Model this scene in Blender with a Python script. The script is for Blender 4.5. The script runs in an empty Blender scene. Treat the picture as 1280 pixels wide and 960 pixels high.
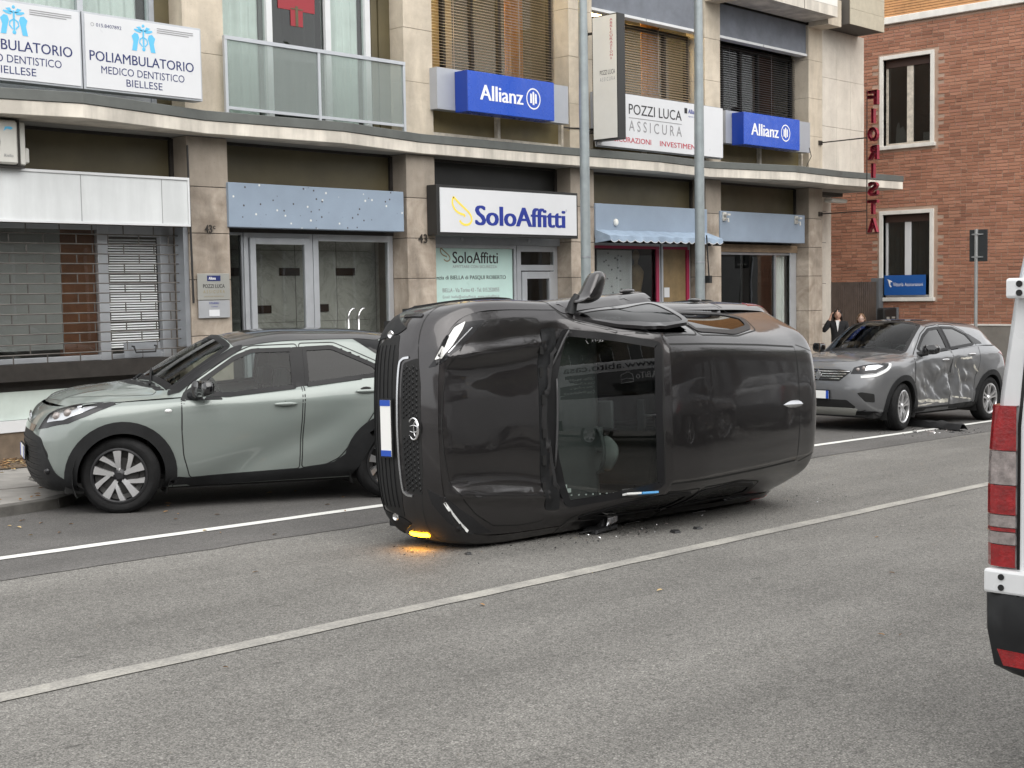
import bpy, bmesh, random
from math import sin, cos, tan, pi, radians, sqrt, atan2, hypot, floor
from mathutils import Vector, Matrix, geometry
from mathutils.bvhtree import BVHTree

SC = bpy.context.scene
COL = SC.collection
random.seed(7)

# ------------------------------------------------------------------ camera
F_PX = 1690.3
YAW, PITCH, ROLL = radians(43.43), radians(3.923), radians(-0.9423)
CAM_H = 1.70
SLOPE = -0.0213                      # the street falls gently to the right


def camera():
    fw = Vector((cos(PITCH) * cos(YAW), cos(PITCH) * sin(YAW), -sin(PITCH)))
    r = Vector((sin(YAW), -cos(YAW), 0))
    u = r.cross(fw)
    r2 = r * cos(ROLL) + u * sin(ROLL)
    u2 = -r * sin(ROLL) + u * cos(ROLL)
    cd = bpy.data.cameras.new('camera')
    co = bpy.data.objects.new('camera', cd)
    COL.objects.link(co)
    m = Matrix((r2, u2, -fw)).transposed().to_4x4()
    m.translation = (0, 0, CAM_H)
    co.matrix_world = m
    cd.sensor_width = 36
    cd.lens = 36 * F_PX / 1280
    cd.clip_start = 0.05
    cd.clip_end = 3000
    SC.camera = co


camera()

# ------------------------------------------------------------------ overcast daylight
SUN_EL, SUN_AZ = radians(53), radians(245)
world = bpy.data.worlds.new('World')
SC.world = world
world.use_nodes = True
wn = world.node_tree
bg = wn.nodes['Background']
sky = wn.nodes.new('ShaderNodeTexSky')
sky.sky_type = 'NISHITA'
sky.sun_disc = False
sky.sun_elevation = SUN_EL
sky.sun_rotation = pi / 2 - SUN_AZ
sky.air_density = 1.0
sky.dust_density = 1.5
sky.ozone_density = 1.0
hs = wn.nodes.new('ShaderNodeHueSaturation')
hs.inputs['Saturation'].default_value = 0.22
wn.links.new(sky.outputs[0], hs.inputs['Color'])
# closed cloud cover: a soft grey veil over the whole sky
cl = wn.nodes.new('ShaderNodeTexNoise')
cl.inputs['Scale'].default_value = 2.2
cl.inputs['Detail'].default_value = 5
tcw = wn.nodes.new('ShaderNodeTexCoord')
wn.links.new(tcw.outputs['Generated'], cl.inputs['Vector'])
cr = wn.nodes.new('ShaderNodeMapRange')
cr.inputs['From Min'].default_value, cr.inputs['From Max'].default_value = .3, .7
cr.inputs['To Min'].default_value, cr.inputs['To Max'].default_value = 5.6, 8.4
wn.links.new(cl.outputs[0], cr.inputs['Value'])
cm = wn.nodes.new('ShaderNodeMix')
cm.data_type = 'RGBA'
cm.inputs[0].default_value = .8
wn.links.new(hs.outputs[0], cm.inputs[6])
wn.links.new(cr.outputs[0], cm.inputs[7])
wn.links.new(cm.outputs[2], bg.inputs['Color'])
bg.inputs['Strength'].default_value = 0.13

sl = bpy.data.lights.new('sun', 'SUN')
sl.energy = 1.5
sl.angle = radians(75)
sl.color = (1.0, 0.97, 0.92)
so = bpy.data.objects.new('sun', sl)
COL.objects.link(so)
# direction the light travels (from the street side, high)
so.rotation_euler = Vector((0.24, 0.56, -0.80)).to_track_quat('-Z', 'Y').to_euler()

SC.view_settings.view_transform = 'Standard'
SC.view_settings.look = 'None'
SC.view_settings.exposure = 0.93
SC.view_settings.gamma = 1
SC.view_settings.use_curve_mapping = False
SC.render.engine = 'CYCLES'
SC.cycles.use_denoising = True
SC.cycles.max_bounces = 8
SC.cycles.transparent_max_bounces = 16
SC.cycles.sample_clamp_indirect = 6
# ================================================================== helpers
def local_m(o):
    return o.matrix_parent_inverse @ o.matrix_basis if o.parent else o.matrix_basis


def world_m(o):
    m = local_m(o)
    return world_m(o.parent) @ m if o.parent else m.copy()


def parent_keep(o, p):
    """parent o (built in world coordinates) to p without moving it"""
    o.parent = p
    o.matrix_parent_inverse = world_m(p).inverted()


def tag(o, label=None, cat=None, group=None, kind=None):
    if label: o['label'] = label
    if cat: o['category'] = cat
    if group: o['group'] = group
    if kind: o['kind'] = kind
    return o


def thing(name, label, cat, loc=(0, 0, 0), group=None):
    o = bpy.data.objects.new(name, None)
    o.empty_display_size = 0.2
    COL.objects.link(o)
    o.location = loc
    return tag(o, label, cat, group)


class MB:
    def __init__(s):
        s.v = []
        s.f = []
        s.m = []
        s.mi = 0

    def add(s, vs, fs):
        b = len(s.v)
        s.v += [tuple(p) for p in vs]
        for f in fs:
            s.f.append(tuple(b + i for i in f))
            s.m.append(s.mi)
        return s

    def box(s, x0, x1, y0, y1, z0, z1):
        return s.add([(x0, y0, z0), (x1, y0, z0), (x1, y1, z0), (x0, y1, z0), (x0, y0, z1), (x1, y0, z1), (x1, y1, z1), (x0, y1, z1)],
                     [(0, 3, 2, 1), (4, 5, 6, 7), (0, 1, 5, 4), (1, 2, 6, 5), (2, 3, 7, 6), (3, 0, 4, 7)])

    def quad(s, a, b, c, d):
        return s.add([a, b, c, d], [(0, 1, 2, 3)])

    def prism(s, poly, fn, d0, d1):
        """extrude a 2-D polygon; fn(a, b, d) gives the 3-D point"""
        n = len(poly)
        vs = [fn(a, b, d0) for a, b in poly] + [fn(a, b, d1) for a, b in poly]
        fs = [tuple(range(n - 1, -1, -1)), tuple(range(n, 2 * n))]
        fs += [(i, (i + 1) % n, n + (i + 1) % n, n + i) for i in range(n)]
        return s.add(vs, fs)

    def tube(s, pts, r, n=8, cap=True):
        pts = [Vector(p) for p in pts]
        rs = r if isinstance(r, (list, tuple)) else [r] * len(pts)
        rings = []
        up = None
        for i, p in enumerate(pts):
            t = (pts[min(i + 1, len(pts) - 1)] - pts[max(i - 1, 0)]).normalized()
            if up is None:
                up = Vector((0, 0, 1)) if abs(t.z) < .9 else Vector((1, 0, 0))
            a = t.cross(up).normalized()
            b = a.cross(t).normalized()
            up = b
            rings.append([p + (a * cos(2 * pi * k / n) + b * sin(2 * pi * k / n)) * rs[i] for k in range(n)])
        vs = [q for ring in rings for q in ring]
        fs = []
        for i in range(len(pts) - 1):
            for k in range(n):
                k2 = (k + 1) % n
                fs.append((i * n + k, (i + 1) * n + k, (i + 1) * n + k2, i * n + k2))
        if cap:
            fs.append(tuple(range(n)))
            fs.append(tuple(range(len(vs) - 1, len(vs) - n - 1, -1)))
        return s.add(vs, fs)

    def lathe(s, prof, n=24, fn=lambda r, a, h: (r * cos(a), r * sin(a), h), closed=False):
        vs = []
        for r, h in prof:
            vs += [fn(r, 2 * pi * k / n, h) for k in range(n)]
        fs = []
        m = len(prof)
        for i in range(m if closed else m - 1):
            for k in range(n):
                k2 = (k + 1) % n
                j = (i + 1) % m
                fs.append((i * n + k, i * n + k2, j * n + k2, j * n + k))
        return s.add(vs, fs)

    def ball(s, c, r, n=12, m=8):
        rx, ry, rz = r if isinstance(r, (tuple, list)) else (r, r, r)
        vs = []
        for i in range(m + 1):
            t = pi * i / m
            for k in range(n):
                a = 2 * pi * k / n
                vs.append((c[0] + rx * sin(t) * cos(a), c[1] + ry * sin(t) * sin(a), c[2] + rz * cos(t)))
        fs = []
        for i in range(m):
            for k in range(n):
                k2 = (k + 1) % n
                fs.append((i * n + k, (i + 1) * n + k, (i + 1) * n + k2, i * n + k2))
        return s.add(vs, fs)

    def grid(s, rows):
        n = len(rows[0])
        b = [p for r in rows for p in r]
        fs = [(i * n + k, i * n + k + 1, (i + 1) * n + k + 1, (i + 1) * n + k) for i in range(len(rows) - 1) for k in range(n - 1)]
        return s.add(b, fs)

    def tf(s, fn, start=0):
        for i in range(start, len(s.v)):
            s.v[i] = tuple(fn(*s.v[i]))
        return s

    def build(s, name, mat, parent=None, world=False, smooth=False, bevel=0, fix=False, seg=2):
        me = bpy.data.meshes.new(name)
        me.from_pydata(s.v, [], s.f)
        mats = mat if isinstance(mat, (list, tuple)) else [mat]
        for m in mats:
            me.materials.append(m)
        if len(mats) > 1:
            me.polygons.foreach_set('material_index', s.m)
        if fix or smooth:
            bm = bmesh.new()
            bm.from_mesh(me)
            if fix:
                bmesh.ops.remove_doubles(bm, verts=bm.verts, dist=1e-4)
                bmesh.ops.recalc_face_normals(bm, faces=bm.faces)
            bm.to_mesh(me)
            bm.free()
        if smooth is True:
            me.shade_smooth()
        elif smooth:
            me.shade_smooth()
            me.set_sharp_from_angle(angle=radians(smooth))
        me.update()
        o = bpy.data.objects.new(name, me)
        COL.objects.link(o)
        if bevel:
            md = o.modifiers.new('bevel', 'BEVEL')
            md.width = bevel
            md.segments = seg
            md.limit_method = 'ANGLE'
        if parent is not None:
            if world:
                parent_keep(o, parent)
            else:
                o.parent = parent
        return o


def W(mb, name, mat, parent=None, **k):
    """build in world coordinates"""
    return mb.build(name, mat, parent, world=True, **k)


def share(o, name, parent, fn=None):
    """another object on the same mesh data"""
    c = bpy.data.objects.new(name, o.data)
    COL.objects.link(c)
    c.parent = parent
    return c


def copy_tree(o, parent=None):
    c = o.copy()
    COL.objects.link(c)
    c.parent = parent
    for ch in list(o.children):
        copy_tree(ch, c)
    return c


# ------------------------------------------------------------------ text
def text_mesh(s, bold=0.0, spacing=1.0):
    cu = bpy.data.curves.new('lettering', 'FONT')
    cu.body = s
    cu.offset = bold
    cu.space_character = spacing
    cu.resolution_u = 3
    ob = bpy.data.objects.new('lettering', cu)
    COL.objects.link(ob)
    dg = bpy.context.evaluated_depsgraph_get()
    dg.update()
    me = bpy.data.meshes.new_from_object(ob.evaluated_get(dg))
    vs = [v.co.copy() for v in me.vertices]
    fs = [tuple(p.vertices) for p in me.polygons]
    bpy.data.objects.remove(ob)
    bpy.data.curves.remove(cu)
    bpy.data.meshes.remove(me)
    return vs, fs


def letters(mb, s, org, ux, uz, w, h, bold=0.0, spacing=1.0, depth=0.0, keep=False, align=0):
    """fit the words s into a w x h box standing on org, along ux (right) and uz (up)"""
    multi = bold if not depth else 0
    vs, fs = text_mesh(s, 0 if not depth else bold, spacing)
    if not vs:
        return mb
    x0 = min(v.x for v in vs); x1 = max(v.x for v in vs)
    y0 = min(v.y for v in vs); y1 = max(v.y for v in vs)
    sx, sy = w / (x1 - x0), h / (y1 - y0)
    if keep:
        sx = min(sx, sy) if keep == 1 else sy
    org, ux, uz = Vector(org), Vector(ux), Vector(uz)
    n = ux.cross(uz)
    pts = [org + ux * ((v.x - x0) * sx) + uz * ((v.y - y0) * sy) for v in vs]
    if not depth:
        if not multi:
            return mb.add(pts, fs)
        m = max(1, int(abs(multi) / .012) + 1)
        for i in range(-m, m + 1):
            mb.add([p + ux * (multi * sy * .75 * i / m) + n * (.00025 * i) for p in pts], fs)
        return mb
    k = len(pts)
    ed = {}
    for f in fs:
        for i in range(len(f)):
            e = (f[i], f[(i + 1) % len(f)])
            ed[e] = 1
    out = list(fs_shift for fs_shift in fs)
    allp = [p + n * depth for p in pts] + pts
    ff = [tuple(f) for f in fs]
    for (a, b) in ed:
        if (b, a) not in ed:
            ff.append((a, a + k, b + k, b))
    return mb.add(allp, ff)


# ------------------------------------------------------------------ materials
def _nt(name):
    m = bpy.data.materials.new(name)
    m.use_nodes = True
    nt = m.node_tree
    return m, nt, nt.nodes['Principled BSDF']


def nd(nt, t, **k):
    n = nt.nodes.new(t)
    for a, b in k.items():
        if a in n.inputs:
            n.inputs[a].default_value = b
        else:
            setattr(n, a, b)
    return n


def ramp(nt, src, stops):
    r = nt.nodes.new('ShaderNodeValToRGB')
    e = r.color_ramp.elements
    while len(e) < len(stops):
        e.new(0.5)
    for i, (p, c) in enumerate(stops):
        e[i].position = p
        e[i].color = (*c, 1) if isinstance(c, (tuple, list)) else (c, c, c, 1)
    nt.links.new(src, r.inputs[0])
    return r.outputs[0]


def coords(nt, scale=(1, 1, 1), kind='Object'):
    tc = nt.nodes.new('ShaderNodeTexCoord')
    mp = nt.nodes.new('ShaderNodeMapping')
    mp.inputs['Scale'].default_value = scale
    nt.links.new(tc.outputs[kind], mp.inputs[0])
    return mp.outputs[0]


def noise(nt, vec, scale, detail=4, rough=.55, dist=0):
    n = nt.nodes.new('ShaderNodeTexNoise')
    n.inputs['Scale'].default_value = scale
    n.inputs['Detail'].default_value = detail
    n.inputs['Roughness'].default_value = rough
    n.inputs['Distortion'].default_value = dist
    nt.links.new(vec, n.inputs['Vector'])
    return n.outputs[0]


def mixc(nt, fac, a, b, mode='MIX'):
    m = nt.nodes.new('ShaderNodeMix')
    m.data_type = 'RGBA'
    m.blend_type = mode
    for sock, v in ((m.inputs[0], fac), (m.inputs[6], a), (m.inputs[7], b)):
        if isinstance(v, bpy.types.NodeSocket):
            nt.links.new(v, sock)
        elif isinstance(v, (tuple, list)):
            sock.default_value = (*v, 1)
        else:
            sock.default_value = v
    return m.outputs[2]


def bumpn(nt, h, strength=.3, dist=.01):
    b = nt.nodes.new('ShaderNodeBump')
    b.inputs['Strength'].default_value = strength
    b.inputs['Distance'].default_value = dist
    nt.links.new(h, b.inputs['Height'])
    return b.outputs[0]


def mat(name, col, rough=.6, metal=0, coat=0, var=0, vs=3, bump=0, bs=60, spec=.5, emit=0, streak=0):
    m, nt, p = _nt(name)
    p.inputs['Base Color'].default_value = (*col, 1)
    p.inputs['Roughness'].default_value = rough
    p.inputs['Metallic'].default_value = metal
    p.inputs['Coat Weight'].default_value = coat
    p.inputs['Coat Roughness'].default_value = .03
    p.inputs['Specular IOR Level'].default_value = spec
    if emit:
        p.inputs['Emission Color'].default_value = (*col, 1)
        p.inputs['Emission Strength'].default_value = emit
    v = coords(nt)
    c = None
    if var:
        n = noise(nt, v, vs, 6, .62)
        lo = tuple(x * (1 - var) for x in col)
        hi = tuple(min(1, x * (1 + var * .7)) for x in col)
        c = ramp(nt, n, [(.28, lo), (.72, hi)])
    if streak:
        v2 = coords(nt, (1.8, 1.8, .22))
        n2 = noise(nt, v2, 2.2, 5, .6)
        k = ramp(nt, n2, [(.38, 1 - streak), (.62, 1.0)])
        c = mixc(nt, 1.0, c if c is not None else col, k, 'MULTIPLY')
    if c is not None:
        nt.links.new(c, p.inputs['Base Color'])
        rr = ramp(nt, noise(nt, v, vs * 2.3, 4), [(.3, max(0, rough - .08)), (.7, min(1, rough + .08))])
        nt.links.new(rr, p.inputs['Roughness'])
    if bump:
        nt.links.new(bumpn(nt, noise(nt, v, bs, 5, .6), bump, .004), p.inputs['Normal'])
    return m


def glass(name, tint=(.5, .55, .55), ior=1.5, rough=0.0, boost=1.0, wav=0.0):
    m = bpy.data.materials.new(name)
    m.use_nodes = True
    nt = m.node_tree
    nt.nodes.remove(nt.nodes['Principled BSDF'])
    out = nt.nodes['Material Output']
    t = nd(nt, 'ShaderNodeBsdfTransparent', Color=(*tint, 1))
    g = nd(nt, 'ShaderNodeBsdfGlossy', Color=(1, 1, 1, 1), Roughness=rough)
    fr = nd(nt, 'ShaderNodeFresnel', IOR=ior)
    # a thin pane: the same reflectance from either side
    ge = nt.nodes.new('ShaderNodeNewGeometry')
    ma = nd(nt, 'ShaderNodeMath', operation='MULTIPLY_ADD')
    nt.links.new(ge.outputs['Backfacing'], ma.inputs[0])
    ma.inputs[1].default_value = 1 / ior - ior
    ma.inputs[2].default_value = ior
    nt.links.new(ma.outputs[0], fr.inputs['IOR'])
    mx = nt.nodes.new('ShaderNodeMixShader')
    if wav:
        v = coords(nt)
        b = bumpn(nt, noise(nt, v, 1.3, 2), wav, .05)
        nt.links.new(b, g.inputs['Normal'])
    f = fr.outputs[0]
    if boost != 1:
        mu = nd(nt, 'ShaderNodeMath', operation='MULTIPLY')
        mu.use_clamp = True
        nt.links.new(f, mu.inputs[0])
        mu.inputs[1].default_value = boost
        f = mu.outputs[0]
    nt.links.new(f, mx.inputs[0])
    nt.links.new(t.outputs[0], mx.inputs[1])
    nt.links.new(g.outputs[0], mx.inputs[2])
    nt.links.new(mx.outputs[0], out.inputs['Surface'])
    return m


def paint(name, col, metal=.35, rough=.38, dirt=.12, flake=.06):
    """car paint: flaked base under clear coat, with road dust"""
    m, nt, p = _nt(name)
    v = coords(nt)
    n = noise(nt, v, 2.1, 6, .6)
    d = ramp(nt, n, [(.35, 0.0), (.75, dirt)])
    c = mixc(nt, d, col, (.32, .30, .27))
    fl = noise(nt, v, 900, 1)
    c = mixc(nt, flake, c, ramp(nt, fl, [(.35, (.0, .0, .0)), (.65, (.9, .9, .9))]))
    nt.links.new(c, p.inputs['Base Color'])
    p.inputs['Metallic'].default_value = metal
    p.inputs['Roughness'].default_value = rough
    p.inputs['Specular IOR Level'].default_value = .2
    p.inputs['Coat Weight'].default_value = 1
    p.inputs['Coat IOR'].default_value = 1.5
    cr = ramp(nt, noise(nt, v, 5, 5), [(.3, .02), (.8, .09)])
    nt.links.new(cr, p.inputs['Coat Roughness'])
    # orange peel
    nt.links.new(bumpn(nt, noise(nt, v, 3.0, 2), .05, .02), p.inputs['Coat Normal'])
    return m


MT = {}
def mk(name, *a, **k):
    MT[name] = mat(name, *a, **k)
    return MT[name]

mk('black_plastic', (.010, .0105, .0115), .5, var=.3, vs=8, spec=.3)
mk('cladding', (.014, .0145, .0155), .58, spec=.3, var=.35, vs=6, bump=.15, bs=400)
mk('gloss_black', (.008, .008, .009), .12, coat=1)
mk('rubber', (.011, .011, .0115), .8, spec=.25, var=.4, vs=12, bump=.2, bs=120)
mk('seal', (.006, .006, .006), .7)
mk('chrome', (.75, .75, .76), .12, metal=1)
mk('alu_rim', (.74, .74, .75), .28, metal=.85)
mk('frame_dark', (.010, .010, .011), .42, spec=.25)
mk('dark_rim', (.03, .03, .032), .35, metal=.4)
mk('brake_disc', (.022, .021, .02), .5, metal=.3, var=.3)
mk('interior_dark', (.018, .018, .019), .8, var=.3)
mk('interior_grey', (.05, .052, .052), .8, var=.2)
mk('seat_fabric', (.035, .035, .037), .9, var=.3, bump=.2, bs=300)
mk('underbody', (.012, .012, .012), .9)
mk('white_plastic', (.72, .73, .72), .4)
mk('airbag', (.16, .165, .16), .9, var=.1, vs=12)
mk('paper_blue', (.12, .38, .72), .5)
mk('plate_white', (.80, .80, .78), .45)
mk('plate_blue', (.01, .07, .42), .45)
mk('amber_lit', (1.0, .40, .006), .3, emit=26)
mk('lamp_glow', (.80, .80, .78), .25, coat=1, var=.15, vs=30)
mk('lamp_inner', (.55, .56, .58), .25, metal=1)
mk('lamp_dark', (.03, .03, .032), .25, metal=.5)
MT['lamp_lens'] = glass('lamp_lens', (.85, .87, .88), 1.5)
MT['auto_glass'] = glass('auto_glass', (.58, .64, .62), 1.34)
MT['tint_glass'] = glass('tint_glass', (.06, .06, .065), 1.42)
MT['screen_glass'] = glass('screen_glass', (.60, .66, .64), 1.62)
mk('red_lamp', (.26, .004, .007), .16, coat=1, var=.45, vs=26, bump=.5, bs=70)
mk('wiper_grey', (.05, .05, .052), .5)
mk('sign_red', (.25, .018, .036), .5, var=.3, vs=7)
mk('clear_lamp', (.27, .235, .225), .2, coat=1, var=.5, vs=30, bump=.5, bs=80)
# ================================================================== car builder
import numpy as np


def pchip(Y, t, q):
    """shape-preserving cubic through rows Y at parameters t, sampled at q"""
    Y = np.asarray(Y, float); t = np.asarray(t, float); q = np.asarray(q, float)
    n = len(t)
    h = np.diff(t)
    sh = (n - 1,) + (1,) * (Y.ndim - 1)
    dl = np.diff(Y, axis=0) / h.reshape(sh)
    d = np.zeros_like(Y)
    if n == 2:
        d[:] = dl[0]
    else:
        for i in range(1, n - 1):
            w1, w2 = 2 * h[i] + h[i - 1], h[i] + 2 * h[i - 1]
            a, b = dl[i - 1], dl[i]
            with np.errstate(divide='ignore', invalid='ignore'):
                v = (w1 + w2) / (w1 / a + w2 / b)
            d[i] = np.where(a * b > 0, v, 0)
        d[0] = dl[0]
        d[-1] = dl[-1]
    k = np.clip(np.searchsorted(t, q, 'right') - 1, 0, n - 2)
    s = (q - t[k]) / h[k]
    s = s.reshape((-1,) + (1,) * (Y.ndim - 1))
    hh = h[k].reshape(s.shape)
    return ((1 + 2 * s) * (1 - s) ** 2 * Y[k] + s * (1 - s) ** 2 * hh * d[k] + s * s * (3 - 2 * s) * Y[k + 1] + s * s * (s - 1) * hh * d[k + 1])


def resample(A, axis, step):
    A = np.asarray(A, float)
    B = np.moveaxis(A, axis, 0)
    ch = np.linalg.norm(np.diff(B, axis=0), axis=-1)
    ch = ch.reshape(len(ch), -1).mean(axis=1)
    t = np.concatenate([[0], np.cumsum(np.maximum(ch, .004))])
    n = max(4, int(round(t[-1] / step)))
    # keep the control rows themselves among the samples
    q = []
    for a, b in zip(t[:-1], t[1:]):
        m = max(1, int(round((b - a) / step)))
        q += list(np.linspace(a, b, m, endpoint=False))
    q.append(t[-1])
    return np.moveaxis(pchip(B, t, q), 0, axis)


def lerp_tab(tab, x):
    xs = [a for a, _ in tab]; ys = [b for _, b in tab]
    return float(np.interp(x, xs, ys))


def rp(pts, r=.03, n=4):
    """round the corners of a closed polygon"""
    P = [Vector(p) for p in pts]
    out = []
    m = len(P)
    for i in range(m):
        a, b, c = P[i - 1], P[i], P[(i + 1) % m]
        ra = min(r, (a - b).length * .45); rc = min(r, (c - b).length * .45)
        s = b + (a - b).normalized() * ra
        e = b + (c - b).normalized() * rc
        for k in range(n + 1):
            u = k / n
            out.append((s * (1 - u) ** 2 + b * 2 * u * (1 - u) + e * u * u))
    return out


def smooth_loop(pts, n=6):
    P = [Vector(p) for p in pts]
    m = len(P)
    out = []
    for i in range(m):
        p0, p1, p2, p3 = P[i - 1], P[i], P[(i + 1) % m], P[(i + 2) % m]
        for k in range(n):
            t = k / n
            out.append(.5 * ((2 * p1) + (p2 - p0) * t + (2 * p0 - 5 * p1 + 4 * p2 - p3) * t * t + (3 * p1 - p0 - 3 * p2 + p3) * t ** 3))
    return out


def smooth_line(pts, n=6):
    P = [Vector(p) for p in pts]
    P = [P[0] * 2 - P[1]] + P + [P[-1] * 2 - P[-2]]
    out = []
    for i in range(1, len(P) - 2):
        p0, p1, p2, p3 = P[i - 1:i + 3]
        for k in range(n):
            t = k / n
            out.append(.5 * ((2 * p1) + (p2 - p0) * t + (2 * p0 - 5 * p1 + 4 * p2 - p3) * t * t + (3 * p1 - p0 - 3 * p2 + p3) * t ** 3))
    out.append(P[-2])
    return out


def inside2(poly, x, y):
    c = False
    j = len(poly) - 1
    for i in range(len(poly)):
        xi, yi = poly[i]; xj, yj = poly[j]
        if (yi > y) != (yj > y) and x < (xj - xi) * (y - yi) / (yj - yi) + xi:
            c = not c
        j = i
    return c


def densify(P, res):
    out = []
    for i in range(len(P)):
        a, b = P[i], P[(i + 1) % len(P)]
        n = max(1, int((b - a).length / res))
        for k in range(n):
            out.append(a.lerp(b, k / n))
    return out


class Body:
    """a car shell: a wrapped skirt (bumpers and flanks) and a top (bonnet, glasshouse, roof)"""

    def __init__(s, skirt, top, step=.028):
        s.skirt = resample(resample(skirt, 1, step), 0, step)     # levels x stations
        s.top = resample(resample(top, 0, step), 1, step)
        s.disp = None
        s.holes = []

    def fair(s, x0, x1, ymax, flat=1.0):
        """make the windscreen one smooth doubly curved sheet (least squares)"""
        A = s.top
        lo = lambda y: x0 + .16 * (y / ymax) ** 2
        sel = [(i, k) for i in range(A.shape[0]) for k in range(A.shape[1]) if lo(A[i, k, 1]) - .01 <= A[i, k, 0] <= x1 + .06 * (A[i, k, 1] / ymax) ** 2 + .01 and A[i, k, 1] <= ymax]
        f = lambda x, y: np.array([1, x, x * x, y * y, x * y * y, y ** 4])
        M_ = np.array([f(A[i, k, 0], A[i, k, 1]) for i, k in sel])
        c, *_ = np.linalg.lstsq(M_, np.array([A[i, k, 2] for i, k in sel]), rcond=None)
        Y2 = ymax * ymax; g = 1 - flat
        c[0] += g * (c[3] * Y2 + c[5] * Y2 * Y2); c[1] += g * c[4] * Y2
        c[3:] *= flat
        for i, k in sel:
            A[i, k, 2] = f(A[i, k, 0], A[i, k, 1]) @ c

    def finish(s, disp=None):
        if disp:
            for A in (s.skirt, s.top):
                for i in range(A.shape[0]):
                    for k in range(A.shape[1]):
                        A[i, k] = disp(*A[i, k])
        vs, fs = [], []
        s.top_faces = set()
        for A, istop in ((s.skirt, 0), (s.top, 1)):
            n, m = A.shape[:2]
            for sg in (-1, 1):
                b = len(vs)
                for p in A.reshape(-1, 3):
                    vs.append(Vector((p[0], sg * p[1], p[2])))
                for i in range(n - 1):
                    for k in range(m - 1):
                        f = (b + i * m + k, b + i * m + k + 1, b + (i + 1) * m + k + 1, b + (i + 1) * m + k)
                        if istop: s.top_faces.add(len(fs))
                        fs.append(f)
        s.vs, s.fs = vs, fs
        s.bvh = BVHTree.FromPolygons(vs, fs)

    # ---- holes: (polygon in 3-D, direction of view)
    def hole(s, pts, d):
        d, a, b = s.basis(d)
        P = [Vector(p) for p in pts]
        s.holes.append(([(p.dot(a), p.dot(b)) for p in P], d, a, b))

    def hole_circle(s, cx, cz, r, sides=(-1, 1)):
        for sg in sides:
            pts = [(cx + r * cos(2 * pi * k / 40), sg, cz + r * sin(2 * pi * k / 40)) for k in range(40)]
            s.hole(pts, (0, -sg, 0))

    def basis(s, d):
        d = Vector(d).normalized()
        up = Vector((0, 0, 1)) if abs(d.z) < .8 else Vector((1, 0, 0))
        a = d.cross(up).normalized()
        b = a.cross(d).normalized()
        return d, a, b

    def build(s, root, mat, lining=None):
        keep = []
        for fi, f in enumerate(s.fs):
            c = sum((s.vs[i] for i in f), Vector()) / 4
            nrm = (s.vs[f[2]] - s.vs[f[0]]).cross(s.vs[f[3]] - s.vs[f[1]])
            cut = False
            for poly, d, a, b in s.holes:
                if abs(d.y) > .9:
                    if c.y * d.y > -.1: continue          # other side of the car
                elif d.z < -.3 and c.z < .5: continue
                elif d.x > .9 and c.x > 2: continue
                elif d.x < -.9 and c.x < 2: continue
                if inside2(poly, c.dot(a), c.dot(b)):
                    cut = True
                    break
            if not cut: keep.append(fi)
        mb = MB()
        mb.v = [tuple(v) for v in s.vs]
        mb.f = [s.fs[i] for i in keep]
        mb.m = [0] * len(mb.f)
        o = mb.build('body', mat, root, smooth=48, fix=True)
        if lining:
            nv = [Vector() for _ in s.vs]
            for f in s.fs:
                n = (s.vs[f[2]] - s.vs[f[0]]).cross(s.vs[f[3]] - s.vs[f[1]])
                for i in f: nv[i] += n
            mb = MB()
            c0 = Vector((2.0, 0, .8))
            vv = []
            for v, n in zip(s.vs, nv):
                n = n.normalized() if n.length > 1e-9 else Vector((0, 0, 1))
                if n.dot(v - c0) < 0: n = -n
                q = v - n * .022
                vv.append(tuple(q))
            mb.v = vv
            mb.f = [s.fs[i] for i in keep if i in s.top_faces and 1.0 < s.vs[s.fs[i][0]].x]
            mb.m = [0] * len(mb.f)
            bm_o = mb.build('cabin_lining', lining, root, smooth=True, fix=True)
        return o

    def cast(s, p, d):
        o = p - d * 6
        h = s.bvh.ray_cast(o, d)
        if h[0] is None:
            h = s.bvh.find_nearest(p)
        return h[0]

    def patch(s, name, pts, d, mat, root, off=.004, rim=.006, res=.035, label=None, fn=None):
        d, a, b = s.basis(d)
        P = densify([Vector(p) for p in pts], res)
        ctr = sum(P, Vector()) / len(P)
        w0 = ctr.dot(d)
        poly = [(p.dot(a), p.dot(b)) for p in P]
        xs = [p[0] for p in poly]; ys = [p[1] for p in poly]
        pts2 = [Vector(p) for p in poly]
        x = min(xs) + res * .5
        while x < max(xs):
            y = min(ys) + res * .5
            while y < max(ys):
                if inside2(poly, x, y) and min((x - px) ** 2 + (y - py) ** 2 for px, py in poly) > (res * .45) ** 2:
                    pts2.append(Vector((x, y)))
                y += res
            x += res
        n = len(poly)
        r = geometry.delaunay_2d_cdt(pts2, [(i, (i + 1) % n) for i in range(n)], [], 1, 1e-6)
        v2, _, f2 = r[0], r[1], r[2]
        out = []
        for q in v2:
            p = a * q.x + b * q.y + d * w0
            h = s.cast(p, d)
            o = h - d * off
            if fn: o = fn(o)
            out.append(o)
        mb = MB()
        fs = []
        for f in f2:
            nn = (v2[f[1]] - v2[f[0]]).cross(v2[f[2]] - v2[f[0]]) if len(f) > 2 else 0
            # a x b = -d?  orient against the view direction
            t = list(f)
            A, B_, C_ = out[t[0]], out[t[1]], out[t[2]]
            if (B_ - A).cross(C_ - A).dot(d) > 0: t.reverse()
            fs.append(tuple(t))
        mb.add(out, fs)
        if rim:
            ed = {}
            for f in fs:
                for i in range(len(f)):
                    ed[(f[i], f[(i + 1) % len(f)])] = 1
            for (i, j) in ed:
                if (j, i) not in ed:
                    A, B_ = out[i], out[j]
                    mb.add([A, B_, B_ + d * rim, A + d * rim], [(1, 0, 3, 2)])
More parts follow.
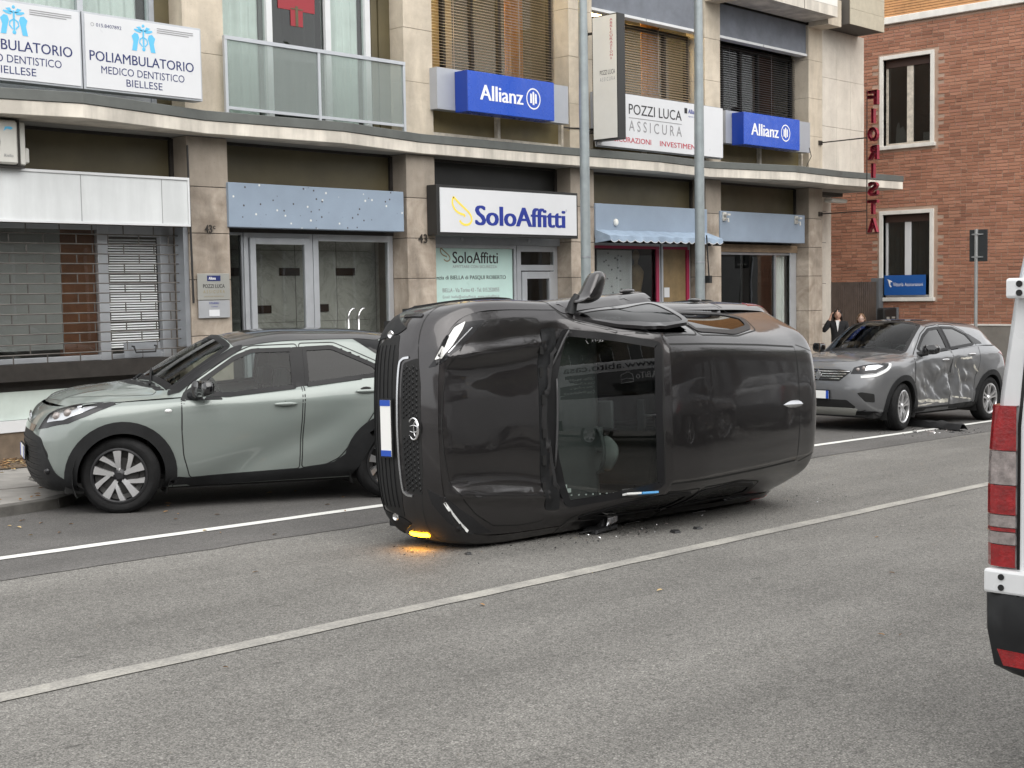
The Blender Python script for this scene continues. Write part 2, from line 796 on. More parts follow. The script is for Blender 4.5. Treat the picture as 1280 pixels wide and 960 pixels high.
        o = mb.build(name, mat, root, smooth=True)
        if label: o['label'] = label
        return o

    def band(s, mb, A, B_, d, off, rim=.006, closed=True):
        """quads between two equally long lists of 3-D points, projected"""
        d = Vector(d).normalized()
        qa = [s.cast(Vector(p), d) - d * off for p in A]
        qb = [s.cast(Vector(p), d) - d * off for p in B_]
        n = len(A)
        m = n if closed else n - 1
        b = len(mb.v)
        vs = qa + qb
        fs = []
        for i in range(m):
            j = (i + 1) % n
            t = [i, j, n + j, n + i]
            if (vs[t[1]] - vs[t[0]]).cross(vs[t[2]] - vs[t[0]]).dot(d) > 0: t.reverse()
            fs.append(tuple(t))
        mb.add(vs, fs)
        if rim:
            for L in (qa, qb):
                for i in range(m):
                    j = (i + 1) % n
                    mb.add([L[i], L[j], L[j] + d * rim, L[i] + d * rim], [(0, 1, 2, 3)])
        return mb

    def ring(s, name, pts, d, w, mat, root, off=.005, rim=.006, res=.03):
        dd, a, b = s.basis(d)
        P = densify([Vector(p) for p in pts], res)
        n = len(P)
        c2 = [(p.dot(a), p.dot(b)) for p in P]
        area = sum(c2[i][0] * c2[(i + 1) % n][1] - c2[(i + 1) % n][0] * c2[i][1] for i in range(n))
        sg = 1 if area > 0 else -1
        inner = []
        for i in range(n):
            t = (P[(i + 1) % n] - P[i - 1])
            t = t - dd * t.dot(dd)
            t.normalize()
            # inward normal in the view plane
            tx, ty = t.dot(a), t.dot(b)
            nx, ny = -ty * sg, tx * sg
            inner.append(P[i] + (a * nx + b * ny) * w)
        mb = MB()
        s.band(mb, P, inner, d, off, rim)
        return mb.build(name, mat, root, smooth=35, fix=True)

    def strip(s, mb, line, d, w, off=.0015, rim=0, res=.04):
        """a narrow band along a polyline"""
        d = Vector(d).normalized()
        L = [Vector(p) for p in line]
        P = []
        for i in range(len(L) - 1):
            n = max(1, int((L[i + 1] - L[i]).length / res))
            for k in range(n): P.append(L[i].lerp(L[i + 1], k / n))
        P.append(L[-1])
        A, B_ = [], []
        for i in range(len(P)):
            t = (P[min(i + 1, len(P) - 1)] - P[max(i - 1, 0)]).normalized()
            sd = t.cross(d).normalized() * w / 2
            A.append(P[i] + sd); B_.append(P[i] - sd)
        s.band(mb, A, B_, d, off, rim, closed=False)
        return mb


def arch(cx, cz, r0, r1, a0, a1, n=26, kx=1.0):
    A, B_ = [], []
    for k in range(n + 1):
        t = radians(a0 + (a1 - a0) * k / n)
        A.append((cx + r0 * cos(t) * kx, 0, cz + r0 * sin(t)))
        B_.append((cx + r1 * cos(t) * kx, 0, cz + r1 * sin(t)))
    return A, B_


# ------------------------------------------------------------------ wheels (axis y, outer face towards -y)
def tyre_mb(R, rr, w):
    mb = MB()
    prof = [(rr, -.5 * w + .012), (rr + .012, -.5 * w + .003), (rr + .05, -.5 * w - .004), (R - .04, -.5 * w - .002), (R - .018, -.5 * w + .012), (R - .004, -.5 * w + .035)]
    for k in range(1, 5):
        y = -.5 * w + .035 + (w - .07) * k / 5
        prof += [(R, y - .006), (R - .006, y - .003), (R - .006, y + .003), (R, y + .006)]
    prof += [(R - .004, .5 * w - .035), (R - .018, .5 * w - .012), (R - .04, .5 * w + .002), (rr + .05, .5 * w + .004), (rr, .5 * w - .01)]
    mb.lathe(prof, 48, lambda r, a, h: (r * cos(a), h, r * sin(a)))
    return mb


def spoke(mb, pts, half, y0, y1, a0):
    """a bar through (r, angle offset) points with half widths, thickness y0..y1"""
    L, Rr = [], []
    P = [(r * cos(a0 + t), r * sin(a0 + t)) for r, t in pts]
    for i, (x, z) in enumerate(P):
        q, p = P[min(i + 1, len(P) - 1)], P[max(i - 1, 0)]
        tx, tz = q[0] - p[0], q[1] - p[1]
        l = hypot(tx, tz)
        nx, nz = -tz / l, tx / l
        L.append((x + nx * half[i], z + nz * half[i])); Rr.append((x - nx * half[i], z - nz * half[i]))
    poly = L + Rr[::-1]
    n = len(L)
    b = len(mb.v)
    vs = [(x, y0[i if i < n else 2 * n - 1 - i], z) for i, (x, z) in enumerate(poly)] + [(x, y1, z) for x, z in poly]
    m = len(poly)
    fs = [(i, i + 1, m - 2 - i, m - 1 - i) for i in range(n - 1)]
    fs += [(i, (i + 1) % m, m + (i + 1) % m, m + i) for i in range(m)]
    mb.add(vs, fs)


def make_wheel(R, rr, w, style):
    """returns mesh objects data: tyre, rim, dark backing"""
    face = -.5 * w
    t = tyre_mb(R, rr, w)
    rim = MB()
    rimd = MB()
    fn = lambda r, a, h: (r * cos(a), h, r * sin(a))
    (rimd if style == 'swirl' else rim).lathe([(rr + .003, face + .004), (rr - .012, face + .001), (rr - .022, face + .012), (rr - .026, face + .10), (rr - .03, .4 * w)], 48, fn)
    bk = MB()
    bk.lathe([(rr - .03, face + .05), (.16, face + .062), (.155, face + .05), (.07, face + .045), (.0, face + .045)], 40, fn)
    if style == 'swirl':
        for k in range(5):
            a = radians(94 + 72 * k)
            spoke(rim, [(.03, .0), (.10, .02), (rr - .012, .0)], [.016, .021, .036], [face + .03, face + .018, face + .010], face + .06, a)
            spoke(rim, [(.075, .10), (.10, .36), (.15, .55), (rr - .012, .70)], [.012, .016, .018, .024], [face + .026, face + .020, face + .016, face + .012], face + .06, a)
    elif style == 'five':
        for k in range(5):
            a = radians(90 + 72 * k)
            for s in (-1, 1):
                spoke(rim, [(.04, s * .35), (.10, s * .18), (.17, s * .17), (rr - .012, s * .2)], [.014, .013, .014, .018], [face + .03, face + .018, face + .014, face + .012], face + .05, a)
    else:
        for k in range(6):
            a = radians(90 + 60 * k)
            spoke(rim, [(.05, 0), (.13, 0), (rr - .012, 0)], [.04, .03, .036], [face + .02, face + .012, face + .012], face + .05, a)
    (rimd if style == 'swirl' else rim).lathe([(.0, face + .012), (.028, face + .012), (.034, face + .018), (.05, face + .026), (.062, face + .04), (.062, face + .06)], 24, fn)
    for k in range(5):
        a = 2 * pi * k / 5 + .3
        rim.box(.05 * cos(a) - .006, .05 * cos(a) + .006, face + .018, face + .03, .05 * sin(a) - .006, .05 * sin(a) + .006)
    return t, rim, rimd, bk


def wheels(root, spots, R, rr, w, style, rim_mat='alu_rim', dark='dark_rim', steer=None, broken=()):
    t, rim, rimd, bk = make_wheel(R, rr, w, style)
    first = None
    for i, (x, y, z) in enumerate(spots):
        if first is None:
            o = t.build('wheel', MT['rubber'], root, smooth=40)
            r1 = rim.build('rim', MT[rim_mat], o, smooth=35)
            ch = [r1]
            if rimd.v: ch.append(rimd.build('rim_insert', MT[dark], o, smooth=35))
            ch.append(bk.build('brake_disc', MT['brake_disc'], o, smooth=35))
            first = (o, ch)
        else:
            o = share(first[0], 'wheel', root)
            for c in first[1]: share(c, c.name.split('.')[0], o)
        o.location = (x, y, z)
        a = steer if (steer and x < 1.5) else 0
        o.rotation_euler = (0, random.uniform(0, 0) + .0, (pi if y > 0 else 0) + a)
    return


def seat(root, x, y, z=.32, m='seat_fabric', w=.48):
    mb = MB()
    mb.prism([(0, .0), (.5, .03), (.54, .1), (.5, .16), (.02, .22), (-.05, .12)], lambda a, b, d: (x - .25 + a * 1.0 - .15, d, z + b), y - w / 2, y + w / 2)
    mb.prism([(.2, .1), (.32, .1), (.52, .62), (.50, .68), (.42, .68), (.36, .6)], lambda a, b, d: (x + a - .05, d, z + b), y - w / 2, y + w / 2)
    o = mb.build('seat', MT[m], root, bevel=.035, seg=3, smooth=50, fix=True)
    mb = MB()
    mb.prism([(.46, .72), (.55, .71), (.57, .86), (.53, .9), (.48, .88)], lambda a, b, d: (x + a - .03, d, z + b), y - .13, y + .13)
    mb.tube([(x + .47, y - .06, z + .64), (x + .48, y - .06, z + .74)], .007, 6)
    mb.tube([(x + .47, y + .06, z + .64), (x + .48, y + .06, z + .74)], .007, 6)
    h = mb.build('headrest', MT[m], o, bevel=.025, seg=3, smooth=50, fix=True)
    return o


def steering(root, c, tilt=25, R=.185):
    mb = MB()
    n, k = 32, 8
    rows = []
    for i in range(n + 1):
        a = 2 * pi * i / n
        rows.append([((R + .016 * cos(2 * pi * j / k)) * cos(a), (R + .016 * cos(2 * pi * j / k)) * sin(a), .016 * sin(2 * pi * j / k)) for j in range(k + 1)])
    mb.grid(rows)
    mb.ball((0, 0, 0), (.075, .085, .03), 14, 8)
    for a in (0, pi, 1.5 * pi):
        mb.tube([(.05 * cos(a), .05 * sin(a), 0), (R * cos(a), R * sin(a), 0)], .014, 6)
    o = mb.build('steering_wheel', MT['interior_grey'], root, smooth=True)
    o.location = c
    # the wheel's own plane faces the driver (towards +x and up)
    o.rotation_euler = (0, radians(90 - tilt), 0)
    return o


def cabin(root, L, W_, dash_x, floor_z, seats, wheel_c, m_seat='seat_fabric', dash_z=.98, dash_m='interior_dark'):
    mb = MB()
    mb.box(dash_x - .3, L - .5, -W_, W_, floor_z - .03, floor_z)
    mb.box(dash_x - .34, dash_x - .3, -W_, W_, floor_z - .03, dash_z - .1)
    mb.box(L - .55, L - .5, -W_, W_, floor_z, .95)
    mb.build('cabin_floor', MT['interior_dark'], root)
    mb = MB()
    mb.prism([(-.32, -.02), (.0, .02), (.2, .03), (.3, -.03), (.34, -.12), (.3, -.2), (.2, -.36), (-.3, -.36)], lambda a, b, d: (dash_x + a, d, dash_z + b), -W_, W_)
    mb.box(dash_x + .3, dash_x + .33, -.11, .11, dash_z - .06, dash_z + .11)
    mb.prism([(.14, .02), (.26, .05), (.30, .02)], lambda a, b, d: (dash_x + a, d, dash_z + b), wheel_c[1] - .18, wheel_c[1] + .18)
    mb.build('dashboard', MT[dash_m], root, bevel=.02, smooth=50, fix=True)
    for q in seats: seat(root, *q, m=m_seat)
    return steering(root, wheel_c)
# ================================================================== cars
def make_skirt(levels, fplan, rplan, mids):
    """levels: (z table, xf, xr, half width, mid bulge); plans: (fraction of half width, set-back)"""
    out = []
    for ztab, xf, xr, hw, kf in levels:
        row = []
        for yf, sb in fplan:
            x = xf + sb * kf
            row.append((x, hw * yf, lerp_tab(ztab, x)))
        for x in mids:
            row.append((x, hw, lerp_tab(ztab, x)))
        for yf, sb in reversed(rplan):
            x = xr - sb * kf
            row.append((x, hw * yf, lerp_tab(ztab, x)))
        out.append(row)
    return np.array(out)


def seam(b, name, loops, root, w=.007, off=.0012):
    """shut lines as thin dark grooves; loops: (points, direction, closed)"""
    mb = MB()
    for pts, d, closed in loops:
        L = [Vector(p) for p in pts]
        if closed: L.append(L[0])
        b.strip(mb, L, d, w, off)
    return mb.build(name, MT['seal'], root)


def add_mirror(root, c, sg, m_shell, m_base, plan=None, h=(-.02, .125), label=None):
    """door mirror; c is where it meets the door, sg the side; plan gives its outline seen from above (back, out)"""
    plan = plan or [(-.035, .05), (.02, .10), (.055, .255), (.10, .275), (.145, .26), (.16, .08), (.10, .045)]
    f = lambda a, b_, d: (c[0] + a, c[1] + sg * b_, c[2] + d)
    P = [(p.x, p.y) for p in rp([(a, b_, 0) for a, b_ in plan], .05, 4)]
    n = len(P)
    ca, cb = sum(a for a, _ in P) / n, sum(b_ for _, b_ in P) / n
    mb = MB()
    L = [(.70, 0), (.92, .10), (1.0, .35), (.99, .62), (.90, .88), (.68, 1.0)]
    rows = []
    for k, t in L:
        rows.append([f(ca + (a - ca) * k, cb + (b_ - cb) * k, h[0] + (h[1] - h[0]) * t + .03 * (a / .16) * (1 - t)) for a, b_ in P + P[:1]])
    mb.grid(rows)
    mb.add(rows[0][:-1], [tuple(range(n))]); mb.add(rows[-1][:-1], [tuple(range(n - 1, -1, -1))])
    o = mb.build('door_mirror', m_shell, root, smooth=55, fix=True)
    if label: o['label'] = label
    mb = MB()
    mb.tube([f(.0, -.03, -.02), f(.02, .05, -.01), f(.06, .11, h[0] + .02)], [.045, .035, .03], 10)
    mb.build('mirror_base', m_base, o, smooth=50, fix=True)
    mb = MB(); mb.add([f(.158, .09, h[0] + .03), f(.148, .245, h[0] + .03), f(.148, .245, h[1] - .025), f(.158, .09, h[1] - .025)], [(0, 1, 2, 3)])
    mb.build('mirror_glass', MT['chrome'], o)
    return o


def arch_trim(b, root, wheels_x, cz, r0, r1, a0=-18, a1=198, mat_='cladding', off=.012, kx=1.0, sides=(-1, 1)):
    for cx in wheels_x:
        for sg in sides:
            A, B_ = arch(cx, cz, r0, r1, a0, a1, kx=kx)
            mb = MB()
            d = (0, -sg, 0)
            A = [(p[0], sg, p[2]) for p in A]; B_ = [(p[0], sg, p[2]) for p in B_]
            b.band(mb, A, B_, d, off, rim=.03, closed=False)
            mb.build('wheel_arch_trim', MT[mat_], root, smooth=35, fix=True)


def wheel_wells(root, wheels_x, cz, r, w0, w1):
    for cx in wheels_x:
        for sg in (-1, 1):
            mb = MB(); rows = []
            for k in range(15):
                t = radians(-25 + 230 * k / 14)
                rows.append([(cx + r * cos(t), sg * w0, cz + r * sin(t)), (cx + r * cos(t), sg * w1, cz + r * sin(t))])
            mb.grid(rows)
            b = len(mb.v)
            mb.v.append((cx, sg * w0, cz))
            for k in range(14):
                mb.f.append((b, 2 * k, 2 * k + 2)); mb.m.append(0)
            mb.build('wheel_well', MT['underbody'], root)


def plate(root, c, w=.36, h=.11, n=(-1, 0, 0)):
    """front registration plate: blank, as its characters cannot be read"""
    mb = MB(); mb.box(c[0] - .012, c[0], c[1] - w / 2 - .012, c[1] + w / 2 + .012, c[2] - h / 2 - .012, c[2] + h / 2 + .012)
    o = mb.build('plate_holder', MT['black_plastic'], root)
    mb = MB(); mb.box(c[0] - .016, c[0] - .0125, c[1] - w / 2, c[1] + w / 2, c[2] - h / 2, c[2] + h / 2)
    mb.build('number_plate', MT['plate_white'], o)
    mb = MB()
    for s in (-1, 1):
        a, b = sorted((c[1] + s * w / 2, c[1] + s * (w / 2 - .042)))
        mb.box(c[0] - .0185, c[0] - .0165, a, b, c[2] - h / 2, c[2] + h / 2)
    mb.build('blue_band', MT['plate_blue'], o)
    return o


def oval_badge(root, c, rx, rz, nrm=(-1, 0, .1), mat_='chrome'):
    """a bright emblem of three interlocking ovals"""
    mb = MB()
    def ov(cy, cz, a, b_, t=.006):
        n = 28
        pts = [(0, cy + a * cos(2 * pi * k / n), cz + b_ * sin(2 * pi * k / n)) for k in range(n)]
        rows = []
        for k in range(n + 1):
            p = Vector(pts[k % n])
            o = Vector((0, p.y - cy, p.z - cz)).normalized()
            rows.append([tuple(p + o * t * cos(q) + Vector((-1, 0, 0)) * t * sin(q)) for q in [2 * pi * j / 6 for j in range(7)]])
        mb.grid(rows)
    ov(0, 0, rx, rz, .0075)
    ov(0, 0, rx * .32, rz * .95, .0055)
    ov(0, rz * .42, rx * .68, rz * .36, .0055)
    o = mb.build('emblem', MT[mat_], root, smooth=True)
    o.location = c
    return o


MT['suv_paint'] = paint('suv_paint', (.036, .0335, .035), metal=.85, rough=.30, dirt=.02, flake=.012)


def build_suv():
    root = thing('overturned_car', 'dark grey crossover overturned on its left side, roof facing the camera', 'car')
    P = MT['suv_paint']
    lv = [
        ([(0, .21), (4.2, .24)], .15, 4.02, .79, 1.0),
        ([(0, .27), (4.2, .30)], .07, 4.08, .845, 1.0),
        ([(0, .40), (4.2, .42)], .015, 4.15, .868, 1.0),
        ([(0, .56), (4.2, .58)], .0, 4.18, .876, 1.0),
        ([(0, .69), (2, .72), (4.2, .76)], .015, 4.17, .882, 1.0),
        ([(0, .78), (1, .84), (2.2, .86), (4.2, .92)], .06, 4.16, .884, 1.0),
        ([(0, .84), (.5, .90), (1.1, .95), (2.2, .98), (4.2, 1.05)], .10, 4.12, .868, 1.0),
        ([(0, .875), (.5, .94), (1.1, 1.005), (2.2, 1.06), (3.3, 1.10), (4.2, 1.10)], .125, 4.07, .815, 1.0),
    ]
    fplan = [(0, 0), (.2, .003), (.4, .012), (.58, .03), (.72, .065), (.83, .12), (.92, .21), (.975, .34), (.995, .48)]
    rplan = [(0, 0), (.3, .005), (.55, .015), (.74, .04), (.86, .08), (.94, .15), (.985, .27)]
    sk = make_skirt(lv, fplan, rplan, [.82, 1.2, 1.8, 2.4, 3.0, 3.38])
    tp = np.array([
        [(.34, .775, .893), (.25, .68, .885), (.185, .53, .880), (.155, .36, .880), (.135, .18, .880), (.128, 0, .880)],
        [(.38, .785, .91), (.31, .68, .920), (.25, .53, .925), (.22, .36, .927), (.20, .18, .93), (.19, 0, .93)],
        [(.55, .80, .945), (.52, .70, .970), (.50, .55, .985), (.49, .36, .978), (.48, .18, .985), (.48, 0, .985)],
        [(.85, .81, .98), (.84, .74, 1.005), (.83, .56, 1.02), (.82, .38, 1.015), (.81, .19, 1.025), (.80, 0, 1.03)],
        [(1.12, .81, 1.005), (1.14, .77, 1.025), (1.17, .71, 1.055), (1.12, .48, 1.06), (1.07, .24, 1.065), (1.05, 0, 1.065)],
        [(1.5, .805, 1.035), (1.53, .73, 1.165), (1.56, .648, 1.285), (1.51, .44, 1.325), (1.47, .22, 1.34), (1.455, 0, 1.345)],
        [(1.88, .80, 1.05), (1.90, .71, 1.28), (1.93, .590, 1.475), (1.91, .45, 1.525), (1.88, .22, 1.545), (1.87, 0, 1.55)],
        [(2.4, .80, 1.07), (2.4, .715, 1.31), (2.4, .580, 1.525), (2.4, .46, 1.575), (2.4, .23, 1.59), (2.4, 0, 1.595)],
        [(3.1, .79, 1.095), (3.1, .70, 1.31), (3.1, .560, 1.51), (3.1, .45, 1.562), (3.1, .22, 1.578), (3.1, 0, 1.582)],
        [(3.64, .795, 1.105), (3.68, .695, 1.30), (3.71, .545, 1.475), (3.72, .43, 1.53), (3.73, .21, 1.546), (3.73, 0, 1.55)],
        [(3.80, .795, 1.105), (3.86, .70, 1.28), (3.95, .56, 1.45), (3.99, .42, 1.495), (4.01, .2, 1.51), (4.02, 0, 1.513)],
        [(3.86, .79, 1.105), (3.91, .695, 1.27), (3.97, .58, 1.41), (4.01, .42, 1.45), (4.02, .2, 1.45), (4.03, 0, 1.453)],
        [(3.94, .775, 1.105), (3.97, .69, 1.20), (3.99, .62, 1.25), (3.99, .42, 1.27), (4.0, .2, 1.275), (4.0, 0, 1.28)],
        [(4.0, .745, 1.09), (4.02, .69, 1.095), (4.04, .62, 1.10), (4.05, .42, 1.10), (4.07, .2, 1.10), (4.07, 0, 1.10)],
    ])
    b = Body(sk, tp)
    b.fair(1.06, 1.875, .62, .58)

    def disp(x, y, z):
        # haunches over the wheels, hollow doors
        if y > .6 and z < 1.0:
            for cx in (.82, 3.38):
                y += .022 * np.exp(-((x - cx) / .30) ** 2 - ((z - .74) / .16) ** 2)
            y -= .022 * np.exp(-((x - 2.1) / .8) ** 4 - ((z - .60) / .13) ** 2)
        # bonnet creases
        if .2 < x < 1.08 and .84 < z < 1.1 and y < .75:
            u = y - (.50 + .10 * (x - .3))
            z += .030 * np.exp(-(u / .055) ** 2) * (1.0 if u < 0 else np.exp(-(u / .03) ** 2)) - .008 * np.exp(-((u + .16) / .09) ** 2)
        return (x, y, z)

    b.finish(disp)
    # ---- openings
    ws = [(1.09, 0, 1), (1.11, .28, 1), (1.16, .50, 1), (1.225, .675, 1), (1.56, .625, 1), (1.90, .555, 1), (1.872, .35, 1), (1.855, 0, 1)]
    ws = ws + [(x, -y, z) for x, y, z in ws[-2:0:-1]]
    ws = rp(ws, .05)
    fgl = [(1.34, 0, 1.085), (1.62, 0, 1.29), (1.90, 0, 1.435), (2.26, 0, 1.475), (2.29, 0, 1.095)]
    rgl = [(2.40, 0, 1.10), (2.375, 0, 1.478), (2.85, 0, 1.47), (3.20, 0, 1.40), (3.30, 0, 1.24), (3.12, 0, 1.13)]
    shrink = lambda P, k: [Vector(p) + (sum((Vector(q) for q in P), Vector()) / len(P) - Vector(p)).normalized() * k for p in P]
    b.hole(shrink(ws, .03), (0, 0, -1))
    for sg in (-1, 1):
        for g in (fgl, rgl):
            b.hole(shrink([(x, sg, z) for x, _, z in rp(g, .07)], .004), (0, -sg, 0))
    for cx in (.82, 3.38):
        b.hole_circle(cx, .345, .405)
    b.build(root, P, MT['interior_dark'])
    wheel_wells(root, (.82, 3.38), .345, .41, .5, .85)
    mb = MB(); mb.box(.25, 3.95, -.76, .76, .19, .30); mb.build('underbody', MT['underbody'], root)

    # ---- windscreen
    b.ring('windscreen_surround', ws, (0, 0, -1), .055, MT['frame_dark'], root, .003)
    b.patch('windscreen', shrink(ws, .05), (0, 0, -1), MT['screen_glass'], root, .001, .003)
    # cowl and wipers
    cw = [(.985, 0, 1), (.99, .3, 1), (1.01, .5, 1), (1.04, .67, 1), (1.17, .68, 1), (1.17, .5, 1), (1.125, .28, 1), (1.105, 0, 1)]
    cw = rp(cw + [(x, -y, z) for x, y, z in cw[-2:0:-1]], .02)
    b.patch('scuttle', cw, (0, 0, -1), MT['black_plastic'], root, .0045)
    mb = MB()
    for yy in (-.5, -.3, -.1, .15, .35, .52):
        h = b.cast(Vector((1.02, yy, 1)), Vector((0, 0, -1)))
        mb.box(h.x - .015, h.x + .02, yy - .035, yy + .035, h.z + .003, h.z + .012)
    mb.build('scuttle_vent', MT['seal'], root)
    for (x0, y0, x1, y1) in ((1.13, .38, 1.27, .66), (1.14, -.36, 1.16, .30)):
        mb = MB()
        L = [b.cast(Vector((x0 + (x1 - x0) * t, y0 + (y1 - y0) * t, 1)), Vector((0, 0, -1))) + Vector((-.006, 0, .020)) for t in [k / 8 for k in range(9)]]
        mb.tube(L, [.010] * 8 + [.006], 6)
        k0 = L[0]
        mb.tube([(1.06, k0.y, k0.z - .03), k0], [.014, .010], 6)
        mb.build('wiper', MT['wiper_grey'], root, smooth=True)
    # ---- bonnet
    hd = [(.152, 0, 1), (.165, .2, 1), (.20, .40, 1), (.245, .47, 1), (.40, .635, 1), (.56, .735, 1), (.80, .755, 1), (1.03, .745, 1), (1.03, .66, 1), (1.005, .5, 1), (.985, .3, 1), (.98, 0, 1)]
    hd = rp(hd + [(x, -y, z) for x, y, z in hd[-2:0:-1]], .03)
    big = [Vector(p) + (Vector(p) - Vector((.6, 0, 1))).normalized() * .007 for p in hd]
    b.patch('bonnet_gap', big, (0, 0, -1), MT['seal'], root, .0008, 0)
    b.patch('bonnet', hd, (0, 0, -1), P, root, .004)
    # ---- roof: ditch strips, antenna
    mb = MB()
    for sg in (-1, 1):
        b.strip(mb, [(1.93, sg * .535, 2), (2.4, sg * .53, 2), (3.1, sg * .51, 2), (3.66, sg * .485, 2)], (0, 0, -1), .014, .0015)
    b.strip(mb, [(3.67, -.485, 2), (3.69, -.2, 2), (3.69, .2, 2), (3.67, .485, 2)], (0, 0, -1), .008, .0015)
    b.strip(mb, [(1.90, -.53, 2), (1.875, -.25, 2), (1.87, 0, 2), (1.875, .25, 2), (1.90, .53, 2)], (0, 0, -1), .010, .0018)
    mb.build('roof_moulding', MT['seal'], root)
    for sg in (-1, 1):
        mb = MB()
        b.strip(mb, [(3.72, sg * .50, 2), (3.85, sg * .47, 2), (3.97, sg * .44, 2)], (0, 0, -1), .006, .0015)
        mb.build('spoiler_gap', MT['seal'], root)
    z0 = b.cast(Vector((3.5, 0, 2)), Vector((0, 0, -1))).z
    mb = MB()
    rows = []
    for k in range(9):
        t = k / 8
        x = 3.40 + .25 * t
        hgt = .055 * (t ** 1.6) * (1 if t < .95 else .8)
        wd = .028 * (1 - (1 - t) ** 2.5) + .004
        rows.append([(x, -wd, z0 - .003), (x, -wd * .5, z0 + hgt * .75), (x, 0, z0 + hgt + .004), (x, wd * .5, z0 + hgt * .75), (x, wd, z0 - .003)])
    mb.grid(rows)
    e = rows[-1]; mb.add(e, [(0, 1, 2, 3, 4)])
    mb.build('roof_antenna', MT['lamp_inner'], root, smooth=50)
    # ---- doors and side glass
    fd = rp([(1.22, 0, .36), (1.19, 0, .62), (1.20, 0, .98), (1.30, 0, 1.085), (1.60, 0, 1.315), (1.90, 0, 1.465), (2.335, 0, 1.51), (2.345, 0, 1.1), (2.34, 0, .37)], .05)
    rd = rp([(2.36, 0, .37), (2.365, 0, 1.1), (2.355, 0, 1.51), (2.88, 0, 1.50), (3.26, 0, 1.42), (3.36, 0, 1.22), (3.20, 0, 1.0), (3.05, 0, .80), (2.96, 0, .55), (2.93, 0, .38)], .05)
    for sg in (-1, 1):
        d = (0, -sg, 0)
        at = lambda Q: [(p[0], sg, p[2]) for p in Q]
        ajar = None
        if sg > 0:
            def ajar(o):
                a = radians(4.2)
                dx, dy = o.x - 1.22, 0
                return Vector((1.22 + dx * cos(a), o.y + dx * sin(a), o.z))
        seam(b, 'door_gap', [(at(fd), d, True), (at(rd), d, True)], root, .012)
        # lower door panels
        lo = rp([(1.225, 0, .37), (1.195, 0, .62), (1.205, 0, .98), (1.29, 0, 1.055), (2.33, 0, 1.075), (2.335, 0, .38)], .04)
        o = b.patch('door', at(lo), d, P, root, .004, .02, fn=ajar, label='front passenger door sprung slightly open' if ajar else None)
        hx = b.cast(Vector((2.2, sg, .93)), Vector(d))
        mb = MB(); mb.ball((2.18, hx.y + sg * .02, .93), (.10, .018, .018), 12, 6)
        if ajar: mb.tf(lambda x, y, z: tuple(ajar(Vector((x, y, z)))))
        mb.build('door_handle', P, o, smooth=True)
        lo = rp([(2.37, 0, .38), (2.375, 0, 1.08), (3.22, 0, 1.11), (3.18, 0, 1.0), (3.03, 0, .80), (2.94, 0, .55), (2.915, 0, .39)], .04)
        o = b.patch('door', at(lo), d, P, root, .003, .01)
        hx = b.cast(Vector((3.0, sg, .96)), Vector(d))
        mb = MB(); mb.ball((3.02, hx.y + sg * .02, .97), (.10, .018, .018), 12, 6); mb.build('door_handle', P, o, smooth=True)
        # frames and panes
        for g, fn in ((fgl, ajar), (rgl, None)):
            G = rp(at(g), .07)
            out = [p + (p - sum(G, Vector()) / len(G)).normalized() * .024 for p in G]
            if fn:
                A = densify(out, .03)
                mbf = MB()
                qa = []
                c = sum(G, Vector()) / len(G)
                inn = [p + (c - p).normalized() * .05 for p in A]
                s0 = len(mbf.v)
                b.band(mbf, A, inn, d, .008, .025)
                mbf.tf(lambda x, y, z: tuple(fn(Vector((x, y, z)))))
                mbf.build('window_frame', MT['lamp_inner'] if False else P, root, smooth=35, fix=True)
            else:
                b.ring('window_frame', out, d, .048, MT['frame_dark'], root, .009)
            b.patch('side_window', shrink(G, .006), d, MT['tint_glass'], root, .002, .002, fn=fn)
    # roof rail finisher
    # ---- front end
    F = (1, 0, 0)
    b.patch('lower_intake', rp([(0, -.66, .575), (0, -.60, .37), (0, -.50, .315), (0, .50, .315), (0, .60, .37), (0, .66, .575), (0, .5, .60), (0, -.5, .60)], .03), F, MT['seal'], root, .003)
    mb = MB()
    for k in range(5):
        z = .345 + .05 * k
        b.strip(mb, [(0, -.58, z), (0, -.2, z), (0, .2, z), (0, .58, z)], F, .010, .008, .006)
    mb.build('intake_slat', MT['black_plastic'], root)
    b.patch('bumper_lip', rp([(0, -.70, .205), (0, .70, .205), (0, .66, .30), (0, -.66, .30)], .03), F, MT['cladding'], root, .008, .01)
    for sg in (-1, 1):
        b.patch('bumper_corner', rp([(0, sg * .62, .205), (0, sg * .80, .22), (0, sg * .80, .40), (0, sg * .70, .62), (0, sg * .66, .56), (0, sg * .62, .34)], .02), F, MT['cladding'], root, .006)
        h = b.cast(Vector((0, sg * .655, .47)), Vector(F))
        mb = MB(); mb.lathe([(.0, 0), (.018, 0), (.026, -.004), (.03, .004)], 16, lambda r, a, hh: (h.x - .012 + hh, h.y + r * cos(a), h.z + r * sin(a)))
        mb.build('fog_lamp', MT['chrome'], root, smooth=40)
    b.patch('grille', rp([(0, -.485, .765), (0, -.45, .655), (0, -.3, .64), (0, .3, .64), (0, .45, .655), (0, .485, .765), (0, .3, .785), (0, -.3, .785)], .02), F, MT['seal'], root, .004)
    mb, mb2 = MB(), MB()
